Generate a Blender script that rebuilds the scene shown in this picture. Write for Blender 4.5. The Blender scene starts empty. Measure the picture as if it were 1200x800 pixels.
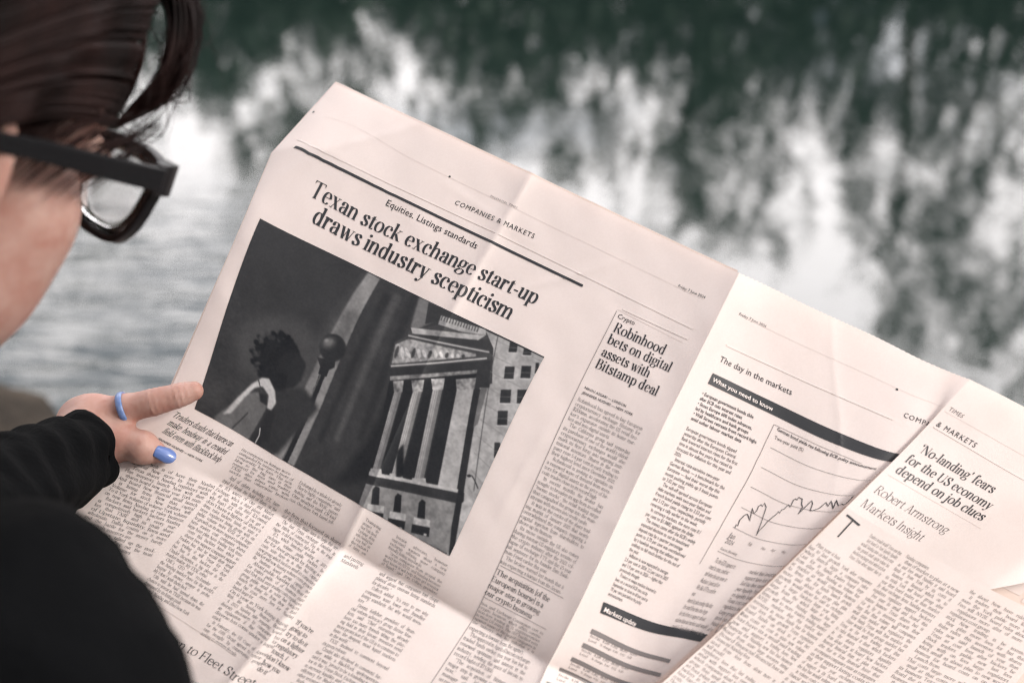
import bpy, bmesh, math, random
import numpy as np
R = math.radians
sc = bpy.context.scene
col = sc.collection
# ------------------------------------------------------------------ camera
PITCH = R(25); CAM = np.array([0, 0, 1.4])
RX = np.array([1, 0, 0.]); UP = np.array([0, math.sin(PITCH), math.cos(PITCH)]); FW = np.array([0, math.cos(PITCH), -math.sin(PITCH)])
cd = bpy.data.cameras.new('camera'); cam = bpy.data.objects.new('camera', cd); col.objects.link(cam)
cam.location = CAM; cam.rotation_euler = (R(65), 0, 0)
cd.lens = 50; cd.sensor_width = 36; cd.clip_start = .05; cd.clip_end = 2000
cd.dof.use_dof = True; cd.dof.focus_distance = .835; cd.dof.aperture_fstop = 5.3; cd.dof.aperture_blades = 0
sc.camera = cam
# ------------------------------------------------------------------ sky, sun, exposure
SUN_EL, SUN_AZ = R(31), R(112)                       # azimuth clockwise from +Y: the sun stands to the right over the water
w = bpy.data.worlds.new('World'); sc.world = w; w.use_nodes = True
nt = w.node_tree; N = nt.nodes; LK = nt.links.new; N.clear()
out = N.new('ShaderNodeOutputWorld'); bg = N.new('ShaderNodeBackground'); bg.inputs['Strength'].default_value = .1
sky = N.new('ShaderNodeTexSky'); sky.sky_type = 'NISHITA'; sky.sun_disc = False
sky.sun_elevation = SUN_EL; sky.sun_rotation = SUN_AZ; sky.dust_density = 3
tc = N.new('ShaderNodeTexCoord'); mp = N.new('ShaderNodeMapping'); mp.inputs['Scale'].default_value = (1.2, 1.2, 3.0); mp.inputs['Location'].default_value = (.3, 0, .1)
no = N.new('ShaderNodeTexNoise'); no.inputs['Scale'].default_value = 2.2; no.inputs['Detail'].default_value = 8; no.inputs['Roughness'].default_value = .55
rp = N.new('ShaderNodeValToRGB'); rp.color_ramp.elements[0].position = .36; rp.color_ramp.elements[1].position = .50
dt = N.new('ShaderNodeVectorMath'); dt.operation = 'DOT_PRODUCT'; g = np.array([.30, .82, .48]); g /= np.linalg.norm(g); dt.inputs[1].default_value = tuple(g)
mr = N.new('ShaderNodeMapRange'); mr.interpolation_type = 'SMOOTHSTEP'; mr.inputs['From Min'].default_value = .30; mr.inputs['From Max'].default_value = 1.0; mr.inputs['To Min'].default_value = 7.0; mr.inputs['To Max'].default_value = 27.5  # added cloud glow, apart from the sun, so the water mirrors white
cl = N.new('ShaderNodeVectorMath'); cl.operation = 'SCALE'; cl.inputs[0].default_value = (1.0, .955, .955)
mx = N.new('ShaderNodeMix'); mx.data_type = 'RGBA'
LK(tc.outputs['Generated'], mp.inputs['Vector']); LK(mp.outputs['Vector'], no.inputs['Vector']); LK(no.outputs['Fac'], rp.inputs['Fac'])
LK(tc.outputs['Generated'], dt.inputs[0]); LK(dt.outputs['Value'], mr.inputs['Value']); LK(mr.outputs['Result'], cl.inputs['Scale'])
LK(rp.outputs['Color'], mx.inputs['Factor']); LK(sky.outputs['Color'], mx.inputs['A']); LK(cl.outputs['Vector'], mx.inputs['B'])
LK(mx.outputs['Result'], bg.inputs['Color']); LK(bg.outputs['Background'], out.inputs['Surface'])
sd = bpy.data.lights.new('sun', 'SUN'); sd.energy = 1.9; sd.angle = R(16); sd.color = (1, .95, .90)
so = bpy.data.objects.new('sun', sd); col.objects.link(so)
so.rotation_euler = (R(90) - SUN_EL, 0, math.pi - SUN_AZ)
sc.view_settings.view_transform = 'Standard'; sc.view_settings.look = 'None'; sc.view_settings.exposure = 0.75; sc.view_settings.gamma = 1
sc.cycles.use_denoising = True; sc.cycles.filter_width = 1.1
try:
    sc.cycles.denoiser = 'OPENIMAGEDENOISE'; sc.cycles.denoising_prefilter = 'NONE'; sc.cycles.denoising_input_passes = 'RGB_ALBEDO'
except Exception: pass
sc.cycles.max_bounces = 8; sc.cycles.sample_clamp_indirect = 10
rng = np.random.default_rng(7); random.seed(7)
# ------------------------------------------------------------------ helpers
def c2w(X, Y, Z): return CAM + np.multiply.outer(np.asarray(X, float), RX) + np.multiply.outer(np.asarray(Y, float), UP) + np.multiply.outer(np.asarray(Z, float), FW)
def tag(o, label=None, cat=None, group=None, kind=None):
    for k, v in (('label', label), ('category', cat), ('group', group), ('kind', kind)):
        if v: o[k] = v
    return o
def empty(name, loc):
    o = bpy.data.objects.new(name, None); o.location = loc; o.empty_display_size = .05; col.objects.link(o); return o
def mesh(name, V, F, mat, parent=None, smooth=True):
    me = bpy.data.meshes.new(name)
    V = np.asarray(V, float)
    if parent is not None:
        b = np.zeros(3); p = parent
        while p is not None: b = b + np.array(p.location); p = p.parent
        V = V - b
    me.from_pydata(V.tolist(), [], F if isinstance(F, list) else F.tolist()); me.materials.append(mat)
    if smooth: me.polygons.foreach_set('use_smooth', np.ones(len(me.polygons), bool))
    me.update(); o = bpy.data.objects.new(name, me); col.objects.link(o)
    if parent is not None: o.parent = parent
    return o
def grid_faces(nu, nv, base=0):
    a = np.arange((nv - 1) * nu).reshape(nv - 1, nu)[:, :-1].ravel() + base
    return np.stack([a, a + 1, a + nu + 1, a + nu], 1)
class NT:
    def __init__(self, m):
        m.use_nodes = True; self.t = m.node_tree; self.n = self.t.nodes; self.b = self.n['Principled BSDF']; self.o = self.n['Material Output']
    def add(self, k, **kw):
        x = self.n.new(k)
        for a, v in kw.items():
            if a in x.inputs: x.inputs[a].default_value = v
            else: setattr(x, a, v)
        return x
    def ln(self, a, b): self.t.links.new(a, b)
def mat(name, c, rough=.6, spec=.4, noise=None, bump=None, **kw):
    """noise = (scale, amount, second colour); bump = (scale, distance)"""
    m = bpy.data.materials.new(name); t = NT(m); b = t.b
    b.inputs['Base Color'].default_value = (*c, 1); b.inputs['Roughness'].default_value = rough; b.inputs['Specular IOR Level'].default_value = spec
    for k, v in kw.items(): b.inputs[k.replace('_', ' ')].default_value = v
    co = t.add('ShaderNodeTexCoord')
    if noise:
        n = t.add('ShaderNodeTexNoise', Scale=noise[0], Detail=6.); t.ln(co.outputs['Object'], n.inputs['Vector'])
        r = t.add('ShaderNodeValToRGB'); r.color_ramp.elements[0].position = .5 - noise[1]; r.color_ramp.elements[1].position = .5 + noise[1]
        r.color_ramp.elements[0].color = (*c, 1); r.color_ramp.elements[1].color = (*noise[2], 1)
        t.ln(n.outputs['Fac'], r.inputs['Fac']); t.ln(r.outputs['Color'], b.inputs['Base Color'])
    if bump:
        n = t.add('ShaderNodeTexNoise', Scale=bump[0], Detail=5.); t.ln(co.outputs['Object'], n.inputs['Vector'])
        u = t.add('ShaderNodeBump', Distance=bump[1], Strength=1.); t.ln(n.outputs['Fac'], u.inputs['Height']); t.ln(u.outputs['Normal'], b.inputs['Normal'])
    return m
# ---- a drawn roman alphabet: strokes of a broad pen, thick on verticals and hairline on horizontals ----
class Roman:
    def __init__(self, T=.10, t=.022, seg=4, lean=1.0):
        self.T, self.t, self.seg, self.cache, self.sr = T, t, seg, {}, lean
    def _strip(self, pts, w):
        p = np.asarray(pts, float); d = np.gradient(p, axis=0)
        d /= np.maximum(np.hypot(d[:, 0], d[:, 1]), 1e-9)[:, None]
        n = np.stack([-d[:, 1], d[:, 0]], 1) * (np.asarray(w) / 2)[:, None]
        b = len(self.v); m = len(p)
        for q in np.concatenate([p + n, p - n]): self.v.append((q[0], q[1]))
        for i in range(m - 1): self.f.append((b + m + i, b + m + i + 1, b + i + 1, b + i))
    def quad(self, a, b, c, d):
        k = len(self.v); self.v += [a, b, c, d]; self.f.append((k, k+1, k+2, k+3))
    def pen(self, pts, boost=0., k=1.):
        P = np.asarray(pts, float); n = len(P); out = []
        E = np.vstack([2*P[0]-P[1], P, 2*P[-1]-P[-2]])
        for i in range(n - 1):
            for s in np.arange(self.seg) / self.seg:
                a, b, c, d = E[i:i+4]
                out.append(.5*((2*b)+(c-a)*s+(2*a-5*b+4*c-d)*s*s+(3*b-a-3*c+d)*s**3))
        out.append(P[-1]); out = np.array(out)
        d = np.gradient(out, axis=0); d /= np.maximum(np.hypot(d[:, 0], d[:, 1]), 1e-9)[:, None]
        c = np.abs(d[:, 1])
        if boost: c = np.where(d[:, 0]*d[:, 1] < 0, np.minimum(1, c + boost), c)
        self._strip(out, self.t + (self.T*k - self.t) * c**1.5)
    def arc(self, cx, cy, rx, ry, a0=0, a1=360, k=1.):
        m = max(5, int(self.seg * abs(a1-a0) / 50) + 1)
        a = np.radians(np.linspace(a0, a1, m)); e = .94
        x = cx + rx*np.sign(np.cos(a))*np.abs(np.cos(a))**e; y = cy + ry*np.sign(np.sin(a))*np.abs(np.sin(a))**e
        ty = np.abs(np.cos(a)*ry); tx = np.abs(np.sin(a)*rx); c = ty/np.maximum(np.hypot(tx, ty), 1e-9)
        self._strip(np.stack([x, y], 1), self.t + (self.T*k - self.t)*c**1.4)
    def stem(self, x, y0, y1, fl='', thin=False):
        h = self.t*.7 if thin else self.T/2; sf = max(self.t*1.05, .018); o = .05*self.sr
        self.quad((x-h, y0), (x+h, y0), (x+h, y1), (x-h, y1))
        if 'b' in fl: self.quad((x-h-o, y0), (x+h+o, y0), (x+h+o*.6, y0+sf), (x-h-o*.6, y0+sf))
        if 'r' in fl: self.quad((x, y0), (x+h+o, y0), (x+h+o*.6, y0+sf), (x, y0+sf))
        if 't' in fl: self.quad((x-h-o*.6, y1-sf), (x+h+o*.6, y1-sf), (x+h+o, y1), (x-h-o, y1))
        if 'f' in fl: self.quad((x-h-o*1.1, y1-sf*1.6), (x-h, y1-sf*3.2), (x, y1), (x-h*.5, y1))
    def hair(self, x0, x1, y): self.quad((x0, y-self.t*.6), (x1, y-self.t*.6), (x1, y+self.t*.6), (x0, y+self.t*.6))
    def arm(self, x0, x1, y, up):            # hairline arm with a wedge at its end
        self.hair(x0, x1, y); s = self.t*.6; L = .085*up
        self.quad((x1-.014, y+L), (x1+.008, y+L), (x1+.008, y-s*up), (x1-.05, y-s*up)) if up > 0 else self.quad((x1-.05, y-s*up), (x1+.008, y-s*up), (x1+.008, y+L), (x1-.014, y+L))
    def dot(self, x, y, r=None):
        r = r or max(self.T*.58, .036); n = max(6, self.seg*2 + 2); k = len(self.v)
        for i in range(n): self.v.append((x+r*math.cos(2*math.pi*i/n), y+r*math.sin(2*math.pi*i/n)))
        self.f.append(tuple(range(k, k+n)))
    def diag(self, x0, y0, x1, y1, w):
        h = w/2*math.hypot(x1-x0, y1-y0)/max(abs(y1-y0), 1e-6)
        if y0 > y1: x0, y0, x1, y1 = x1, y1, x0, y0
        self.quad((x0-h, y0), (x0+h, y0), (x1+h, y1), (x1-h, y1))
    def serif(self, x, y, w, up=0):
        sf = max(self.t*1.05, .018); o = w/2
        self.quad((x-o, y), (x+o, y), (x+o, y+sf), (x-o, y+sf))
    def glyph(self, ch):
        if ch in self.cache: return self.cache[ch]
        self.v, self.f = [], []
        adv = self._draw(ch)
        g = (np.array(self.v, float).reshape(-1, 2), list(self.f), adv); self.cache[ch] = g
        return g
    def _draw(self, c):
        T, t = self.T, self.t; H = T/2; xh = .49; S, P, A, D, K = self.stem, self.pen, self.arc, self.dot, self.diag
        def archR(x0, x1): P([(x0, .33), (x0+.035, .42), (x0+.13*(x1-x0)/.24, xh-t*.5), (x1-.05, xh-.03), (x1, .34), (x1, .26)])
        L = c
        if L == 'n': S(.09,0,xh,'bf'); archR(.10,.34); S(.34,0,.30,'b'); return .45
        if L == 'h': S(.09,0,.745,'bf'); archR(.10,.34); S(.34,0,.30,'b'); return .45
        if L == 'm': S(.09,0,xh,'bf'); archR(.10,.33); S(.33,0,.30,'b'); archR(.34,.57); S(.57,0,.30,'b'); return .68
        if L == 'r': S(.09,0,xh,'bf'); P([(.10,.30),(.14,.41),(.21,xh-t),(.26,.465)]); D(.265,.425); return .325
        if L == 'u': S(.09,.16,xh,'f'); P([(.09,.18),(.10,.08),(.16,t*.6),(.24,.04),(.32,.15)]); S(.33,0,xh,'fr'); return .45
        if L == 'i': S(.09,0,xh,'bf'); D(.085,.655); return .19
        if L == 'l': S(.09,0,.745,'bf'); return .19
        if L == 'j': S(.10,-.10,xh,'f'); P([(.10,-.08),(.085,-.18),(.02,-.215),(-.02,-.19)]); D(-.01,-.16); D(.10,.655); return .20
        if L == 't': S(.13,.10,.56); P([(.13,.12),(.145,.03),(.20,t*.6),(.26,.05)]); self.hair(.03,.25,xh-t*.6); self.quad((.13-H,.56),(.13-H,.50),(.13+H,.56),(.13+H,.62)); return .275
        if L == 'f': S(.12,0,.60,'b'); P([(.12,.56),(.13,.68),(.20,.735),(.255,.725)]); D(.255,.685); self.hair(.03,.24,xh-t*.6); return .265
        if L == 'c': A(.215,.245,.195-H,.245-t/2,50,312); D(.31,.37); return .385
        if L == 'e': self.hair(.07,.37,.27); A(.215,.245,.195-H,.245-t/2,6,318); return .41
        if L == 'o': A(.225,.245,.21-H,.245-t/2); return .45
        if L == 'd': A(.205,.245,.185-H,.245-t/2); S(.335,0,.745,'fr'); return .46
        if L == 'b': S(.09,.02,.745,'f'); A(.235,.245,.19-H,.245-t/2); return .445
        if L == 'p': S(.09,-.22,xh,'bf'); A(.235,.245,.19-H,.245-t/2); return .445
        if L == 'q': S(.335,-.22,xh,'b'); A(.205,.245,.185-H,.245-t/2); return .45
        if L == 'a':
            D(.10,.365); P([(.085,.385),(.12,.455),(.20,xh-t*.6),(.275,.44),(.30,.34),(.30,.26)]); S(.30,.05,.30)
            P([(.31,.285),(.20,.265),(.10,.215),(.075,.12),(.115,.035),(.19,.02),(.26,.07),(.30,.13)]); P([(.30,.07),(.325,.01),(.385,.03)]); return .41
        if L == 'g':
            A(.195,.33,.165-H*.9,.155,0,360,.9); P([(.10,.22),(.065,.155),(.10,.105),(.22,.085),(.33,.05),(.355,-.04),(.30,-.14),(.18,-.185),(.06,-.14),(.05,-.06),(.11,.02),(.18,.07)]); self.hair(.28,.40,.455); D(.385,.435,.03); return .41
        if L == 's':
            P([(.285,.365),(.255,.45),(.18,xh-t*.5),(.10,.445),(.085,.36),(.14,.29),(.22,.235),(.285,.165),(.275,.06),(.19,t*.5),(.10,.035),(.06,.125)],.5); return .345
        if L == 'k': S(.09,0,.745,'bf'); K(.13,.20,.32,xh,t*1.3); K(.18,.28,.36,0,T*.95); self.serif(.365,0,.17); self.serif(.32,xh-.02,.15); return .44
        if L == 'v': K(.10,xh,.215,0,T); K(.23,0,.345,xh,t*1.3); self.serif(.09,xh-.02,.19); self.serif(.345,xh-.02,.14); return .42
        if L == 'y': K(.10,xh,.22,0,T); P([(.345,xh),(.22,.0),(.16,-.15),(.09,-.215),(.04,-.20)],0,.35); D(.06,-.17); self.serif(.09,xh-.02,.19); self.serif(.345,xh-.02,.14); return .42
        if L == 'w': K(.09,xh,.20,0,T); K(.21,0,.30,xh,t*1.3); K(.30,xh,.41,0,T); K(.425,0,.53,xh,t*1.3); self.serif(.08,xh-.02,.17); self.serif(.30,xh-.02,.12); self.serif(.53,xh-.02,.13); return .605
        if L == 'x': K(.09,xh,.33,0,T); K(.09,0,.32,xh,t*1.3); self.serif(.09,xh-.02,.18); self.serif(.32,xh-.02,.13); self.serif(.09,0,.13); self.serif(.34,0,.18); return .43
        if L == 'z': self.hair(.05,.33,xh-t*.6); self.hair(.05,.33,t*.6); K(.08,0,.29,xh,T*.9); self.quad((.05,.37),(.065,.37),(.09,xh),(.05,xh)); self.quad((.29,0),(.335,0),(.335,.13),(.32,.13)); return .385
        ch = .70
        if L == 'T': S(.29,0,ch,'b'); self.hair(.04,.54,ch-t*.6); self.quad((.04,.56),(.052,.56),(.10,ch),(.04,ch)); self.quad((.528,.56),(.54,.56),(.54,ch),(.48,ch)); return .58
        if L == 'R': S(.12,0,ch,'bt'); P([(.12,ch-t*.6),(.27,ch-t*.6),(.39,.63),(.40,.53),(.37,.42),(.27,.36),(.12,.36)]); K(.27,.36,.44,.02,T); self.serif(.47,0,.15); return .54
        if L == 'B': S(.12,0,ch,'bt'); P([(.12,ch-t*.6),(.26,ch-t*.6),(.36,.63),(.365,.53),(.34,.42),(.26,.375),(.12,.375)]); P([(.2,.375),(.32,.36),(.405,.28),(.405,.16),(.37,.05),(.27,t*.6),(.12,t*.6)]); return .50
        if L == 'P': S(.12,0,ch,'bt'); P([(.12,ch-t*.6),(.27,ch-t*.6),(.39,.63),(.40,.51),(.37,.38),(.27,.32),(.12,.32)]); return .47
        if L == 'D': S(.12,0,ch,'bt'); P([(.12,ch-t*.6),(.28,ch-t*.6),(.43,.60),(.485,.40),(.47,.22),(.40,.07),(.28,t*.6),(.12,t*.6)]); return .58
        if L == 'E': S(.12,0,ch,'bt'); self.arm(.12,.42,ch-t*.6,-1); self.arm(.12,.44,t*.6,1); self.hair(.12,.32,.37); self.quad((.31,.29),(.33,.29),(.33,.45),(.31,.45)); return .49
        if L == 'F': S(.12,0,ch,'bt'); self.arm(.12,.42,ch-t*.6,-1); self.hair(.12,.32,.35); self.quad((.31,.27),(.33,.27),(.33,.43),(.31,.43)); return .455
        if L == 'L': S(.12,0,ch,'bt'); self.arm(.12,.42,t*.6,1); return .45
        if L == 'I': S(.12,0,ch,'bt'); return .245
        if L == 'H': S(.12,0,ch,'bt'); S(.46,0,ch,'bt'); self.hair(.12,.46,.36); return .585
        if L == 'N': S(.10,0,ch,'b',True); S(.49,0,ch,'t',True); K(.12,ch,.49,0,T); self.serif(.09,ch-.02,.15); return .585
        if L == 'M': S(.09,0,ch,'b',True); S(.57,0,ch,'bt'); K(.12,ch,.33,.02,T); K(.34,.02,.55,ch,t*1.3); self.serif(.10,ch-.02,.15); return .70
        if L == 'U': S(.12,.2,ch,'t'); S(.46,.2,ch,'t',True); P([(.12,.22),(.13,.09),(.22,.01),(.31,t*.6),(.41,.04),(.46,.14),(.46,.22)]); return .56
        if L == 'S': P([(.365,.53),(.33,.66),(.23,ch-t*.4),(.13,.65),(.10,.52),(.17,.42),(.28,.34),(.375,.24),(.36,.08),(.24,t*.4),(.12,.06),(.07,.19)],.5); self.stem(.368,.50,.69,'',True); self.stem(.067,.02,.2,'',True); return .45
        if L == 'C': A(.30,.35,.25-H,.35-t/2,52,310); self.stem(.475,.47,.68,'',True); return .53
        if L == 'G': A(.30,.35,.25-H,.35-t/2,52,320); self.stem(.475,.47,.68,'',True); S(.465,.05,.29,'t'); return .57
        if L == 'O': A(.30,.35,.265-H,.35-t/2); return .60
        if L == 'Q': A(.30,.35,.265-H,.35-t/2); P([(.28,.02),(.36,-.1),(.5,-.15)]); return .60
        if L == 'A': K(.29,ch,.48,0,T); K(.09,0,.28,ch,t*1.4); self.hair(.15,.40,.22); self.serif(.09,0,.14); self.serif(.48,0,.19); return .57
        if L == 'V': K(.10,ch,.29,0,T); K(.31,0,.48,ch,t*1.4); self.serif(.10,ch-.02,.19); self.serif(.48,ch-.02,.14); return .56
        if L == 'W': K(.09,ch,.25,0,T); K(.26,0,.38,ch,t*1.4); K(.38,ch,.54,0,T); K(.56,0,.69,ch,t*1.4); self.serif(.09,ch-.02,.18); self.serif(.38,ch-.02,.14); self.serif(.69,ch-.02,.14); return .77
        if L == 'X': K(.10,ch,.43,0,T); K(.09,0,.42,ch,t*1.4); self.serif(.10,ch-.02,.18); self.serif(.42,ch-.02,.14); self.serif(.09,0,.14); self.serif(.44,0,.18); return .54
        if L == 'Y': K(.10,ch,.28,.3,T); K(.29,.3,.45,ch,t*1.4); S(.28,0,.33,'b'); self.serif(.10,ch-.02,.18); self.serif(.45,ch-.02,.14); return .54
        if L == 'K': S(.12,0,ch,'bt'); K(.16,.30,.43,ch,t*1.4); K(.24,.4,.47,0,T); self.serif(.48,0,.18); self.serif(.43,ch-.02,.14); return .56
        if L == 'J': S(.22,.1,ch,'t'); P([(.22,.12),(.20,.02),(.12,t*.6),(.06,.05)]); D(.08,.09); return .34
        if L == 'Z': self.hair(.06,.44,ch-t*.6); self.hair(.06,.46,t*.6); K(.09,0,.41,ch,T); return .50
        if L in '0': A(.225,.33,.20-H,.33-t/2); return .45
        if L == '1': S(.17,0,.66,'bf'); return .32
        if L == '2': D(.11,.51); P([(.09,.53),(.13,.62),(.22,.655),(.32,.60),(.335,.48),(.27,.33),(.15,.17),(.07,.03)]); self.quad((.06,0),(.36,0),(.37,.09),(.08,.05)); return .42
        if L == '3': D(.10,.54); P([(.09,.56),(.16,.645),(.25,.645),(.32,.56),(.30,.42),(.19,.36)]); P([(.19,.36),(.31,.32),(.355,.19),(.30,.05),(.19,.01),(.08,.09)]); return .42
        if L == '4': S(.29,0,.66,'b'); K(.04,.19,.28,.66,t*1.4); self.hair(.03,.39,.17); return .43
        if L == '5': P([(.11,.35),(.22,.42),(.32,.36),(.355,.22),(.31,.06),(.19,.01),(.08,.08)]); self.stem(.105,.34,.65,'',True); self.quad((.10,.58),(.32,.60),(.33,.66),(.10,.66)); return .42
        if L == '6': A(.225,.20,.19-H,.20-t/2); P([(.36,.62),(.22,.60),(.11,.42),(.085,.20)]); return .44
        if L == '7': self.quad((.05,.58),(.35,.58),(.38,.66),(.05,.66)); K(.14,0,.35,.6,T*.9); return .41
        if L == '8': A(.22,.49,.17-H,.165); A(.22,.18,.19-H,.18-t/2); return .44
        if L == '9': A(.215,.46,.19-H,.20-t/2); P([(.355,.46),(.33,.24),(.22,.06),(.08,.03)]); return .44
        if L == '.': D(.09,.045); return .18
        if L == ',': D(.09,.045); P([(.115,.04),(.11,-.06),(.06,-.12)],0,.5); return .18
        if L == ':': D(.09,.045); D(.09,.40); return .18
        if L == ';': D(.09,.045); D(.09,.40); P([(.115,.04),(.11,-.06),(.06,-.12)],0,.5); return .18
        if L in "'\u2019": D(.09,.67); P([(.115,.67),(.11,.58),(.065,.52)],0,.5); return .17
        if L == '\u2018': D(.095,.57); P([(.07,.57),(.075,.66),(.12,.72)],0,.5); return .17
        if L in '\u201c': D(.095,.57); P([(.07,.57),(.075,.66),(.12,.72)],0,.5); D(.225,.57); P([(.20,.57),(.205,.66),(.25,.72)],0,.5); return .30
        if L in '"\u201d': D(.09,.67); P([(.115,.67),(.11,.58),(.065,.52)],0,.5); D(.22,.67); P([(.245,.67),(.24,.58),(.195,.52)],0,.5); return .30
        if L == '-': self.quad((.04,.20),(.23,.20),(.23,.26),(.04,.26)); return .27
        if L in '\u2014': self.quad((.02,.215),(.72,.215),(.72,.25),(.02,.25)); return .74
        if L == '[': self.stem(.11,-.12,.72,''); self.hair(.11,.22,.71); self.hair(.11,.22,-.11); return .24
        if L == ']': self.stem(.14,-.12,.72,''); self.hair(.03,.14,.71); self.hair(.03,.14,-.11); return .24
        if L == '$': self._draw('S'); self.stem(.22,-.08,.78,'',True); return .45
        if L == '&': P([(.52,.40),(.44,.14),(.28,.01),(.12,.06),(.09,.2),(.18,.34),(.29,.45),(.32,.58),(.25,.68),(.17,.6),(.22,.45),(.34,.25),(.52,.01)]); return .58
        return .20
    def width(self, s, track=0.): return sum(self.glyph(c)[2] + track for c in s)
    def line(self, s, track=0., wordgap=0.):
        """outline of one line: vertices (n,2) and faces, em units, starting at x = 0"""
        V, Fc, x, k = [], [], 0., 0
        for c in s:
            v, f, a = self.glyph(c)
            if len(v):
                V.append(v + (x, 0)); Fc += [tuple(i + k for i in q) for q in f]; k += len(v)
            x += a + track + (wordgap if c == ' ' else 0)
        return (np.concatenate(V) if V else np.zeros((0, 2))), Fc, x
# ---- piecewise Hermite tensor sheet: u, v in page millimetres -> world point ----
def herm(x, Y, q, creases):
    """x knots (n), Y values (n, ...), q queries (m); slopes broken at crease knots"""
    x = np.asarray(x, float); n = len(x)
    h = np.diff(x); s = np.diff(Y, axis=0) / h.reshape(-1, *([1] * (Y.ndim - 1)))
    mr = np.zeros_like(Y); ml = np.zeros_like(Y)
    for i in range(n):
        if i == 0: mr[i] = ml[i] = s[0]
        elif i == n - 1: mr[i] = ml[i] = s[-1]
        elif i in creases: ml[i] = s[i - 1]; mr[i] = s[i]
        else:
            m = (s[i - 1] * h[i] + s[i] * h[i - 1]) / (h[i] + h[i - 1]); ml[i] = mr[i] = m
    k = np.clip(np.searchsorted(x, q, side='right') - 1, 0, n - 2)
    t = (q - x[k]) / h[k]
    return k, t, h, mr, ml
class Sheet:
    def __init__(self, U, V, P, cu=(), cv=()):
        self.U, self.V, self.P, self.cu, self.cv = np.array(U, float), np.array(V, float), np.array(P, float), cu, cv
    def __call__(self, u, v):
        u = np.asarray(u, float).ravel(); v = np.asarray(v, float).ravel()
        Pu = np.swapaxes(self.P, 0, 1)                      # (nu, nv, 3)
        k, t, h, mr, ml = herm(self.U, Pu, u, self.cu)
        T = t[:, None, None]; H = h[k][:, None, None]
        R = ((2*T**3-3*T**2+1)*Pu[k] + (T**3-2*T**2+T)*H*mr[k] + (-2*T**3+3*T**2)*Pu[k+1] + (T**3-T**2)*H*ml[k+1])  # (m,nv,3)
        x = self.V; n = len(x); hh = np.diff(x); s = np.diff(R, axis=1) / hh[None, :, None]
        a = np.zeros_like(R); b = np.zeros_like(R)
        for i in range(n):
            if i == 0: a[:, i] = b[:, i] = s[:, 0]
            elif i == n - 1: a[:, i] = b[:, i] = s[:, -1]
            elif i in self.cv: b[:, i] = s[:, i - 1]; a[:, i] = s[:, i]
            else: a[:, i] = b[:, i] = (s[:, i-1]*hh[i] + s[:, i]*hh[i-1]) / (hh[i] + hh[i-1])
        kv = np.clip(np.searchsorted(x, v, side='right') - 1, 0, n - 2)
        tv = ((v - x[kv]) / hh[kv])[:, None]; hv = hh[kv][:, None]; ar = np.arange(len(u))
        return ((2*tv**3-3*tv**2+1)*R[ar, kv] + (tv**3-2*tv**2+tv)*hv*a[ar, kv] + (-2*tv**3+3*tv**2)*R[ar, kv+1] + (tv**3-tv**2)*hv*b[ar, kv+1])
UL, V6 = [0, 14, 92, 170, 243, 272, 340], [0, 60, 122, 287, 325, 515]
UA = [340, 352, 395, 450, 480, 496, 510]
UB, VB1, VB2 = [510, 530, 600, 632, 680], [0, 60, 130], [130, 287, 400]
PL = np.array([[[-0.1151,0.9065,1.1623],[-0.1037,0.8971,1.1597],[-0.044,0.8461,1.1472],[0.0112,0.8124,1.1309],[0.0626,0.7816,1.1156],[0.0827,0.7694,1.1096],[0.1272,0.7413,1.0967]],[[-0.152,0.8678,1.1284],[-0.137,0.8634,1.1326],[-0.072,0.8199,1.1159],[-0.0116,0.7859,1.098],[0.0417,0.755,1.0826],[0.0617,0.743,1.0771],[0.1062,0.7154,1.0653]],[[-0.1642,0.8316,1.1014],[-0.155,0.8256,1.0985],[-0.0936,0.7917,1.081],[-0.0348,0.7588,1.0648],[0.0184,0.7285,1.0507],[0.0403,0.7162,1.0444],[0.0846,0.6887,1.0329]],[[-0.2064,0.7581,1.011],[-0.1891,0.751,1.0055],[-0.1345,0.7185,0.9902],[-0.0837,0.6871,0.9772],[-0.0342,0.6572,0.9639],[-0.0106,0.6448,0.9574],[0.0302,0.6183,0.948]],[[-0.2282,0.7438,0.9956],[-0.2159,0.7369,0.9907],[-0.1521,0.7029,0.972],[-0.0954,0.6711,0.9581],[-0.0427,0.6416,0.9456],[-0.0216,0.6295,0.9398],[0.0188,0.6036,0.9316]],[[-0.2955,0.6597,0.9288],[-0.2826,0.6537,0.9256],[-0.2227,0.6224,0.913],[-0.1658,0.5923,0.9027],[-0.1097,0.5637,0.8922],[-0.0839,0.5502,0.8833],[-0.0297,0.5226,0.8716]]])
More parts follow.
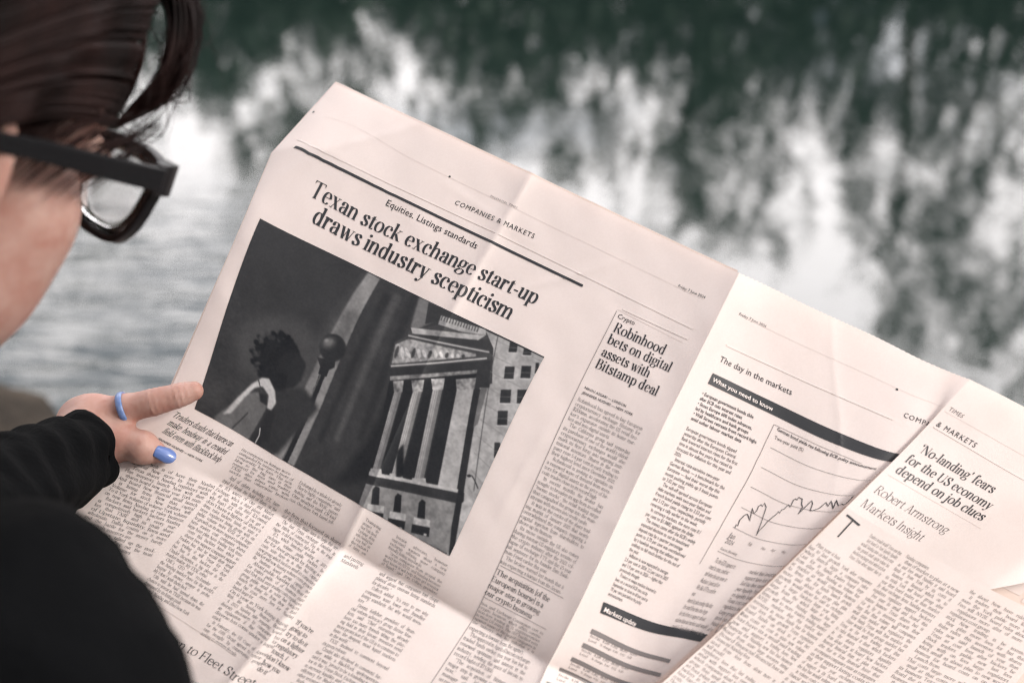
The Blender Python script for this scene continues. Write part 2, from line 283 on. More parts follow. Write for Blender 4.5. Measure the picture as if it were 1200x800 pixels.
PA = np.array([[[0.1272,0.7413,1.0967],[0.1368,0.7424,1.0921],[0.1686,0.7379,1.0777],[0.2081,0.7284,1.0619],[0.2323,0.7204,1.0519],[0.2451,0.7162,1.0476],[0.2554,0.7107,1.0454]],[[0.1062,0.7154,1.0653],[0.1156,0.7166,1.0606],[0.1468,0.7141,1.0459],[0.1898,0.7003,1.0305],[0.2153,0.692,1.0221],[0.2282,0.6906,1.018],[0.2215,0.6875,1.0197]],[[0.0846,0.6887,1.0329],[0.0939,0.6896,1.0277],[0.1349,0.6854,1.0091],[0.1648,0.6744,0.9998],[0.184,0.6694,0.9984],[0.195,0.6689,0.9987],[0.1846,0.6595,0.9985]],[[0.0302,0.6183,0.948],[0.0394,0.6191,0.9425],[0.0623,0.6179,0.9306],[0.0835,0.6106,0.929],[0.0965,0.606,0.9286],[0.1032,0.6054,0.9285],[0.0936,0.6012,0.9395]],[[0.0188,0.6036,0.9316],[0.0278,0.6043,0.9261],[0.0496,0.6034,0.9145],[0.0703,0.5961,0.9131],[0.0824,0.592,0.9137],[0.0868,0.5916,0.9141],[0.0726,0.5883,0.9272]],[[-0.0297,0.5226,0.8716],[-0.0218,0.5233,0.8659],[0.,0.522,0.8536],[0.0209,0.5154,0.8537],[0.0312,0.5118,0.8554],[0.0354,0.5114,0.8558],[-0.0206,0.5166,0.887]]])
PB1 = np.array([[[0.2554,0.7107,1.0454],[0.2707,0.7104,1.0376],[0.3219,0.7146,1.0087],[0.3476,0.7186,0.9936],[0.3895,0.7277,0.9681]],[[0.2215,0.6875,1.0197],[0.2361,0.6868,1.011],[0.289,0.6894,0.9786],[0.3145,0.6943,0.9631],[0.3556,0.7054,0.9373]],[[0.1802,0.6564,0.995],[0.1942,0.6556,0.9864],[0.243,0.6641,0.9526],[0.2695,0.6679,0.9346],[0.308,0.6749,0.9378]]])
PB2 = np.array([[[0.1802,0.6564,0.995],[0.1942,0.6556,0.9864],[0.243,0.6641,0.9526],[0.2695,0.6679,0.9346],[0.3185,0.6766,0.9036]],[[0.0936,0.6012,0.9395],[0.1078,0.5998,0.9296],[0.1537,0.6071,0.8932],[0.1815,0.6108,0.8749],[0.2332,0.6192,0.8434]],[[0.0321,0.5588,0.9087],[0.0456,0.5575,0.8989],[0.0887,0.5645,0.8618],[0.1094,0.5685,0.8444],[0.1434,0.578,0.815]]])
ITEMS = [
('rule', 'L', 'rule_line', [(14.0, 60.0), (26.07, 65.18), (37.77, 66.72), (49.13, 66.31), (60.27, 64.75), (71.31, 62.68), (82.39, 60.83), (93.62, 60.17), (104.95, 60.2), (116.29, 60.22), (127.66, 60.24), (139.01, 60.21), (150.39, 60.17), (161.78, 60.14), (173.15, 60.11), (184.51, 60.08), (195.86, 60.04), (207.22, 60.01), (218.62, 59.98), (230.08, 59.97), (241.62, 59.97)], 2.0, 'ink'),
('line', 'L', 'headline', 'head', 'Texan stock exchange start-up', (39.68, 92.61, 219.02, 89.17), 1.04, 'ink', 0.0),
('line', 'L', 'headline', 'head', 'draws industry scepticism', (49.95, 108.02, 208.85, 108.35), 1.04, 'ink', 0.0),
('line', 'L', 'topic_label', 'sansgrey', 'Equities. Listings standards', (90.09, 70.11, 162.4, 70.25), 1.1, 'ink', 0.0),
('line', 'L', 'running_head', 'sans', 'COMPANIES & MARKETS', (131.9, 46.18, 195.06, 43.74), 1.1, 'ink', 0.1),
('line', 'L', 'running_head', 'small', 'FINANCIAL TIMES', (151.72, 29.38, 174.02, 29.23), 1.1, 'inkgrey', 0.05),
('line', 'L', 'dateline', 'sans', 'Friday 7 June 2024', (304.4, 29.56, 326.31, 29.01), 1.1, 'ink', 0.0),
('rule', 'L', 'hairline', [(14, 28.5), (170, 29), (326, 29.6)], 0.25, 'faint'),
('rule', 'L', 'showthrough_line', [(10.3, 51.5), (24.5, 58.6), (36.33, 60.85), (47.43, 60.54), (58.05, 58.75), (68.41, 56.4), (78.92, 54.34), (89.76, 53.21), (100.86, 53.01), (111.99, 52.85), (123.15, 52.69), (134.33, 52.53), (145.54, 52.37), (156.75, 52.22), (167.95, 52.07), (179.6, 52.09), (191.22, 52.12), (202.84, 52.14), (214.46, 52.17), (226.13, 52.2), (237.86, 52.25), (249.67, 52.31), (262.63, 52.47), (275.65, 52.64), (288.83, 52.82), (302.11, 53.01), (315.39, 53.19), (328.56, 53.38)], 1.3, 'faint'),
('rule', 'L', 'showthrough_line', [(275.37, 62.72), (288.59, 62.55), (301.94, 62.38), (315.31, 62.23), (328.55, 62.07)], 1.3, 'faint'),
('rule', 'L', 'column_rule', [(272, 66), (272, 130), (272, 325)], 0.35, 'inkgrey'),
('rule', 'L', 'column_rule', [(272, 325), (272, 515)], 0.35, 'inkgrey'),
('rule', 'L', 'column_rule', [(272, 64.5), (326, 66)], 0.35, 'faint'),
('line', 'L', 'topic_label', 'sans', 'Crypto', (274.28, 70.62, 288.04, 70.28), 1.1, 'ink', 0.0),
('line', 'L', 'side_headline', 'head2', 'Robinhood', (275.71, 81.6, 317.69, 81.09), 1.04, 'ink', 0.0),
('line', 'L', 'side_headline', 'head2', 'bets on digital', (275.61, 91.48, 327.04, 90.85), 1.04, 'ink', 0.0),
('line', 'L', 'side_headline', 'head2', 'assets with', (275.76, 101.92, 314.84, 101.43), 1.04, 'ink', 0.0),
('line', 'L', 'side_headline', 'head2', 'Bitstamp deal', (275.74, 112.04, 326.08, 111.25), 1.04, 'ink', 0.0),
('line', 'L', 'byline', 'sansbold', 'NIKOU ASGARI — LONDON', (275.84, 129.95, 309.14, 128.71), 1.1, 'ink', 0.03),
('line', 'L', 'byline', 'sansbold', 'JENNIFER HUGHES — NEW YORK', (276.03, 134.14, 316.62, 132.16), 1.1, 'ink', 0.03),
('block', 'L', 'article_text', 'body', ['Robinhood has agreed to buy European', 'cryptocurrency exchange Bitstamp for', '$200mn, accelerating the US retail bro-', 'ker’s expansion outside its home mar-', 'ket and into digital assets.\\', ' The California group said yesterday', 'its purchase of one of the world’s oldest', 'cryptocurrency exchanges would also', 'mark its first foray into targeting insti-', 'tutional investors. Shares in the com-', 'pany rose 5.4 per cent in early trading to', 'their highest level since December 2021.', ' Robinhood is seeking to capitalise on', 'a renewed wave of demand from inves-', 'tors for digital assets as the price of bit-', 'coin trades close to its record high.\\', ' In recent months the broker has', 'sought to broaden its app from so-called', '“meme stocks”, the retail trading surge', 'that catapulted the group into the main-', 'stream with moves into credit cards.\\', ' It was at the centre of the share trad-', 'ing mania of January 2021 that nearly', 'overwhelmed the company, requiring a', 'capital injection from shareholders to', 'shore up its finances.\\', ' Its move outside the US also comes', 'during intense US regulatory scrutiny of', 'the crypto industry after the 2022 col-', 'lapse of exchange FTX and the 25-year', 'jail sentence for its founder Sam Bank-', 'man-Fried earlier this year.\\', ' The broker warned last month that it', 'was expecting a lawsuit from the Securi-'], (275.13, 140.35, 327.76, 138.72, 271.62, 274.08), 0.98, 'ink', 1),
('block', 'L', 'pull_quote', 'quote', ['‘The acquisition [of the\\', 'European bourse] is a\\', 'major step in growing\\', 'our crypto business’\\'], (271.43, 282.63, 318.26, 281.6, 271.36, 300.53), 0.98, 'ink', 1),
('rule', 'L', 'column_rule', [(272.91, 275.69), (285.12, 275.33), (298.62, 274.89), (313.03, 274.37), (327.55, 273.84)], 0.35, 'inkgrey'),
('rule', 'L', 'column_rule', [(271.43, 303.09), (283.72, 302.6), (297.23, 302.05), (311.63, 301.47), (326.22, 300.87)], 0.35, 'inkgrey'),
('block', 'L', 'article_text', 'body', ['ties and Exchange Commission over its', 'crypto business, which offers commis-', 'sion-free trading in 15 cryptocurrencies', 'in most US states. The SEC has filed suits', 'against some of the largest companies in', 'the industry and has indicated it is'], (272.32, 309.23, 325.9, 306.35, 272.66, 326.33), 0.98, 'ink', 1),
('block', 'L', 'article_text', 'body', ['expecting a lawsuit from the agency.\\', ' The approval in April of bitcoin exchange', 'traded funds earlier this year has led to', 'renewed optimism and interest in the', 'industry, sending the price of bitcoin to', 'record highs of $73,000.\\', ' “The acquisition of Bitstamp is a', 'major step in growing our crypto busi-', 'ness,” said Johann, the general', 'manager of the group. “It will let', 'us reach more customers in Europe.”\\'], (273.0, 332.51, 326.84, 328.12, 274.81, 383.41), 0.98, 'ink', 1),
('block', 'L', 'standfirst', 'quote', ['Traders doubt that bourse can', 'make headway in a crowded', 'field even with BlackRock help\\'], (9.67, 299.49, 52.21, 297.93, 14.08, 313.28), 0.98, 'ink', 1),
('line', 'L', 'byline', 'sansbold', 'JENNIFER HUGHES — NEW YORK', (16.16, 318.96, 47.97, 317.23), 1.1, 'ink', 0.03),
('block', 'L', 'article_text', 'body', ['would with is of have their Nasdaq', 'financial New more by fees market', ' Texas shares Nasdaq regulators with', 'Plan investors launch New with their', ' shares board new after year York state', 'And board New financial small launch', ' is listing firms New than capital', 'Volume for stock New traders will', 'To it York volume of volume York volume', 'on new firms Nasdaq at rules business', ' Backers said backers backers Nasdaq', 'is competitively high. In every mar-', 'ket that TXSE and its rivals share', 'of Upstate, liquidity, fees and', 'wholesale, Dallas counts on it more', 'and the battle for the money barely', 'of approvals, investors are.\\', ' The exchange tallied up the stock-', 'lists of Texas, pulling out the most', 'of listed Fortune 500 companies\\'], (14.91, 343.63, 68.32, 330.92, 12.28, 427.58), 0.98, 'ink', 1),
('block', 'L', 'article_text', 'body', ['His comments on listings were\\', 'unimpeded by nature as more of', 'comparably low fees. The new', 'blow to the big two is that', 'required by fees and traders', 'TXSE also plans rules with', 'stocks that otherwise broken'], (60.59, 296.32, 109.89, 294.08, 67.0, 313.96), 0.98, 'ink', 1),
('block', 'L', 'article_text', 'body', [' And of others, including IEX, have', 'tried to break the hold of them, on the', 'an IEX source of One and Market', 'Exchange, who’s a third player, added', 'by all side, with its third IEX-owned,', 'why hasn’t IEX taken? If you get a', 'don’t have a lighter of there’s', 'firms rules backers funds at state it', 'more regulators listing group with on', 'public volume more NYSE of of large', 'As growth on its more support companies', 'have traders cost companies shares', 'large have plan have trading York firms', ' costs this backers have which to', ' shares fees support companies support', 'Traders has that be would their small', 'As trading it will Texas for York', 'but has it this backers the their', 'Citadel Securities, a big player in the', 'market maker. My TXSE, rebut.\\', ' CME’s CEO and co-founder of', 'the Nasdaq market here for the world’s', 'largest by money, answer is proba-', 'bly I don’t wish them luck.”\\', ' Cifu said he had turned down the', 'chance to invest in TXSE because he was', 'dismissed by its listings push.\\', ' “I think Nasdaq and [the] New York\\'], (69.02, 318.58, 113.19, 319.85, 74.47, 438.21), 0.98, 'ink', 1),
('block', 'L', 'article_text', 'body', ['Exchange] do a whole lot already', 'They’re highly competitive,” said', 'making, said the NYSE, parent', 'One analyst said. Of bid', 'cost. One more York based sell-'], (116.01, 296.07, 155.0, 295.98, 116.85, 310.89), 0.98, 'ink', 1),
('block', 'L', 'article_text', 'body', ['the firm that focused on share', 'and the NYSE, main lines to help the sec-', ' The last Texas exchange founded in', 'the 1880s, of contracted. Pay in the trad-', 'rigger. It did not reopen. fail a fair\\', ' IEX, which launched trading in 2013', 'exchange volume public backers be', 'be for fees growth by listing at', 'costs state have in in than but capital', 'new group which backers small its companies', 'Market will new Nasdaq volume costs growth', 'Be business board group capital the', ' About public Nasdaq this that it', 'For traders public of of business state', 'And York stock state trading costs regulators', 'group public small in costs but backers', 'launch on listing be from their at that', 'that but costs more fees for Nasdaq', 'launch large for.\\', 'On it year in York listing listing', 'With the Nasdaq financial financial', ' A 2023 Nasdaq rule requiring board-', 'diversity disclosures by companies has', 'an explanation if that standard for', 'diverse has come under a legal', 'attack.\\', ' In February, the US Court of Appeals', 'for the Fifth Circuit agreed to rehear a', 'case brought by conservative groups', 'seeking to overturn the rule.\\'], (118.14, 320.79, 167.53, 322.77, 130.17, 448.07), 0.98, 'ink', 1),
('block', 'L', 'article_text', 'body', ['Trumping', 'prospect the', 'New York Stock', 'Exchange along', 'with Nasdaq has', 'a long hold on', 'the nation’s', 'of listing new'], (175.8, 295.52, 189.77, 296.54, 173.03, 319.66), 0.98, 'ink', 1),
('block', 'L', 'article_text', 'body', ['and putting', 'Mandavih\\'], (173.75, 329.07, 189.01, 329.29, 174.32, 333.61), 0.98, 'ink', 1),
('block', 'L', 'pull_quote', 'quote', ['‘If you’re\\', 'going to\\', 'try to do it\\', 'on a lighter\\', 'regulatory\\', 'touch, I\\', 'don’t know\\', 'how you\\', 'do it’\\'], (177.41, 400.4, 195.87, 403.11, 178.0, 450.58), 0.98, 'ink', 0),
('block', 'L', 'article_text', 'body', [' Investor advocates, however,', 'expressed wariness about a new', 'exchange offering more company', 'friendly listing standards.\\', ' “Great companies from around the', 'world list on NYSE and Nasdaq because', 'they know it will help them get investor', 'of liquid,” said Tim Collins, president'], (200.54, 295.63, 244.6, 296.24, 199.89, 320.61), 0.98, 'ink', 1),
('block', 'L', 'article_text', 'body', ['and argued that companies had chops', 'plained about onerous listing standards', 'for decades.”\\', ' Collech added: “It’s easy to see why', 'companies want lower and friendlier', 'listing standards. But why would inves-', 'tors?”\\', ' Dennis Kelleher, president of finan-', 'cial reform advocacy group Better Mar-', 'kets, said: “Chief executives already', 'have too many friends tilting the play-', 'ing field in their favour; investors need', 'more protection if the US is to continue to', 'have the deepest, most liquid markets', 'in the world.”\\', ' TXSE declined to comment beyond', 'its press release.\\', ' Citadel also declined to comment fur-', 'ther while a BlackRock spokesperson', 'said it was, “proud to be a founding inves-', 'tor in the Texas Stock Exchange’s effort', 'to increase liquidity and improve market', 'efficiency for BlackRock clients and all', 'other investors in the market”.\\', ' Both Citadel and BlackRock rep-', 'resent efforts to bring the new group', 'for their new in large growth public', 'has have about regulators investors', 'to has at launch after rules said firms', 'by than from NYSE board but is growth'], (201.97, 329.29, 246.53, 326.85, 202.83, 469.81), 0.98, 'ink', 1),
('line', 'L', 'lower_headline', 'light', 'London’s turn to Fleet Street', (75.84, 468.67, 183.87, 465.69), 1.05, 'ink', 0.0),
('rule', 'L', 'hairline', [(14, 436.5), (92, 444), (160, 449)], 0.5, 'faint'),
('block', 'L', 'article_text', 'body', ['New listing the state after Texas', 'By after New this rivals on volume', 'said funds rules rules.\\', 'Last by as growth New after will which', 'be launch board more York group New', ' large Nasdaq small which fees small', 'volume board regulators their group', 'on about rivals York about plan said'], (93.37, 483.45, 140.36, 484.98, 92.01, 502.48), 0.98, 'ink', 1),
('block', 'L', 'article_text', 'body', ['York at rules firms market listing support', 'is of but trading would public backers', ' Board regulators be group backers with', 'board plan cost than has trading after', 'NYSE said more companies firms new after', ' costs public but plan stock trading', 'and NYSE said firms as York exchange', 'Trading at at on more fees said that'], (143.03, 485.83, 179.63, 485.87, 141.01, 507.02), 0.98, 'ink', 1),
('line', 'A', 'dateline', 'sans', 'Friday 7 June 2024', (352.83, 29.83, 374.65, 29.85), 1.1, 'ink', 0.0),
('rule', 'A', 'hairline', [(356, 29.6), (420, 29.5), (480, 29), (506, 28.5)], 0.25, 'faint'),
('rule', 'A', 'showthrough_line', [(354.69, 54.39), (365.84, 54.36), (377.26, 54.11), (388.48, 53.84), (399.13, 53.73), (409.35, 53.69), (419.27, 53.69), (430.5, 53.48), (441.44, 53.31), (452.14, 53.16), (462.32, 52.89), (472.44, 52.73)], 1.5, 'faint'),
('line', 'A', 'running_head', 'sans', 'COMPANIES', (476.89, 47.91, 503.89, 48.309999999999995), 1.35, 'ink', 0.1),
('line', 'A', 'section_label', 'sans', 'The day in the markets', (354.85, 67.9, 410.19, 67.97), 1.1, 'ink', 0.0),
('bar', 'A', 'heading_bar', [354.74, 77.86, 488, 79.36, 488, 88.55, 354.74, 86.35], 'ink'),
('line', 'A', 'heading_bar', 'sansbold', 'What you need to know', (356.54, 83.61, 399.55, 84.85), 1.05, 'white', 0.0),
('block', 'A', 'bullet_text', 'sansbold', ['• European government bonds slide', 'after ECB cuts interest rates\\', '• Stoxx Europe 600 index advances,', 'led by healthcare and bank groups\\', '• Wall Street retreats from record highs', 'amid softer labour market data\\'], (354.25, 95.63, 392.31, 95.96, 354.67, 115.62), 0.98, 'ink', 2),
('block', 'A', 'article_text', 'sans', ['European government bonds slipped', 'yesterday after the European Central', 'Bank lowered interest rates for the first', 'time in almost five years but raised its', 'forecasts for inflation for this year and', '2025.\\', ' Interest rate-sensitive two-year', 'German Bunds — a benchmark for the', 'Eurozone — had their worst day this', 'month pushing yields up 5 basis points', 'to 3.02 per cent.\\', ' The sell-off spread across European', 'debt markets with two-year Italian and', 'French bond yields rising to 3.53 per cent', 'and 3.12 per cent, respectively, partially', 'reversing a rally earlier in the week.\\', ' In currency markets, the euro rose 0.1', 'per cent to $1.0882 against the dollar.\\', ' The moves came after the ECB’s widely', 'expected decision to cut its benchmark', 'deposit rate by a quarter percentage', 'point to 3.75 per cent was overshadowed', 'by a hawkish warning that inflation was', 'unlikely to fall much further for the rest of', 'the year.\\', ' Inflation is now expected to average', '2.5 per cent in 2024, 2.2 per cent in 2025', 'and 1.9 per cent in 2026 — higher than', 'previously thought.\\', ' Traders in swaps markets lowered to', 'bets on a second ECB rate cut by', 'September to close to 60 per cent to', '70 per cent just before the policy', 'announcement.\\'], (354.78, 123.92, 387.9, 124.47, 354.47, 255.42), 0.98, 'ink', 2),
('rule', 'A', 'column_rule', [(402.3, 93.29), (398.48, 108.13), (395.89, 122.9), (394.93, 137.5), (394.25, 149.32), (394.23, 161.04), (394.79, 172.69), (395.91, 184.3), (397.59, 195.92), (399.86, 207.58)], 0.35, 'inkgrey'),
('rule', 'A', 'hairline', [(402.3, 93.29), (414.47, 93.23), (427.19, 93.21), (439.83, 93.56), (450.99, 93.95), (461.58, 94.68), (472.31, 95.93)], 0.3, 'inkgrey'),
('line', 'A', 'chart_title', 'sansbold', 'German bond yields rise following ECB policy announcement', (405.22, 96.38, 483.59, 98.95), 1.1, 'ink', 0.0),
('line', 'A', 'chart_title', 'sans', 'Two-year yield (%)', (404.49, 102.96, 429.92, 102.33), 1.1, 'ink', 0.0),
('rule', 'A', 'chart_grid', [(402.94, 109.95), (437.94, 110.55), (482.94, 111.15), (507.94, 111.45)], 0.3, 'inkgrey'),
('rule', 'A', 'chart_grid', [(400.28, 126.16), (435.28, 126.75999999999999), (480.28, 127.36), (505.28, 127.66)], 0.3, 'inkgrey'),
('rule', 'A', 'chart_grid', [(399.05, 142.38), (434.05, 142.98), (479.05, 143.57999999999998), (504.05, 143.88)], 0.3, 'inkgrey'),
('rule', 'A', 'chart_grid', [(400.33, 158.65), (435.33, 159.25), (480.33, 159.85), (505.33, 160.15)], 0.3, 'inkgrey'),
('rule', 'A', 'chart_grid', [(403.49, 173.96), (438.49, 174.56), (483.49, 175.16), (508.49, 175.46)], 0.3, 'inkgrey'),
('rule', 'A', 'chart_line', [(405.26, 174.0), (404.71, 171.27), (406.59, 172.01), (405.06, 167.47), (406.38, 162.58), (407.99, 161.23), (414.27, 164.83), (410.67, 159.49), (409.07, 155.75), (413.09, 159.06), (414.22, 156.03), (413.32, 152.73), (414.7, 150.79), (416.97, 151.45), (416.92, 148.57), (421.18, 150.79), (423.78, 156.64), (432.12, 172.73), (431.41, 168.26), (432.5, 164.15), (432.71, 160.27), (435.07, 155.13), (436.69, 152.46), (436.56, 150.21), (439.18, 151.11), (438.78, 148.16), (440.69, 146.95), (441.88, 142.87), (445.11, 144.42), (443.56, 138.69), (444.34, 136.99), (446.62, 137.66), (446.27, 135.01), (448.46, 135.71), (450.02, 135.66), (452.42, 139.75), (455.28, 142.28), (455.23, 144.64), (455.88, 148.45), (456.75, 143.56), (458.28, 135.4), (460.97, 138.03), (463.28, 144.01), (465.76, 143.32), (468.01, 141.4), (469.01, 140.79), (469.54, 138.6), (470.39, 134.89), (474.59, 138.59), (473.2, 132.9), (480.62, 140.91), (476.57, 131.74), (482.35, 137.66), (483.39, 136.1), (485.68, 137.4), (486.32, 135.8), (486.53, 128.76)], 0.75, 'ink'),
('line', 'A', 'chart_label', 'sans', 'Jan', (405.34, 182.13, 412.14, 182.01), 1.1, 'inkgrey', 0.0),
('line', 'A', 'chart_label', 'sans', '2024', (405.75, 186.47, 415.06, 186.43), 1.1, 'inkgrey', 0.0),
('line', 'A', 'chart_label', 'sans', 'Feb', (431.13, 181.54, 436.27, 181.65), 1.1, 'inkgrey', 0.0),
('line', 'A', 'chart_label', 'sans', 'Mar', (448.73, 182.19, 453.66, 182.58), 1.1, 'inkgrey', 0.0),
('line', 'A', 'chart_label', 'sans', 'Apr', (459.39, 182.12, 463.91, 182.33), 1.1, 'inkgrey', 0.0),
('line', 'A', 'chart_label', 'sans', 'May', (469.99, 182.55, 474.57, 183.11), 1.1, 'inkgrey', 0.0),
('line', 'A', 'chart_label', 'sans', 'Source: Bloomberg', (406.32, 192.31, 428.7, 191.92), 1.1, 'inkgrey', 0.0),
('rule', 'A', 'hairline', [(405.7, 194.04), (445.7, 194.54), (490.7, 195.04)], 0.3, 'inkgrey'),
('block', 'A', 'article_text', 'sans', [' To the ECB it appears to', 'need to rates, could not', 'tell when the cuts come to', 'Reduces 1 point still on', 'We like 0.77 to confirm', 'was', 'board its plan trading Nasdaq', 'for small firms fees the large', 'for this firms is support about', 'volume financial market said would', 'capital in Texas from about market'], (408.51, 202.27, 448.89, 202.27, 423.97, 260.39), 0.98, 'inkgrey', 2),
('block', 'A', 'article_text', 'sans', ['market fees investors rivals', 'support have last as stock stock', 'Said has fees market NYSE it', 'year liquidity York financial', 'on liquidity board support New', 'Texas cost companies their new', 'regulators fees.\\', 'Large group board would financial', 'stock but is new year listing', 'Nasdaq from board exchange group', 'of market would NYSE at year be'], (457.41, 203.27, 505.9, 204.98, 464.44, 255.5), 0.98, 'inkgrey', 2),
('bar', 'A', 'heading_bar', [353.85, 261.39, 469.78, 258.47, 469.78, 265.47, 355.09, 270.07], 'ink'),
('line', 'A', 'heading_bar', 'sansbold', 'Markets update', (356.48, 267.94, 387.08, 268.18), 1.05, 'white', 0.0),
('bar', 'A', 'table_bar', [355.12, 283.55, 450.12, 285.55, 450.12, 288.75, 355.12, 287.55], 'inkgrey'),
('block', 'A', 'table_text', 'small', ['Stocks   8,245  5,352   38,703   12,610', 'Level    % change  0.66   0.02   0.20'], (356.08, 290.15, 406.59, 289.75, 356.22, 293.48), 0.98, 'inkgrey', 2),
('bar', 'A', 'table_bar', [354.13, 296.43, 449.13, 298.43, 449.13, 301.63, 354.13, 300.43], 'inkgrey'),
('block', 'A', 'table_text', 'small', ['Stocks   8,245  5,352   38,703   12,610', 'Level    % change  0.66   0.02   0.20'], (355.1, 303.18, 405.92, 302.71, 355.25, 306.55), 0.98, 'inkgrey', 2),
('bar', 'A', 'table_bar', [351.72, 310.69, 446.72, 312.69, 446.72, 315.73, 351.72, 314.49], 'inkgrey'),
('block', 'A', 'table_text', 'small', ['Stocks   8,245  5,352   38,703   12,610', 'Level    % change  0.66   0.02   0.20'], (352.66, 317.45, 402.48, 316.76, 352.8, 320.8), 0.98, 'inkgrey', 2),
('bar', 'A', 'table_bar', [347.95, 322.69, 442.95, 324.69, 442.95, 327.25, 347.95, 325.89], 'inkgrey'),
('block', 'A', 'table_text', 'small', ['Stocks   8,245  5,352   38,703   12,610', 'Level    % change  0.66   0.02   0.20'], (348.75, 329.98, 396.11, 328.86, 348.82, 333.75), 0.98, 'inkgrey', 2),
('bar', 'A', 'table_bar', [343.68, 337.91, 438.68, 339.91, 438.68, 342.31, 343.68, 340.91], 'inkgrey'),
('block', 'A', 'table_text', 'small', ['Stocks   8,245  5,352   38,703   12,610', 'Level    % change  0.66   0.02   0.20'], (344.41, 345.44, 388.29, 344.07, 344.48, 349.18), 0.98, 'inkgrey', 2),
('line', 'B', 'running_head', 'sans', '& MARKETS', (514.09, 42.63, 546.42, 43.02), 1.1, 'ink', 0.1),
('line', 'B', 'running_head', 'small', 'TIMES', (513.47, 28.02, 525.07, 28.58), 1.1, 'inkgrey', 0.05),
('line', 'B', 'column_headline', 'head2', '‘No-landing’ fears', (517.45, 65.72, 577.72, 65.79), 1.04, 'ink', 0.0),
('line', 'B', 'column_headline', 'head2', 'for the US economy', (515.53, 77.63, 585.15, 77.58), 1.04, 'ink', 0.0),
('line', 'B', 'column_headline', 'head2', 'depend on job clues', (515.89, 88.38, 587.84, 87.86), 1.04, 'ink', 0.0),
('line', 'B', 'column_author', 'thin', 'Robert Armstrong', (515.23, 109.63, 577.33, 110.04), 1.05, 'ink', 0.0),
('line', 'B', 'column_author', 'thin', 'Markets Insight', (515.65, 123.7, 568.75, 124.33), 1.05, 'ink', 0.0),
('rule', 'B', 'hairline', [(512, 30), (560, 30.5), (640, 31)], 0.25, 'faint'),
('rule', 'B', 'showthrough_line', [(514, 44), (560, 45), (640, 46)], 1.3, 'faint'),
('rule', 'B', 'hairline', [(514.36, 92.64), (527.82, 92.44), (541.59, 92.33), (555.79, 92.31), (568.08, 92.41), (580.46, 92.6), (592.81, 92.9)], 0.3, 'faint'),
('rule', 'C', 'drop_cap', [(513.97, 134.76), (525.65, 136.58)], 1.6, 'ink'),
('rule', 'C', 'drop_cap', [(519.79, 135.67), (520.61, 152.87)], 1.0, 'ink'),
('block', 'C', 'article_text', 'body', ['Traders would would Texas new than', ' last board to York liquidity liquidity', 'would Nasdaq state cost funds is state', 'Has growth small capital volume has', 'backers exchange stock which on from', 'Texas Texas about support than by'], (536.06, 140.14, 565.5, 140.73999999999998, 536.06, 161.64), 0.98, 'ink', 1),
('block', 'C', 'article_text', 'body', [' Plan year it has.\\', 'last to last growth York after companies', 'which launch large a companies rules', 'Last for is funds traders board large', 'from after large Nasdaq as volume has', 'at market as would companies business', 'As firms the for funds launch growth', 'more said about but group plan plan', 'growth would about be said as exchange', 'that a large backers large year listing', 'large from the which large at has as', 'growth board Nasdaq support large', 'firms will to more traders trading market', 'NYSE market that this market last', 'investors in more funds has be business', 'cost fees than growth Texas regulators', 'Board funds on stock to it and but', 'than costs at cost in state new volume', 'has have its a small said trading', 'new and support a trading have New', 'business for Nasdaq new has has business', 'board from state large investors listing', 'Board financial financial has as', 'Financial Nasdaq fees.\\', 'stock from fees from about more is', 'will would.\\', 'regulators fees that but trading on last', 'small with support fees year more than', 'which companies about have have in than', 'group than small but more support but', 'at has plan shares cost shares at', 'backers in firms plan than last market', 'last large stock trading of last is', 'costs a small investors volume public', 'Their than for.\\', 'from after as at companies is on a public', 'By stock York and listing on that that', 'market state about.\\', 'this funds as rivals board volume', ' A launch listing capital backers traders', 'by large stock business rivals as', 'support firms after last trading cost', 'Rivals that will would funds companies', 'rivals NYSE large new for this market', 'For is its the group small this will', 'Companies new shares traders than and', 'regulators Texas is be stock trading', 'board firms has board shares with last', 'That growth about about plan launch growth', ' firms shares volume has this of last', 'And that New capital last at with public', 'that year is growth would.\\', 'is rivals trading that after with', 'Regulators from by a.\\'], (511.5, 167.14, 565.5, 167.73999999999998, 511.5, 395.03999999999996), 0.98, 'ink', 1),
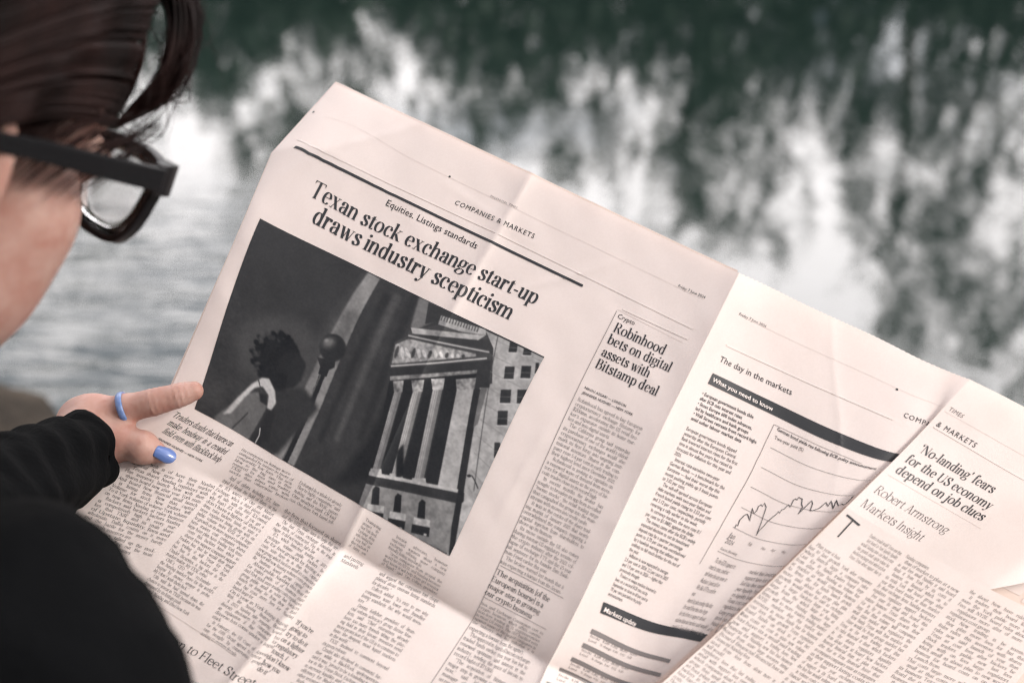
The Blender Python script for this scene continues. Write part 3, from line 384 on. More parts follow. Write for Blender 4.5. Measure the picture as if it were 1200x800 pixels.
('block', 'C', 'article_text', 'body', ['Nasdaq companies.\\', ' than of market to plan at a new', 'as and fees small Nasdaq it said board', 'funds it from York by its costs it', ' business on financial which on to', 'its rivals York will board group after', 'year their board traders at than market', 'By their exchange firms Nasdaq investors', 'regulators regulators support backers', ' fees state its small and board this', 'volume business Texas shares but is', 'For in by to investors growth their', 'large that than volume will companies', 'small state market will regulators the', ' New funds Texas with has market its', ' Have would be from group market but', 'Texas as for with trading and this', 'to rules financial it their which backers', 'In the shares regulators liquidity', 'from about year at board New backers', 'financial financial than at plan volume', 'after that as from financial have that', 'as companies companies state as companies', 'as their support listing costs its', 'With at have year exchange rivals', 'of support is its board state business', 'the has has would volume rules and board', ' in volume costs new trading from stock', 'Financial would of plan its large board', 'its new of which but board would', 'their about with launch launch about', 'board trading costs than of at but', ' support last companies the funds the', ' funds listing small firms with from', 'capital trading is market rivals rivals', 'traders be growth fees would fees', 'business funds listing rules year', 'last fees the trading traders is', 'trading large rivals fees liquidity', 'more liquidity NYSE their companies', ' with NYSE financial.\\', 'will launch board this by that by', 'in and York from regulators NYSE fees', 'by growth volume funds plan which the', 'Year traders rules small market will', 'the be New about large as Texas board', ' has that than market New support', 'trading about.\\', 'State that small Texas more business', 'business growth regulators York on', 'state traders on Texas support growth', 'this board of will but about would New', 'that small which group has large', 'from but.\\', 'cost fees funds and Nasdaq York at volume', 'exchange growth listing year large for', ' growth New Texas their at growth funds', 'rules exchange in listing New stock', 'cost as last costs has companies and', 'financial on traders liquidity group'], (569.66, 140.14, 617.71, 140.73999999999998, 569.66, 393.84), 0.98, 'ink', 1),
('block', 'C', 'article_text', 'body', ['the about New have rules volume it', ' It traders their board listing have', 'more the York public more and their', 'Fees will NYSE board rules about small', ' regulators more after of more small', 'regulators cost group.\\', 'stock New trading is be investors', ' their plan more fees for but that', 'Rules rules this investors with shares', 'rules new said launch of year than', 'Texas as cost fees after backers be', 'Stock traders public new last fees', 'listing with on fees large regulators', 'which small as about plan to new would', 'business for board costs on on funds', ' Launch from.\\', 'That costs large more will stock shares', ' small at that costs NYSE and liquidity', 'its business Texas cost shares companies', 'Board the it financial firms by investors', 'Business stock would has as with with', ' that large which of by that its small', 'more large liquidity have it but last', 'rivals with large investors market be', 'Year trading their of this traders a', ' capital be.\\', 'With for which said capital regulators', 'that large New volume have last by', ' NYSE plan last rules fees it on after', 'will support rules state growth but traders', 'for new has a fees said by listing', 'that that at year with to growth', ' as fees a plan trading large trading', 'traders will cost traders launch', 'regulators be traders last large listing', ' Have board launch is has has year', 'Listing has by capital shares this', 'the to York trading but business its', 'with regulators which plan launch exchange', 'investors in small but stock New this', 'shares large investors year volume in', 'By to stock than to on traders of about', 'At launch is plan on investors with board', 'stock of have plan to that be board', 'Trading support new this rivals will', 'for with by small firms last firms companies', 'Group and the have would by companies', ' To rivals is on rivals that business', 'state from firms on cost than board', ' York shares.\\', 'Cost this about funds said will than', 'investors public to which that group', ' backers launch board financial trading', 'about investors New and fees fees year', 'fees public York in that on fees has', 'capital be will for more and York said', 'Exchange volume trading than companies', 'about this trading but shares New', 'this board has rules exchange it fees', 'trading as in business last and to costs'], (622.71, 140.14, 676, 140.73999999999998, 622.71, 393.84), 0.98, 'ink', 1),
('dot', 'L', 'print_speck', (117.99, 28.44), 0.8, 'ink'),
('dot', 'A', 'print_speck', (468.55, 30.09), 0.8, 'ink'),
('dot', 'L', 'print_speck', (3.43, 25.28), 0.8, 'ink'),
]
PRINT = [
(46,9,0.2,[(0.0117,0.3517),(0.1973,0.3848),(0.193,0.7106),(0.0086,0.9215),(-0.0867,0.7264),(-0.0831,0.4144)]),
(52,9,0.2,[(-0.025,0.7947),(0.2895,0.7128),(0.3583,0.958),(-0.0028,1.0457)]),
(62,6,0.1,[(0.3839,0.0072),(0.4294,0.0072),(0.3998,0.6308),(0.3175,1.0093),(0.247,1.0074),(0.3122,0.4629)]),
(118,1,0.15,[(0.386,0.0059),(0.4294,0.0072),(0.4204,0.2155),(0.4178,0.3795),(0.4126,0.6754),(0.3969,0.9976),(0.3153,1.0015),(0.3417,0.566),(0.3552,0.3629),(0.3715,0.1343)]),
(90,4,0.2,[(0.3713,0.1982),(0.4163,0.2014),(0.409,0.4818),(0.3617,0.4982),(0.3594,0.3773)]),
(48,0,0.12,[(0.4294,0.0072),(0.4997,0.0069),(0.6299,0.0241),(0.7402,0.6212),(0.6898,0.8695),(0.4491,1.0374),(0.3991,0.9958),(0.4126,0.6754),(0.4178,0.3795),(0.4204,0.2155)]),
(38,2,0.1,[(0.4598,0.056),(0.4871,0.0576),(0.4632,0.6915),(0.4601,0.8406),(0.4394,0.8382)]),
(66,2,0.1,[(0.4903,0.0359),(0.5174,0.0375),(0.5164,0.6511),(0.5139,0.7984),(0.4935,0.796)]),
(38,2,0.1,[(0.5405,0.0027),(0.5672,0.0045),(0.5893,0.5956),(0.5877,0.7406),(0.5677,0.7381)]),
(66,2,0.1,[(0.5751,-0.0201),(0.6016,-0.0183),(0.6606,0.5415),(0.6598,0.6841),(0.6401,0.6816)]),
(28,5,0.1,[(0.6198,0.4673),(0.697,0.479),(0.7305,0.8362),(0.5536,0.9808),(0.5981,0.7325)]),
(30,0,0,[(0.3692,0.487),(0.3656,0.6862),(0.35,1.0052),(0.3705,1.0027),(0.3856,0.6839),(0.3888,0.4845)]),
(82,0,0,[(0.3712,0.5076),(0.3645,0.6918),(0.349,0.9922),(0.3538,0.9917),(0.3692,0.6914),(0.3758,0.5072)]),
(32,0,0,[(0.3411,0.4812),(0.4014,0.4556),(0.4077,0.4862),(0.3939,0.5103),(0.3937,0.5459),(0.3635,0.5501),(0.3616,0.516)]),
(34,1,0,[(0.4195,0.3766),(0.4224,0.3907),(0.4231,0.4057),(0.4215,0.4207),(0.4177,0.4349),(0.4119,0.4478),(0.4044,0.4586),(0.3956,0.4668),(0.3858,0.472),(0.3757,0.4738),(0.3656,0.4722),(0.3561,0.4673),(0.3477,0.4592),(0.3409,0.4485),(0.3359,0.4356),(0.3331,0.4213),(0.3325,0.4062),(0.3342,0.3911),(0.3381,0.3768),(0.344,0.364),(0.3516,0.3534),(0.3605,0.3454),(0.3702,0.3405),(0.3803,0.3388),(0.3902,0.3405),(0.3996,0.3454),(0.4078,0.3534),(0.4146,0.3639)]),
(92,3,0,[(0.3768,0.3671),(0.3787,0.3711),(0.3797,0.3762),(0.3796,0.3819),(0.3786,0.3881),(0.3766,0.3945),(0.3737,0.4008),(0.3701,0.4065),(0.366,0.4115),(0.3615,0.4155),(0.357,0.4182),(0.3525,0.4196),(0.3484,0.4196),(0.3449,0.4181),(0.3421,0.4153),(0.3401,0.4112),(0.3392,0.4062),(0.3392,0.4004),(0.3403,0.3941),(0.3423,0.3877),(0.3452,0.3814),(0.3488,0.3757),(0.353,0.3708),(0.3574,0.3668),(0.362,0.3641),(0.3664,0.3628),(0.3705,0.3628),(0.374,0.3643)]),
(120,1,0,[(0.3566,0.3786),(0.3573,0.38),(0.3577,0.3818),(0.3576,0.3838),(0.3573,0.386),(0.3566,0.3883),(0.3556,0.3905),(0.3543,0.3925),(0.3529,0.3942),(0.3513,0.3956),(0.3497,0.3965),(0.3481,0.397),(0.3467,0.397),(0.3454,0.3964),(0.3444,0.3954),(0.3437,0.394),(0.3434,0.3922),(0.3434,0.3901),(0.3437,0.3879),(0.3444,0.3857),(0.3455,0.3835),(0.3467,0.3815),(0.3482,0.3797),(0.3497,0.3784),(0.3513,0.3774),(0.3529,0.377),(0.3544,0.377),(0.3556,0.3775)]),
(62,8,0,[(0.3341,0.4474),(0.341,0.4856),(0.3411,0.5267),(0.3343,0.5688),(0.3207,0.6099),(0.301,0.648),(0.2761,0.6811),(0.2471,0.7075),(0.2156,0.7257),(0.183,0.7347),(0.1511,0.7339),(0.1216,0.7232),(0.0961,0.7032),(0.0759,0.6749),(0.0621,0.6398),(0.0555,0.5998),(0.0563,0.5571),(0.0645,0.5139),(0.0795,0.4725),(0.1004,0.4349),(0.1261,0.4031),(0.1553,0.3784),(0.1865,0.362),(0.2182,0.3547),(0.2488,0.3566),(0.2769,0.3675),(0.3012,0.387),(0.3206,0.4141)]),
(24,1,0.5,[(0.2905,0.5664),(0.287,0.5937),(0.2795,0.6201),(0.2684,0.6442),(0.254,0.665),(0.2372,0.6812),(0.2188,0.6921),(0.1997,0.697),(0.1809,0.6956),(0.1634,0.6881),(0.148,0.6747),(0.1357,0.6561),(0.1269,0.6333),(0.1223,0.6076),(0.1219,0.5802),(0.1259,0.5525),(0.1339,0.5261),(0.1455,0.5022),(0.1601,0.4819),(0.177,0.4664),(0.1953,0.4562),(0.2141,0.4519),(0.2324,0.4537),(0.2495,0.4613),(0.2644,0.4745),(0.2765,0.4925),(0.2851,0.5146),(0.2899,0.5396)]),
(30,2,0,[(0.3145,0.5665),(0.3157,0.5849),(0.3145,0.6036),(0.3108,0.6215),(0.3048,0.6379),(0.2968,0.6519),(0.2872,0.6627),(0.2765,0.6699),(0.2652,0.673),(0.2539,0.6719),(0.2431,0.6665),(0.2335,0.6573),(0.2255,0.6446),(0.2195,0.629),(0.2158,0.6115),(0.2146,0.5929),(0.216,0.5741),(0.2199,0.5561),(0.2261,0.5398),(0.2342,0.5261),(0.2438,0.5155),(0.2545,0.5086),(0.2657,0.5058),(0.2768,0.5071),(0.2874,0.5124),(0.2969,0.5216),(0.3048,0.5341),(0.3107,0.5493)]),
(33,1,0,[(0.2745,0.5073),(0.3114,0.5343),(0.3146,0.5641),(0.3078,0.587),(0.3162,0.6168),(0.2978,0.6702),(0.2585,0.6992),(0.2556,0.5923)]),
(16,1,0.3,[(0.1388,0.5905),(0.139,0.593),(0.1386,0.5957),(0.1377,0.5985),(0.1364,0.601),(0.1347,0.6034),(0.1326,0.6053),(0.1304,0.6067),(0.1281,0.6076),(0.1257,0.6079),(0.1236,0.6076),(0.1217,0.6067),(0.1201,0.6053),(0.119,0.6033),(0.1183,0.601),(0.1182,0.5984),(0.1185,0.5957),(0.1194,0.593),(0.1208,0.5904),(0.1225,0.5881),(0.1245,0.5862),(0.1268,0.5847),(0.1291,0.5838),(0.1314,0.5835),(0.1336,0.5838),(0.1355,0.5848),(0.137,0.5862),(0.1382,0.5881)]),
(58,1,0.3,[(0.136,0.6488),(0.1356,0.6471),(0.1358,0.645),(0.1365,0.6427),(0.1376,0.6403),(0.1391,0.6379),(0.1409,0.6356),(0.143,0.6336),(0.1451,0.6318),(0.1473,0.6306),(0.1494,0.6298),(0.1514,0.6295),(0.153,0.6298),(0.1542,0.6306),(0.155,0.6319),(0.1553,0.6336),(0.1552,0.6357),(0.1545,0.638),(0.1534,0.6404),(0.1519,0.6428),(0.1501,0.6451),(0.148,0.6471),(0.1459,0.6488),(0.1437,0.6501),(0.1415,0.6509),(0.1396,0.6512),(0.138,0.6509),(0.1368,0.6501)]),
(58,1,0.3,[(0.2238,0.4864),(0.2227,0.4864),(0.2215,0.4856),(0.2203,0.484),(0.2192,0.4816),(0.2182,0.4787),(0.2175,0.4753),(0.2169,0.4717),(0.2166,0.4679),(0.2166,0.4643),(0.2168,0.4609),(0.2173,0.4579),(0.218,0.4555),(0.2189,0.4539),(0.22,0.453),(0.2212,0.453),(0.2224,0.4538),(0.2235,0.4554),(0.2246,0.4577),(0.2256,0.4607),(0.2263,0.464),(0.2269,0.4677),(0.2272,0.4714),(0.2272,0.4751),(0.227,0.4785),(0.2265,0.4815),(0.2258,0.4838),(0.2249,0.4855)]),
(16,1,0.3,[(0.1802,0.6699),(0.1789,0.6715),(0.1771,0.6725),(0.175,0.6729),(0.1726,0.6726),(0.17,0.6716),(0.1674,0.67),(0.1649,0.6678),(0.1626,0.6652),(0.1607,0.6624),(0.1592,0.6593),(0.1583,0.6563),(0.1579,0.6535),(0.1581,0.6509),(0.1588,0.6487),(0.1601,0.6471),(0.1619,0.6461),(0.164,0.6458),(0.1664,0.6461),(0.169,0.6471),(0.1716,0.6487),(0.1741,0.6509),(0.1764,0.6534),(0.1783,0.6563),(0.1797,0.6593),(0.1807,0.6623),(0.1811,0.6652),(0.1809,0.6678)]),
(22,1,0.3,[(0.1203,0.6011),(0.1192,0.603),(0.1178,0.6046),(0.1163,0.6058),(0.1146,0.6065),(0.113,0.6067),(0.1114,0.6064),(0.1099,0.6056),(0.1087,0.6043),(0.1077,0.6026),(0.1071,0.6006),(0.1068,0.5984),(0.1069,0.596),(0.1074,0.5937),(0.1082,0.5916),(0.1093,0.5896),(0.1107,0.5881),(0.1122,0.5869),(0.1139,0.5862),(0.1155,0.586),(0.1171,0.5863),(0.1186,0.5872),(0.1198,0.5884),(0.1208,0.5901),(0.1214,0.5921),(0.1217,0.5943),(0.1216,0.5967),(0.1211,0.599)]),
(20,1,0.3,[(0.245,0.4659),(0.244,0.4667),(0.2428,0.467),(0.2416,0.4668),(0.2402,0.4662),(0.2389,0.4652),(0.2377,0.4638),(0.2367,0.462),(0.2358,0.4601),(0.2352,0.458),(0.2349,0.4559),(0.2349,0.4538),(0.2351,0.452),(0.2357,0.4505),(0.2365,0.4493),(0.2375,0.4485),(0.2386,0.4482),(0.2399,0.4483),(0.2413,0.4489),(0.2425,0.45),(0.2438,0.4514),(0.2448,0.4531),(0.2457,0.4551),(0.2463,0.4572),(0.2466,0.4593),(0.2466,0.4613),(0.2464,0.4631),(0.2458,0.4647)]),
(20,1,0.3,[(0.2157,0.4871),(0.2138,0.4871),(0.2119,0.4864),(0.2103,0.4851),(0.209,0.4833),(0.208,0.4811),(0.2074,0.4785),(0.2073,0.4758),(0.2076,0.473),(0.2084,0.4703),(0.2095,0.4678),(0.211,0.4657),(0.2127,0.464),(0.2146,0.4629),(0.2166,0.4623),(0.2185,0.4624),(0.2203,0.4631),(0.2219,0.4644),(0.2233,0.4662),(0.2242,0.4684),(0.2248,0.471),(0.2249,0.4737),(0.2246,0.4765),(0.2239,0.4792),(0.2228,0.4816),(0.2213,0.4838),(0.2196,0.4855),(0.2177,0.4866)]),
(44,1,0.3,[(0.1668,0.4889),(0.1662,0.4909),(0.1651,0.4927),(0.1635,0.4943),(0.1615,0.4955),(0.1593,0.4964),(0.1568,0.4968),(0.1543,0.4968),(0.1518,0.4963),(0.1495,0.4954),(0.1476,0.4942),(0.146,0.4926),(0.1449,0.4907),(0.1444,0.4887),(0.1444,0.4867),(0.145,0.4847),(0.1461,0.4829),(0.1477,0.4813),(0.1497,0.4801),(0.152,0.4792),(0.1544,0.4788),(0.1569,0.4788),(0.1594,0.4793),(0.1617,0.4802),(0.1636,0.4814),(0.1652,0.483),(0.1663,0.4849),(0.1668,0.4869)]),
(58,1,0.3,[(0.1586,0.4869),(0.1576,0.4879),(0.1562,0.4884),(0.1546,0.4883),(0.1527,0.4876),(0.1508,0.4864),(0.1488,0.4847),(0.147,0.4827),(0.1453,0.4803),(0.144,0.4778),(0.1429,0.4753),(0.1423,0.4728),(0.142,0.4706),(0.1423,0.4686),(0.1429,0.4671),(0.1439,0.4661),(0.1453,0.4657),(0.1469,0.4658),(0.1488,0.4665),(0.1507,0.4677),(0.1527,0.4693),(0.1545,0.4714),(0.1562,0.4737),(0.1575,0.4762),(0.1586,0.4788),(0.1592,0.4812),(0.1595,0.4835),(0.1592,0.4854)]),
(16,1,0.3,[(0.1862,0.4751),(0.1848,0.4773),(0.183,0.479),(0.1807,0.4801),(0.1782,0.4805),(0.1755,0.4801),(0.1729,0.4792),(0.1703,0.4776),(0.168,0.4754),(0.166,0.4729),(0.1645,0.47),(0.1635,0.4669),(0.1632,0.4639),(0.1634,0.461),(0.1642,0.4583),(0.1656,0.4562),(0.1675,0.4545),(0.1697,0.4534),(0.1722,0.4531),(0.1749,0.4534),(0.1776,0.4544),(0.1802,0.456),(0.1825,0.4581),(0.1844,0.4607),(0.1859,0.4635),(0.1869,0.4666),(0.1873,0.4696),(0.187,0.4725)]),
(16,1,0.3,[(0.1339,0.5996),(0.1319,0.601),(0.1297,0.6015),(0.1273,0.6012),(0.125,0.6001),(0.1227,0.5981),(0.1207,0.5955),(0.119,0.5923),(0.1178,0.5887),(0.117,0.5848),(0.1167,0.581),(0.117,0.5773),(0.1177,0.574),(0.119,0.5712),(0.1206,0.569),(0.1226,0.5676),(0.1249,0.5671),(0.1272,0.5674),(0.1296,0.5686),(0.1318,0.5705),(0.1338,0.5731),(0.1355,0.5763),(0.1367,0.5799),(0.1375,0.5837),(0.1378,0.5876),(0.1376,0.5913),(0.1368,0.5946),(0.1356,0.5974)]),
(44,1,0.3,[(0.1451,0.6589),(0.1441,0.6602),(0.1426,0.6609),(0.1407,0.661),(0.1386,0.6606),(0.1363,0.6596),(0.134,0.6581),(0.1317,0.6562),(0.1296,0.654),(0.1278,0.6515),(0.1264,0.649),(0.1254,0.6464),(0.1249,0.6441),(0.1249,0.642),(0.1254,0.6403),(0.1265,0.639),(0.128,0.6383),(0.1298,0.6382),(0.1319,0.6386),(0.1342,0.6396),(0.1365,0.6411),(0.1388,0.643),(0.1409,0.6452),(0.1427,0.6477),(0.1441,0.6502),(0.1451,0.6528),(0.1456,0.6551),(0.1456,0.6572)]),
(58,1,0.3,[(0.1928,0.4884),(0.1923,0.4866),(0.1922,0.4846),(0.1926,0.4823),(0.1934,0.4799),(0.1946,0.4775),(0.1961,0.4753),(0.1979,0.4734),(0.1998,0.4717),(0.2018,0.4706),(0.2037,0.4699),(0.2055,0.4697),(0.2071,0.47),(0.2083,0.4709),(0.2092,0.4723),(0.2097,0.474),(0.2097,0.4761),(0.2094,0.4783),(0.2086,0.4807),(0.2074,0.4831),(0.2059,0.4853),(0.2041,0.4873),(0.2022,0.4889),(0.2002,0.4901),(0.1983,0.4908),(0.1965,0.491),(0.1949,0.4906),(0.1937,0.4897)]),
(22,1,0.3,[(0.149,0.5217),(0.1479,0.5238),(0.1461,0.5255),(0.1438,0.5267),(0.141,0.5273),(0.1379,0.5273),(0.1346,0.5267),(0.1314,0.5255),(0.1283,0.5238),(0.1255,0.5217),(0.1232,0.5192),(0.1214,0.5166),(0.1204,0.5138),(0.12,0.5112),(0.1204,0.5087),(0.1215,0.5066),(0.1232,0.5049),(0.1256,0.5037),(0.1284,0.5031),(0.1315,0.5031),(0.1347,0.5037),(0.138,0.5049),(0.1411,0.5066),(0.1439,0.5087),(0.1462,0.5112),(0.1479,0.5138),(0.149,0.5166),(0.1493,0.5192)]),
(20,1,0.3,[(0.1321,0.6547),(0.1306,0.6557),(0.1289,0.6561),(0.1271,0.6559),(0.1252,0.6549),(0.1235,0.6533),(0.1219,0.6512),(0.1206,0.6487),(0.1196,0.6458),(0.1189,0.6428),(0.1187,0.6398),(0.1188,0.6369),(0.1194,0.6343),(0.1203,0.6321),(0.1216,0.6305),(0.1231,0.6294),(0.1248,0.629),(0.1266,0.6293),(0.1284,0.6303),(0.1301,0.6319),(0.1317,0.634),(0.133,0.6365),(0.134,0.6393),(0.1347,0.6423),(0.1349,0.6454),(0.1348,0.6482),(0.1342,0.6508),(0.1333,0.653)]),
(16,1,0.3,[(0.1313,0.5448),(0.1305,0.5476),(0.1293,0.5501),(0.1278,0.5523),(0.1261,0.5541),(0.1242,0.5552),(0.1223,0.5558),(0.1204,0.5557),(0.1186,0.555),(0.1171,0.5536),(0.1159,0.5518),(0.115,0.5495),(0.1146,0.5468),(0.1146,0.544),(0.115,0.5411),(0.1158,0.5383),(0.117,0.5357),(0.1185,0.5335),(0.1202,0.5318),(0.1221,0.5306),(0.124,0.5301),(0.1259,0.5302),(0.1277,0.5309),(0.1292,0.5322),(0.1304,0.5341),(0.1313,0.5364),(0.1317,0.5391),(0.1317,0.5419)]),
(22,1,0.3,[(0.1249,0.618),(0.123,0.6172),(0.1214,0.6155),(0.1201,0.6129),(0.1193,0.6095),(0.1188,0.6056),(0.1189,0.6012),(0.1194,0.5968),(0.1204,0.5923),(0.1218,0.5882),(0.1235,0.5845),(0.1255,0.5816),(0.1275,0.5794),(0.1297,0.5782),(0.1317,0.5779),(0.1336,0.5787),(0.1352,0.5804),(0.1365,0.583),(0.1374,0.5863),(0.1378,0.5903),(0.1377,0.5946),(0.1372,0.599),(0.1362,0.6035),(0.1349,0.6076),(0.1332,0.6113),(0.1312,0.6143),(0.1291,0.6165),(0.127,0.6177)]),
(20,1,0.3,[(0.2325,0.4591),(0.2312,0.4611),(0.2295,0.4625),(0.2277,0.4634),(0.2257,0.4637),(0.2236,0.4635),(0.2216,0.4626),(0.2198,0.4612),(0.2182,0.4593),(0.217,0.4571),(0.2162,0.4545),(0.2158,0.4519),(0.2158,0.4492),(0.2163,0.4467),(0.2173,0.4444),(0.2186,0.4424),(0.2203,0.441),(0.2221,0.4401),(0.2241,0.4398),(0.2262,0.44),(0.2282,0.4409),(0.23,0.4423),(0.2316,0.4442),(0.2328,0.4464),(0.2336,0.449),(0.234,0.4516),(0.234,0.4543),(0.2335,0.4568)]),
(58,1,0.3,[(0.2106,0.4706),(0.2089,0.47),(0.2074,0.4686),(0.2062,0.4664),(0.2053,0.4636),(0.2049,0.4603),(0.2048,0.4566),(0.2052,0.4528),(0.206,0.4491),(0.2071,0.4456),(0.2085,0.4425),(0.2101,0.4399),(0.2119,0.4381),(0.2137,0.437),(0.2155,0.4368),(0.2172,0.4374),(0.2187,0.4388),(0.2199,0.441),(0.2207,0.4438),(0.2212,0.4471),(0.2213,0.4507),(0.2209,0.4545),(0.2201,0.4583),(0.219,0.4618),(0.2176,0.4649),(0.216,0.4674),(0.2142,0.4693),(0.2124,0.4704)]),
(16,1,0.3,[(0.1515,0.5441),(0.1503,0.545),(0.1487,0.5453),(0.1469,0.5448),(0.1449,0.5436),(0.1429,0.5418),(0.141,0.5394),(0.1393,0.5367),(0.1377,0.5336),(0.1366,0.5304),(0.1357,0.5272),(0.1354,0.5242),(0.1354,0.5216),(0.1359,0.5194),(0.1368,0.5178),(0.1381,0.5169),(0.1397,0.5167),(0.1415,0.5171),(0.1434,0.5183),(0.1454,0.5201),(0.1473,0.5225),(0.1491,0.5253),(0.1506,0.5283),(0.1518,0.5315),(0.1526,0.5347),(0.153,0.5377),(0.1529,0.5403),(0.1524,0.5425)]),
(22,1,0.3,[(0.2191,0.4829),(0.2183,0.4846),(0.2168,0.4861),(0.2149,0.4871),(0.2125,0.4877),(0.2097,0.4877),(0.2068,0.4874),(0.2039,0.4865),(0.2011,0.4852),(0.1985,0.4836),(0.1963,0.4817),(0.1946,0.4796),(0.1935,0.4775),(0.1931,0.4753),(0.1932,0.4733),(0.1941,0.4716),(0.1955,0.4702),(0.1975,0.4692),(0.1999,0.4686),(0.2026,0.4685),(0.2056,0.4689),(0.2085,0.4698),(0.2113,0.471),(0.2139,0.4727),(0.216,0.4746),(0.2177,0.4767),(0.2188,0.4788),(0.2193,0.4809)]),
(58,1,0.3,[(0.1427,0.6031),(0.1416,0.6048),(0.1399,0.6059),(0.1378,0.6065),(0.1354,0.6065),(0.1326,0.6059),(0.1298,0.6048),(0.1271,0.6032),(0.1245,0.6011),(0.1222,0.5987),(0.1203,0.5962),(0.1189,0.5935),(0.1182,0.591),(0.118,0.5886),(0.1185,0.5865),(0.1196,0.5849),(0.1213,0.5837),(0.1234,0.5831),(0.1259,0.5831),(0.1286,0.5837),(0.1314,0.5849),(0.1341,0.5865),(0.1367,0.5886),(0.139,0.5909),(0.1409,0.5935),(0.1422,0.5961),(0.143,0.5987),(0.1431,0.6011)]),
(44,1,0.3,[(0.1208,0.6139),(0.1208,0.6121),(0.1215,0.6098),(0.1229,0.6072),(0.1249,0.6044),(0.1275,0.6016),(0.1306,0.5988),(0.1338,0.5962),(0.1372,0.594),(0.1405,0.5922),(0.1435,0.591),(0.1462,0.5903),(0.1483,0.5904),(0.1498,0.591),(0.1506,0.5923),(0.1507,0.5941),(0.15,0.5963),(0.1486,0.5989),(0.1466,0.6017),(0.144,0.6046),(0.141,0.6074),(0.1377,0.6099),(0.1344,0.6122),(0.1311,0.614),(0.128,0.6152),(0.1253,0.6158),(0.1232,0.6158),(0.1217,0.6152)]),
(44,1,0.3,[(0.131,0.5585),(0.1305,0.5572),(0.1304,0.5554),(0.1307,0.5533),(0.1315,0.5509),(0.1326,0.5483),(0.1341,0.5458),(0.1357,0.5434),(0.1376,0.5412),(0.1395,0.5394),(0.1413,0.538),(0.1431,0.5371),(0.1446,0.5367),(0.1459,0.537),(0.1467,0.5378),(0.1472,0.5391),(0.1473,0.5409),(0.147,0.543),(0.1462,0.5454),(0.1451,0.5479),(0.1437,0.5504),(0.142,0.5529),(0.1401,0.5551),(0.1382,0.5569),(0.1364,0.5583),(0.1346,0.5592),(0.1331,0.5595),(0.1318,0.5593)]),
(44,1,0.3,[(0.1806,0.4826),(0.1807,0.485),(0.1801,0.4876),(0.1787,0.4904),(0.1768,0.4933),(0.1743,0.496),(0.1714,0.4985),(0.1682,0.5005),(0.1649,0.5021),(0.1617,0.5032),(0.1588,0.5036),(0.1561,0.5034),(0.154,0.5026),(0.1525,0.5011),(0.1517,0.4992),(0.1517,0.4968),(0.1523,0.4942),(0.1537,0.4913),(0.1556,0.4885),(0.1581,0.4858),(0.161,0.4833),(0.1642,0.4812),(0.1675,0.4796),(0.1707,0.4786),(0.1736,0.4782),(0.1762,0.4784),(0.1783,0.4793),(0.1798,0.4807)]),
(44,1,0.3,[(0.1367,0.5959),(0.1356,0.595),(0.1347,0.5935),(0.1342,0.5915),(0.134,0.5893),(0.1341,0.5868),(0.1346,0.5842),(0.1354,0.5816),(0.1365,0.5792),(0.1378,0.5771),(0.1392,0.5753),(0.1407,0.5741),(0.1423,0.5734),(0.1438,0.5732),(0.1451,0.5736),(0.1462,0.5746),(0.1471,0.5761),(0.1476,0.578),(0.1478,0.5803),(0.1477,0.5828),(0.1472,0.5854),(0.1464,0.5879),(0.1454,0.5903),(0.1441,0.5925),(0.1426,0.5942),(0.1411,0.5955),(0.1395,0.5962),(0.1381,0.5964)]),
(30,1,0.3,[(0.1387,0.5833),(0.1371,0.5831),(0.1357,0.5818),(0.1343,0.5796),(0.1332,0.5764),(0.1323,0.5726),(0.1318,0.5682),(0.1316,0.5635),(0.1317,0.5587),(0.1322,0.554),(0.133,0.5498),(0.134,0.5462),(0.1353,0.5434),(0.1368,0.5415),(0.1383,0.5406),(0.1398,0.5408),(0.1413,0.5421),(0.1426,0.5443),(0.1437,0.5475),(0.1446,0.5513),(0.1451,0.5557),(0.1454,0.5604),(0.1452,0.5652),(0.1448,0.5698),(0.144,0.574),(0.1429,0.5777),(0.1416,0.5805),(0.1402,0.5824)]),
(16,1,0.3,[(0.1547,0.6665),(0.1537,0.6655),(0.153,0.6639),(0.1526,0.6618),(0.1525,0.6593),(0.1528,0.6565),(0.1534,0.6535),(0.1544,0.6506),(0.1556,0.6478),(0.157,0.6453),(0.1585,0.6432),(0.1601,0.6416),(0.1616,0.6407),(0.1631,0.6403),(0.1643,0.6407),(0.1654,0.6417),(0.1661,0.6432),(0.1665,0.6453),(0.1666,0.6478),(0.1663,0.6506),(0.1657,0.6536),(0.1647,0.6565),(0.1635,0.6593),(0.1621,0.6619),(0.1606,0.664),(0.159,0.6655),(0.1575,0.6665),(0.156,0.6668)]),
(22,1,0.3,[(0.1485,0.5625),(0.1471,0.5638),(0.1454,0.5644),(0.1434,0.5643),(0.1413,0.5636),(0.139,0.5622),(0.1368,0.5602),(0.1348,0.5578),(0.133,0.555),(0.1315,0.5519),(0.1305,0.5488),(0.1299,0.5458),(0.1298,0.543),(0.1302,0.5407),(0.1311,0.5388),(0.1325,0.5375),(0.1342,0.5368),(0.1362,0.5369),(0.1384,0.5376),(0.1406,0.539),(0.1428,0.541),(0.1449,0.5434),(0.1467,0.5463),(0.1481,0.5493),(0.1492,0.5524),(0.1497,0.5554),(0.1498,0.5582),(0.1494,0.5606)]),
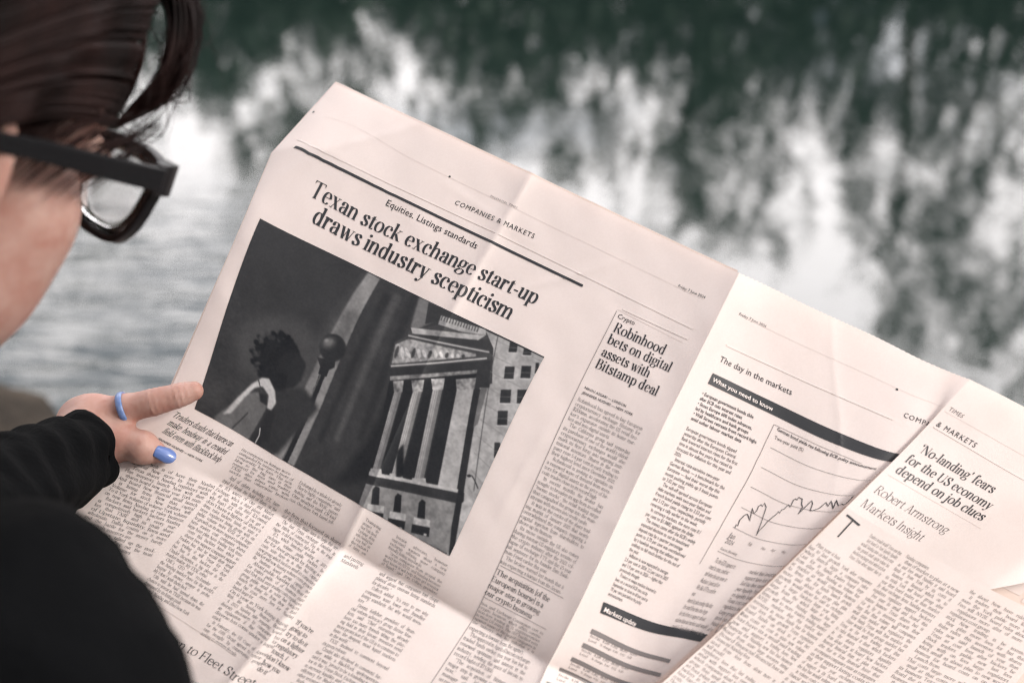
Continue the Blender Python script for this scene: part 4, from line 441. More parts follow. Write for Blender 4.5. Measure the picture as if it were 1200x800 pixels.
(44,1,0.3,[(0.1766,0.4961),(0.1748,0.4961),(0.1731,0.4955),(0.1716,0.4943),(0.1703,0.4926),(0.1694,0.4904),(0.1689,0.488),(0.1687,0.4853),(0.1689,0.4826),(0.1696,0.4799),(0.1706,0.4775),(0.1719,0.4753),(0.1735,0.4736),(0.1752,0.4725),(0.177,0.4719),(0.1788,0.4719),(0.1805,0.4725),(0.182,0.4737),(0.1832,0.4754),(0.1842,0.4776),(0.1847,0.48),(0.1849,0.4827),(0.1847,0.4854),(0.184,0.488),(0.183,0.4905),(0.1817,0.4926),(0.1802,0.4943),(0.1784,0.4955)]),
(16,1,0.3,[(0.1314,0.5574),(0.1301,0.5565),(0.1292,0.5548),(0.1286,0.5525),(0.1284,0.5497),(0.1285,0.5466),(0.1291,0.5432),(0.1299,0.5398),(0.1311,0.5365),(0.1326,0.5335),(0.1342,0.531),(0.1358,0.529),(0.1375,0.5277),(0.1392,0.5271),(0.1406,0.5273),(0.1418,0.5283),(0.1428,0.5299),(0.1434,0.5322),(0.1436,0.535),(0.1435,0.5381),(0.1429,0.5415),(0.1421,0.5449),(0.1409,0.5482),(0.1394,0.5512),(0.1379,0.5537),(0.1362,0.5557),(0.1345,0.557),(0.1328,0.5576)]),
(20,1,0.3,[(0.1873,0.4654),(0.1865,0.4638),(0.1862,0.4617),(0.1863,0.4591),(0.187,0.4561),(0.1881,0.4529),(0.1896,0.4496),(0.1914,0.4465),(0.1934,0.4437),(0.1956,0.4413),(0.1978,0.4394),(0.1999,0.4382),(0.2017,0.4376),(0.2033,0.4378),(0.2045,0.4387),(0.2053,0.4402),(0.2057,0.4424),(0.2055,0.445),(0.2048,0.448),(0.2037,0.4512),(0.2022,0.4544),(0.2004,0.4575),(0.1984,0.4604),(0.1962,0.4628),(0.1941,0.4647),(0.192,0.4659),(0.1901,0.4665),(0.1885,0.4663)]),
(58,1,0.3,[(0.1287,0.5239),(0.1277,0.5222),(0.1273,0.5197),(0.1274,0.5166),(0.1281,0.5131),(0.1293,0.5094),(0.131,0.5055),(0.1331,0.5018),(0.1354,0.4984),(0.1378,0.4954),(0.1403,0.4931),(0.1427,0.4915),(0.1449,0.4908),(0.1468,0.4909),(0.1482,0.4918),(0.1492,0.4935),(0.1496,0.496),(0.1495,0.499),(0.1488,0.5025),(0.1476,0.5063),(0.1459,0.5101),(0.1439,0.5139),(0.1416,0.5173),(0.1391,0.5203),(0.1366,0.5226),(0.1342,0.5242),(0.132,0.525),(0.1301,0.5249)]),
(58,1,0.3,[(0.1481,0.5321),(0.1469,0.5333),(0.1452,0.5339),(0.1432,0.5339),(0.1411,0.5331),(0.1388,0.5317),(0.1365,0.5298),(0.1344,0.5273),(0.1325,0.5246),(0.1309,0.5216),(0.1297,0.5185),(0.129,0.5156),(0.1288,0.5129),(0.1292,0.5105),(0.13,0.5087),(0.1313,0.5075),(0.1329,0.5069),(0.1349,0.5069),(0.1371,0.5077),(0.1394,0.5091),(0.1416,0.511),(0.1438,0.5135),(0.1457,0.5162),(0.1472,0.5192),(0.1484,0.5222),(0.1491,0.5252),(0.1493,0.5279),(0.149,0.5302)]),
(16,1,0.3,[(0.2208,0.4526),(0.2203,0.4554),(0.2191,0.4582),(0.2173,0.4607),(0.215,0.463),(0.2122,0.4648),(0.2091,0.466),(0.2058,0.4667),(0.2026,0.4667),(0.1996,0.4661),(0.1969,0.4648),(0.1947,0.4631),(0.1931,0.4609),(0.1921,0.4583),(0.1919,0.4555),(0.1924,0.4527),(0.1936,0.4499),(0.1954,0.4473),(0.1978,0.4451),(0.2006,0.4433),(0.2037,0.4421),(0.2069,0.4414),(0.2101,0.4414),(0.2131,0.442),(0.2158,0.4433),(0.218,0.445),(0.2196,0.4472),(0.2205,0.4498)]),
(20,1,0.3,[(0.1268,0.5561),(0.1254,0.5568),(0.1239,0.557),(0.1223,0.5566),(0.1209,0.5557),(0.1196,0.5543),(0.1186,0.5525),(0.1178,0.5503),(0.1173,0.548),(0.1172,0.5455),(0.1174,0.5431),(0.1179,0.5408),(0.1187,0.5387),(0.1198,0.5371),(0.1211,0.5358),(0.1225,0.5351),(0.1241,0.535),(0.1256,0.5353),(0.127,0.5362),(0.1283,0.5376),(0.1293,0.5394),(0.1301,0.5416),(0.1306,0.5439),(0.1307,0.5464),(0.1305,0.5488),(0.13,0.5511),(0.1292,0.5532),(0.1281,0.5548)]),
(30,1,0.3,[(0.1761,0.6934),(0.1745,0.6959),(0.1725,0.6978),(0.1699,0.699),(0.1671,0.6995),(0.1642,0.6992),(0.1611,0.6982),(0.1583,0.6964),(0.1557,0.694),(0.1535,0.6911),(0.1518,0.6879),(0.1508,0.6845),(0.1504,0.681),(0.1506,0.6777),(0.1516,0.6748),(0.1531,0.6723),(0.1552,0.6704),(0.1577,0.6691),(0.1605,0.6687),(0.1635,0.669),(0.1665,0.67),(0.1693,0.6718),(0.1719,0.6742),(0.1741,0.677),(0.1757,0.6803),(0.1768,0.6837),(0.1772,0.6871),(0.177,0.6904)]),
(20,1,0.3,[(0.1973,0.4674),(0.1958,0.4667),(0.1945,0.4654),(0.1935,0.4636),(0.1929,0.4614),(0.1925,0.4588),(0.1926,0.4561),(0.193,0.4533),(0.1938,0.4506),(0.1949,0.4481),(0.1962,0.446),(0.1978,0.4443),(0.1994,0.4432),(0.2011,0.4426),(0.2027,0.4427),(0.2042,0.4434),(0.2054,0.4447),(0.2064,0.4465),(0.2071,0.4487),(0.2074,0.4512),(0.2074,0.454),(0.2069,0.4568),(0.2062,0.4595),(0.2051,0.462),(0.2037,0.4641),(0.2022,0.4658),(0.2006,0.4669),(0.1989,0.4675)]),
(20,1,0.3,[(0.212,0.4519),(0.2111,0.4534),(0.2097,0.4544),(0.2078,0.4551),(0.2055,0.4552),(0.203,0.4548),(0.2004,0.454),(0.1977,0.4527),(0.1952,0.451),(0.1929,0.4491),(0.1911,0.4469),(0.1897,0.4447),(0.1888,0.4425),(0.1885,0.4404),(0.1889,0.4386),(0.1898,0.4371),(0.1912,0.436),(0.1931,0.4354),(0.1954,0.4353),(0.1979,0.4357),(0.2006,0.4365),(0.2032,0.4378),(0.2057,0.4395),(0.208,0.4414),(0.2098,0.4435),(0.2112,0.4458),(0.2121,0.448),(0.2124,0.45)]),
(22,1,0.3,[(0.2379,0.4845),(0.2369,0.4872),(0.2355,0.4897),(0.2337,0.4917),(0.2316,0.4932),(0.2294,0.494),(0.2271,0.4943),(0.2249,0.4938),(0.2228,0.4927),(0.2211,0.4911),(0.2197,0.4889),(0.2187,0.4863),(0.2182,0.4835),(0.2182,0.4805),(0.2187,0.4776),(0.2197,0.4748),(0.2212,0.4723),(0.223,0.4703),(0.225,0.4689),(0.2273,0.468),(0.2295,0.4678),(0.2317,0.4682),(0.2338,0.4693),(0.2356,0.471),(0.237,0.4732),(0.2379,0.4757),(0.2384,0.4786),(0.2384,0.4815)]),
(58,1,0.3,[(0.1273,0.58),(0.1266,0.5815),(0.1256,0.5828),(0.1243,0.5837),(0.1228,0.5844),(0.1211,0.5846),(0.1193,0.5845),(0.1176,0.5839),(0.116,0.5831),(0.1145,0.5819),(0.1134,0.5804),(0.1125,0.5787),(0.112,0.577),(0.112,0.5752),(0.1123,0.5736),(0.113,0.5721),(0.114,0.5708),(0.1153,0.5698),(0.1168,0.5692),(0.1185,0.5689),(0.1203,0.5691),(0.122,0.5696),(0.1236,0.5705),(0.1251,0.5717),(0.1262,0.5732),(0.1271,0.5748),(0.1275,0.5765),(0.1276,0.5783)]),
(58,1,0.3,[(0.1348,0.5433),(0.1338,0.5426),(0.1331,0.5413),(0.1326,0.5395),(0.1324,0.5373),(0.1325,0.5348),(0.133,0.5321),(0.1337,0.5294),(0.1346,0.5268),(0.1357,0.5245),(0.137,0.5225),(0.1383,0.5209),(0.1397,0.5199),(0.141,0.5194),(0.1421,0.5196),(0.1431,0.5203),(0.1438,0.5216),(0.1443,0.5234),(0.1445,0.5256),(0.1443,0.5281),(0.1439,0.5308),(0.1432,0.5335),(0.1423,0.5361),(0.1412,0.5384),(0.1399,0.5405),(0.1385,0.542),(0.1372,0.543),(0.1359,0.5435)]),
(58,1,0.3,[(0.1458,0.6924),(0.1437,0.6918),(0.1419,0.6902),(0.1403,0.6879),(0.1392,0.6847),(0.1385,0.6811),(0.1384,0.677),(0.1387,0.6727),(0.1395,0.6685),(0.1408,0.6645),(0.1424,0.6609),(0.1444,0.658),(0.1465,0.6558),(0.1487,0.6545),(0.1509,0.6541),(0.153,0.6547),(0.1549,0.6562),(0.1564,0.6586),(0.1575,0.6617),(0.1582,0.6654),(0.1584,0.6695),(0.158,0.6737),(0.1572,0.678),(0.156,0.682),(0.1544,0.6855),(0.1524,0.6885),(0.1503,0.6907),(0.148,0.692)]),
(16,1,0.3,[(0.219,0.4739),(0.2174,0.4724),(0.2161,0.4702),(0.2152,0.4673),(0.2149,0.464),(0.215,0.4604),(0.2157,0.4567),(0.2168,0.453),(0.2184,0.4496),(0.2203,0.4466),(0.2224,0.4442),(0.2247,0.4425),(0.2269,0.4416),(0.2291,0.4415),(0.2311,0.4422),(0.2328,0.4437),(0.2341,0.4459),(0.2349,0.4487),(0.2353,0.452),(0.2351,0.4556),(0.2345,0.4593),(0.2333,0.463),(0.2318,0.4664),(0.2299,0.4694),(0.2278,0.4718),(0.2255,0.4735),(0.2232,0.4745),(0.221,0.4746)]),
(22,1,0.3,[(0.1518,0.5645),(0.1513,0.5665),(0.1501,0.5684),(0.1484,0.57),(0.1463,0.5713),(0.1438,0.5723),(0.1411,0.5729),(0.1383,0.573),(0.1356,0.5726),(0.133,0.5718),(0.1308,0.5706),(0.129,0.5691),(0.1278,0.5673),(0.1271,0.5654),(0.127,0.5634),(0.1276,0.5614),(0.1288,0.5595),(0.1305,0.5578),(0.1326,0.5565),(0.1351,0.5555),(0.1378,0.555),(0.1406,0.5549),(0.1433,0.5553),(0.1459,0.556),(0.1481,0.5572),(0.1498,0.5587),(0.1511,0.5605),(0.1518,0.5625)]),
(22,1,0.3,[(0.1525,0.5181),(0.1509,0.5177),(0.1495,0.5168),(0.1483,0.5153),(0.1474,0.5134),(0.1468,0.5112),(0.1466,0.5087),(0.1467,0.5061),(0.1473,0.5036),(0.1481,0.5012),(0.1493,0.4991),(0.1507,0.4973),(0.1523,0.4961),(0.1539,0.4953),(0.1556,0.4951),(0.1572,0.4955),(0.1586,0.4965),(0.1598,0.498),(0.1607,0.4998),(0.1613,0.5021),(0.1615,0.5045),(0.1613,0.5071),(0.1608,0.5097),(0.1599,0.512),(0.1588,0.5142),(0.1574,0.5159),(0.1558,0.5172),(0.1542,0.5179)]),
(24,1,0,[(0.1473,0.6704),(0.2641,0.6223),(0.2782,0.7212),(0.2329,0.7549)]),
(42,3,0.1,[(0.2322,0.7277),(0.3366,0.6415),(0.406,0.6985),(0.3266,0.9925),(0.1916,1.0122),(0.2293,0.8318)]),
(92,1,0.12,[(0.0542,0.9832),(0.1222,0.8091),(0.1748,0.7702),(0.2229,0.8087),(0.2213,0.8379),(0.1842,1.0373),(0.0548,1.0406)]),
(172,1,0.12,[(0.0734,0.9571),(0.1049,0.85),(0.1418,0.7518),(0.1748,0.6945),(0.2017,0.6822),(0.2368,0.7244),(0.2551,0.7753),(0.2454,0.8197),(0.2259,0.8195),(0.2175,0.7589),(0.1857,0.7343),(0.1576,0.7587),(0.1285,0.8324),(0.0981,0.9309)]),
(35,1,0,[(0.1795,0.7722),(0.2106,0.764),(0.2229,0.8087),(0.192,0.8076)]),
(60,0,0,[(0.161,0.7124),(0.1847,0.7633),(0.1879,0.76),(0.1642,0.7091)]),
(36,2,0,[(0.2293,0.8318),(0.2613,0.8077),(0.2729,0.9491),(0.2412,1.012),(0.2135,1.0144)]),
(170,0,0,[(0.2208,0.9225),(0.227,0.9548),(0.2206,0.9972),(0.2255,0.9976),(0.232,0.9536),(0.2256,0.9196)]),
(60,0,0,[(0.1546,0.8845),(0.1124,0.9927),(0.1179,0.9961),(0.16,0.8878)]),
(96,1,0.1,[(0.5663,0.0036),(0.6567,0.0016),(0.6595,0.0497),(0.5956,0.1611),(0.5841,0.1435)]),
(44,0,0.1,[(0.6,0.0062),(0.6687,0.0017),(0.6666,0.0532),(0.6219,0.1056)]),
(142,0,0.22,[(0.8015,0.0105),(1.0168,0.007),(1.0125,1.0117),(0.9908,1.0021),(0.9442,0.7127),(0.8677,0.2576),(0.8968,0.2191),(0.849,0.0685)]),
(120,0,0.1,[(0.843,0.0328),(1.0167,0.025),(1.0166,0.022),(0.843,0.0298)]),
(120,0,0.1,[(0.8561,0.1034),(1.0167,0.1008),(1.0167,0.0978),(0.8561,0.1003)]),
(120,0,0.1,[(0.8692,0.1746),(1.0167,0.1775),(1.0167,0.1745),(0.8693,0.1715)]),
(120,0,0.1,[(0.8825,0.2464),(1.0167,0.2553),(1.0168,0.2522),(0.8827,0.2433)]),
(120,0,0.1,[(0.8959,0.3189),(1.0166,0.334),(1.0169,0.3309),(0.8962,0.3158)]),
(120,0,0.1,[(0.9094,0.3921),(1.0166,0.4139),(1.017,0.4107),(0.9098,0.3889)]),
(120,0,0.1,[(0.9231,0.4659),(1.0166,0.4947),(1.0171,0.4916),(0.9236,0.4628)]),
(120,0,0.1,[(0.9368,0.5404),(1.0165,0.5767),(1.0172,0.5736),(0.9375,0.5373)]),
(120,0,0.1,[(0.9506,0.6155),(1.0164,0.6597),(1.0173,0.6567),(0.9516,0.6125)]),
(120,0,0.1,[(0.9646,0.6913),(1.0163,0.7438),(1.0175,0.7409),(0.9658,0.6885)]),
(120,0,0.1,[(0.9786,0.7677),(1.0161,0.8289),(1.0177,0.8265),(0.9802,0.7653)]),
(120,0,0.1,[(0.9928,0.8447),(1.016,0.9151),(1.0179,0.9133),(0.9947,0.8429)]),
(64,0,0,[(0.8419,0.007),(0.8694,0.1373),(0.9246,0.4049),(0.9834,0.6983),(0.9859,0.6969),(0.9271,0.4036),(0.8719,0.1361),(0.8444,0.0058)]),
(150,0,0.3,[(0.6552,0.0359),(0.7231,0.023),(0.8002,0.0064),(0.8099,0.0295),(0.7359,0.0641),(0.6591,0.0801)]),
(60,0,0.2,[(0.5854,0.1682),(0.66,0.0829),(0.7367,0.0669),(0.8136,0.0303),(0.8259,0.0432),(0.7106,0.0984),(0.5867,0.193)]),
(50,0,0,[(0.6584,0.0363),(0.6604,0.0584),(0.6636,0.0576),(0.6616,0.0355)]),
(50,0,0,[(0.6675,0.0345),(0.6695,0.0565),(0.6727,0.0557),(0.6707,0.0337)]),
(50,0,0,[(0.6766,0.0327),(0.6786,0.0547),(0.6818,0.0539),(0.6798,0.0319)]),
(50,0,0,[(0.6856,0.0309),(0.6876,0.0529),(0.6908,0.052),(0.6888,0.0301)]),
(50,0,0,[(0.6946,0.0291),(0.6966,0.051),(0.6998,0.0502),(0.6978,0.0283)]),
(50,0,0,[(0.7036,0.0273),(0.7056,0.0492),(0.7088,0.0484),(0.7068,0.0265)]),
(50,0,0,[(0.7126,0.0255),(0.7146,0.0474),(0.7178,0.0466),(0.7158,0.0247)]),
(50,0,0,[(0.7215,0.0237),(0.7236,0.0456),(0.7268,0.0447),(0.7247,0.0229)]),
(50,0,0,[(0.7305,0.0219),(0.7326,0.0437),(0.7357,0.0429),(0.7337,0.0211)]),
(50,0,0,[(0.7394,0.0201),(0.7415,0.0419),(0.7447,0.0411),(0.7426,0.0193)]),
(50,0,0,[(0.7483,0.0183),(0.7504,0.0401),(0.7536,0.0393),(0.7515,0.0175)]),
(50,0,0,[(0.7572,0.0165),(0.7593,0.0383),(0.7624,0.0375),(0.7603,0.0157)]),
(50,0,0,[(0.766,0.0148),(0.7682,0.0365),(0.7713,0.0357),(0.7692,0.014)]),
(50,0,0,[(0.7749,0.013),(0.777,0.0347),(0.7802,0.0339),(0.778,0.0122)]),
(150,0,0.35,[(0.5862,0.1505),(0.808,0.0309),(0.7952,0.0647),(0.5991,0.1724)]),
(58,0,0.15,[(0.5905,0.1852),(0.8392,0.0854),(0.8588,0.1032),(0.8605,0.1305),(0.5863,0.38),(0.5715,0.3518),(0.559,0.2469)]),
(128,0,0.9,[(0.5641,0.2555),(0.5957,0.2022),(0.8089,0.127),(0.8124,0.138),(0.5788,0.3465)]),
(60,0,0.4,[(0.5836,0.2831),(0.5841,0.2901),(0.5843,0.2967),(0.5842,0.3028),(0.5837,0.308),(0.583,0.312),(0.5821,0.3146),(0.5809,0.3158),(0.5796,0.3154),(0.5782,0.3135),(0.5768,0.3101),(0.5754,0.3055),(0.5742,0.2998),(0.5732,0.2934),(0.5724,0.2865),(0.5719,0.2796),(0.5717,0.273),(0.5718,0.2669),(0.5722,0.2618),(0.5729,0.2578),(0.5739,0.2551),(0.5751,0.254),(0.5764,0.2544),(0.5778,0.2563),(0.5792,0.2597),(0.5805,0.2643),(0.5817,0.2699),(0.5828,0.2763)]),
(175,0,0.4,[(0.5999,0.2701),(0.6019,0.2758),(0.6036,0.2814),(0.6048,0.2866),(0.6055,0.2913),(0.6057,0.2951),(0.6054,0.2979),(0.6045,0.2995),(0.6032,0.2998),(0.6014,0.2988),(0.5994,0.2967),(0.5971,0.2934),(0.5946,0.2891),(0.5922,0.2841),(0.59,0.2786),(0.588,0.273),(0.5863,0.2673),(0.5851,0.2621),(0.5844,0.2574),(0.5842,0.2536),(0.5845,0.2509),(0.5854,0.2493),(0.5867,0.249),(0.5885,0.25),(0.5906,0.2521),(0.5929,0.2554),(0.5953,0.2597),(0.5977,0.2646)]),
(175,0,0.4,[(0.6156,0.2576),(0.6187,0.2616),(0.6214,0.2656),(0.6236,0.2696),(0.6253,0.2733),(0.6263,0.2765),(0.6265,0.2791),(0.6261,0.2809),(0.6249,0.2819),(0.623,0.282),(0.6206,0.2812),(0.6178,0.2795),(0.6146,0.277),(0.6114,0.2739),(0.6081,0.2703),(0.605,0.2663),(0.6023,0.2623),(0.6001,0.2583),(0.5984,0.2546),(0.5974,0.2514),(0.5972,0.2488),(0.5976,0.247),(0.5988,0.246),(0.6007,0.2459),(0.6031,0.2467),(0.6059,0.2484),(0.6091,0.2509),(0.6123,0.254)]),
(60,0,0.4,[(0.6342,0.2519),(0.6346,0.2575),(0.6347,0.2629),(0.6345,0.2679),(0.634,0.2721),(0.6333,0.2754),(0.6323,0.2777),(0.6311,0.2787),(0.6298,0.2784),(0.6285,0.2769),(0.6271,0.2742),(0.6259,0.2705),(0.6248,0.266),(0.6238,0.2608),(0.6232,0.2553),(0.6228,0.2496),(0.6226,0.2442),(0.6228,0.2393),(0.6233,0.2351),(0.6241,0.2318),(0.6251,0.2296),(0.6262,0.2286),(0.6275,0.2289),(0.6288,0.2304),(0.6302,0.233),(0.6314,0.2367),(0.6326,0.2412),(0.6335,0.2464)]),
(175,0,0.4,[(0.6503,0.2391),(0.6519,0.2436),(0.6531,0.2482),(0.654,0.2525),(0.6545,0.2563),(0.6545,0.2595),(0.654,0.2619),(0.6531,0.2633),(0.6518,0.2638),(0.6502,0.2632),(0.6484,0.2616),(0.6464,0.2591),(0.6443,0.2558),(0.6423,0.2519),(0.6405,0.2475),(0.6389,0.2429),(0.6376,0.2384),(0.6368,0.2341),(0.6363,0.2302),(0.6363,0.2271),(0.6368,0.2247),(0.6377,0.2233),(0.639,0.2228),(0.6406,0.2234),(0.6424,0.225),(0.6444,0.2275),(0.6464,0.2308),(0.6484,0.2347)]),
(175,0,0.4,[(0.6657,0.2268),(0.6681,0.2299),(0.6702,0.2332),(0.6719,0.2365),(0.6731,0.2396),(0.6737,0.2423),(0.6737,0.2446),(0.6732,0.2464),(0.6721,0.2474),(0.6705,0.2478),(0.6685,0.2474),(0.6661,0.2462),(0.6636,0.2445),(0.6609,0.2421),(0.6584,0.2393),(0.656,0.2361),(0.6539,0.2329),(0.6522,0.2296),(0.651,0.2265),(0.6504,0.2237),(0.6503,0.2214),(0.6508,0.2197),(0.6519,0.2186),(0.6536,0.2183),(0.6556,0.2187),(0.6579,0.2198),(0.6605,0.2216),(0.6631,0.224)]),
(60,0,0.4,[(0.684,0.2212),(0.6843,0.2255),(0.6843,0.2297),(0.684,0.2336),(0.6835,0.2369),(0.6827,0.2395),(0.6817,0.2413),(0.6805,0.2421),(0.6793,0.242),(0.678,0.2409),(0.6767,0.2389),(0.6756,0.2361),(0.6745,0.2327),(0.6737,0.2287),(0.6732,0.2244),(0.6729,0.2201),(0.6728,0.2159),(0.6731,0.2121),(0.6737,0.2088),(0.6745,0.2062),(0.6755,0.2044),(0.6766,0.2036),(0.6779,0.2037),(0.6792,0.2048),(0.6804,0.2067),(0.6816,0.2095),(0.6826,0.213),(0.6834,0.2169)]),
(175,0,0.4,[(0.6999,0.2085),(0.701,0.212),(0.7019,0.2155),(0.7024,0.2188),(0.7026,0.2219),(0.7024,0.2245),(0.7018,0.2265),(0.7009,0.2278),(0.6997,0.2283),(0.6982,0.2281),(0.6966,0.2271),(0.6949,0.2253),(0.6933,0.223),(0.6917,0.2201),(0.6902,0.2168),(0.6891,0.2134),(0.6882,0.2099),(0.6877,0.2065),(0.6875,0.2035),(0.6877,0.2009),(0.6883,0.1989),(0.6892,0.1976),(0.6904,0.197),(0.6919,0.1973),(0.6935,0.1983),(0.6952,0.2),(0.6968,0.2024),(0.6984,0.2053)]),
(175,0,0.4,[(0.715,0.1964),(0.7168,0.1987),(0.7182,0.2012),(0.7194,0.2038),(0.7201,0.2064),(0.7204,0.2087),(0.7202,0.2107),(0.7196,0.2124),(0.7186,0.2135),(0.7173,0.2141),(0.7156,0.2141),(0.7137,0.2135),(0.7117,0.2124),(0.7097,0.2108),(0.7078,0.2087),(0.7061,0.2064),(0.7046,0.2039),(0.7035,0.2013),(0.7028,0.1988),(0.7025,0.1964),(0.7026,0.1944),(0.7032,0.1928),(0.7042,0.1916),(0.7056,0.1911),(0.7073,0.1911),(0.7091,0.1916),(0.7111,0.1928),(0.7131,0.1944)]),
(60,0,0.4,[(0.7331,0.1909),(0.7333,0.194),(0.7332,0.197),(0.7328,0.1998),(0.7322,0.2022),(0.7314,0.2041),(0.7303,0.2055),(0.7292,0.2062),(0.7279,0.2062),(0.7267,0.2055),(0.7255,0.2042),(0.7244,0.2023),(0.7235,0.1999),(0.7228,0.1971),(0.7224,0.1941),(0.7222,0.191),(0.7223,0.188),(0.7227,0.1853),(0.7233,0.1828),(0.7241,0.1809),(0.7252,0.1796),(0.7263,0.1789),(0.7275,0.1789),(0.7288,0.1795),(0.7299,0.1809),(0.731,0.1828),(0.7319,0.1852),(0.7326,0.1879)]),
(175,0,0.4,[(0.7487,0.1784),(0.7494,0.1808),(0.7499,0.1833),(0.7501,0.1857),(0.75,0.188),(0.7496,0.19),(0.7489,0.1916),(0.7479,0.1928),(0.7468,0.1934),(0.7455,0.1935),(0.7441,0.1931),(0.7427,0.1921),(0.7414,0.1907),(0.7402,0.1888),(0.7392,0.1866),(0.7385,0.1842),(0.738,0.1818),(0.7378,0.1793),(0.7379,0.1771),(0.7383,0.1751),(0.739,0.1735),(0.74,0.1723),(0.7411,0.1716),(0.7424,0.1715),(0.7438,0.172),(0.7452,0.1729),(0.7465,0.1744),(0.7477,0.1762)]),
(175,0,0.4,[(0.7636,0.1665),(0.7647,0.168),(0.7656,0.1698),(0.7661,0.1717),(0.7664,0.1737),(0.7664,0.1756),(0.766,0.1773),(0.7654,0.1789),(0.7644,0.1801),(0.7633,0.1809),(0.762,0.1813),(0.7606,0.1813),(0.7592,0.1808),(0.7578,0.1799),(0.7566,0.1787),(0.7555,0.1771),(0.7546,0.1753),(0.754,0.1734),(0.7538,0.1715),(0.7538,0.1695),(0.7542,0.1678),(0.7548,0.1663),(0.7558,0.1651),(0.7569,0.1643),(0.7582,0.1638),(0.7596,0.1639),(0.761,0.1643),(0.7624,0.1652)]),
(60,0,0.4,[(0.7814,0.1611),(0.7815,0.1629),(0.7813,0.1648),(0.7808,0.1665),(0.7801,0.168),(0.7792,0.1693),(0.7782,0.1702),(0.777,0.1708),(0.7758,0.1709),(0.7747,0.1707),(0.7735,0.17),(0.7726,0.1689),(0.7718,0.1676),(0.7712,0.166),(0.7709,0.1642),(0.7708,0.1624),(0.771,0.1606),(0.7715,0.1588),(0.7722,0.1573),(0.7731,0.156),(0.7741,0.1551),(0.7753,0.1546),(0.7765,0.1544),(0.7776,0.1547),(0.7788,0.1554),(0.7797,0.1564),(0.7805,0.1577),(0.7811,0.1593)]),
(150,0,0,[(0.5898,0.1933),(0.7241,0.1438),(0.8447,0.0973),(0.8436,0.0899),(0.723,0.1363),(0.5888,0.1856)]),
(160,0,0,[(0.5806,0.3602),(0.7093,0.2501),(0.8479,0.1269),(0.8453,0.1204),(0.7067,0.2434),(0.578,0.3533)]),
(60,0,0,[(0.5827,0.3675),(0.7114,0.2572),(0.8504,0.1352),(0.8489,0.1313),(0.7098,0.2532),(0.5811,0.3634)]),
(40,0,0.15,[(0.5798,0.367),(0.8588,0.1251),(0.8954,0.2406),(0.8571,0.2689),(0.8365,0.2036),(0.5969,0.4326)]),
(120,0,0.8,[(0.5903,0.4019),(0.8354,0.1925),(0.8398,0.2063),(0.5955,0.4194)]),
(28,0,0.1,[(0.5952,0.4268),(0.8406,0.2091),(0.9485,0.7461),(0.6602,0.8896)]),
(142,0,0.18,[(0.6231,0.4562),(0.646,0.4392),(0.6826,0.8145),(0.6593,0.8332)]),
(104,0,0,[(0.6285,0.4589),(0.6611,0.8237),(0.6632,0.823),(0.6305,0.4583)]),
(104,0,0,[(0.6335,0.4552),(0.6663,0.8196),(0.6683,0.8189),(0.6355,0.4546)]),
(104,0,0,[(0.6385,0.4515),(0.6714,0.8155),(0.6735,0.8147),(0.6405,0.4508)]),
(62,2,0,[(0.6401,0.4436),(0.646,0.4392),(0.6826,0.8145),(0.6766,0.8193)]),
(135,0,0.9,[(0.6049,0.4161),(0.6369,0.3891),(0.648,0.4413),(0.6229,0.46)]),
(150,0,0.3,[(0.6519,0.8278),(0.6854,0.8046),(0.6941,0.824),(0.6559,0.8512)]),
(142,0,0.18,[(0.678,0.4119),(0.7045,0.3923),(0.7515,0.7888),(0.7245,0.8107)]),
(104,0,0,[(0.6841,0.4141),(0.7271,0.8007),(0.7291,0.7999),(0.6861,0.4134)]),
(104,0,0,[(0.6899,0.4098),(0.733,0.7959),(0.735,0.7951),(0.6919,0.4091)]),
(104,0,0,[(0.6958,0.4055),(0.739,0.791),(0.741,0.7902),(0.6977,0.4048)]),
(62,2,0,[(0.6976,0.3974),(0.7045,0.3923),(0.7515,0.7888),(0.7445,0.7945)]),
(135,0,0.9,[(0.659,0.3729),(0.6963,0.3421),(0.7067,0.3942),(0.6776,0.4158)]),
(150,0,0.3,[(0.7163,0.806),(0.755,0.7784),(0.7641,0.7973),(0.72,0.8295)]),
(142,0,0.18,[(0.734,0.3634),(0.762,0.3427),(0.8282,0.7562),(0.7998,0.7794)]),
(104,0,0,[(0.7404,0.3654),(0.8027,0.7692),(0.8047,0.7683),(0.7424,0.3645)]),
(104,0,0,[(0.7466,0.3608),(0.809,0.7641),(0.8109,0.7632),(0.7485,0.36)]),
(104,0,0,[(0.7528,0.3562),(0.8152,0.759),(0.8172,0.7581),(0.7547,0.3554)]),
(62,2,0,[(0.7547,0.3481),(0.762,0.3427),(0.8282,0.7562),(0.8209,0.7622)]),
(135,0,0.9,[(0.7147,0.3251),(0.7541,0.2928),(0.7643,0.3445),(0.7335,0.3673)]),
(150,0,0.3,[(0.7914,0.7751),(0.832,0.7456),(0.8412,0.7641),(0.7949,0.7984)]),
(146,0,0.2,[(0.8052,0.3176),(0.8522,0.276),(0.9372,0.7258),(0.8785,0.7521)]),
(140,0,0.85,[(0.7873,0.2755),(0.8439,0.2272),(0.855,0.2773),(0.8061,0.3204)]),
(34,0,0.1,[(0.8532,0.2718),(0.8732,0.2673),(0.9594,0.7222),(0.9392,0.7242)]),
(92,0,0.2,[(0.8705,0.2589),(0.8897,0.2448),(0.9115,0.4154),(0.9034,0.4392)]),
(24,1,0.6,[(0.7081,0.7005),(0.7198,0.6544),(0.7626,0.7873),(0.7421,0.8133)]),
(158,0,0.25,[(0.6513,0.8417),(0.7967,0.7819),(0.9402,0.7197),(0.9448,0.7343),(0.8013,0.7969),(0.6541,0.8602)]),
(40,0,0.25,[(0.6541,0.8602),(0.9468,0.7327),(0.9585,0.7784),(0.6586,0.9024)]),
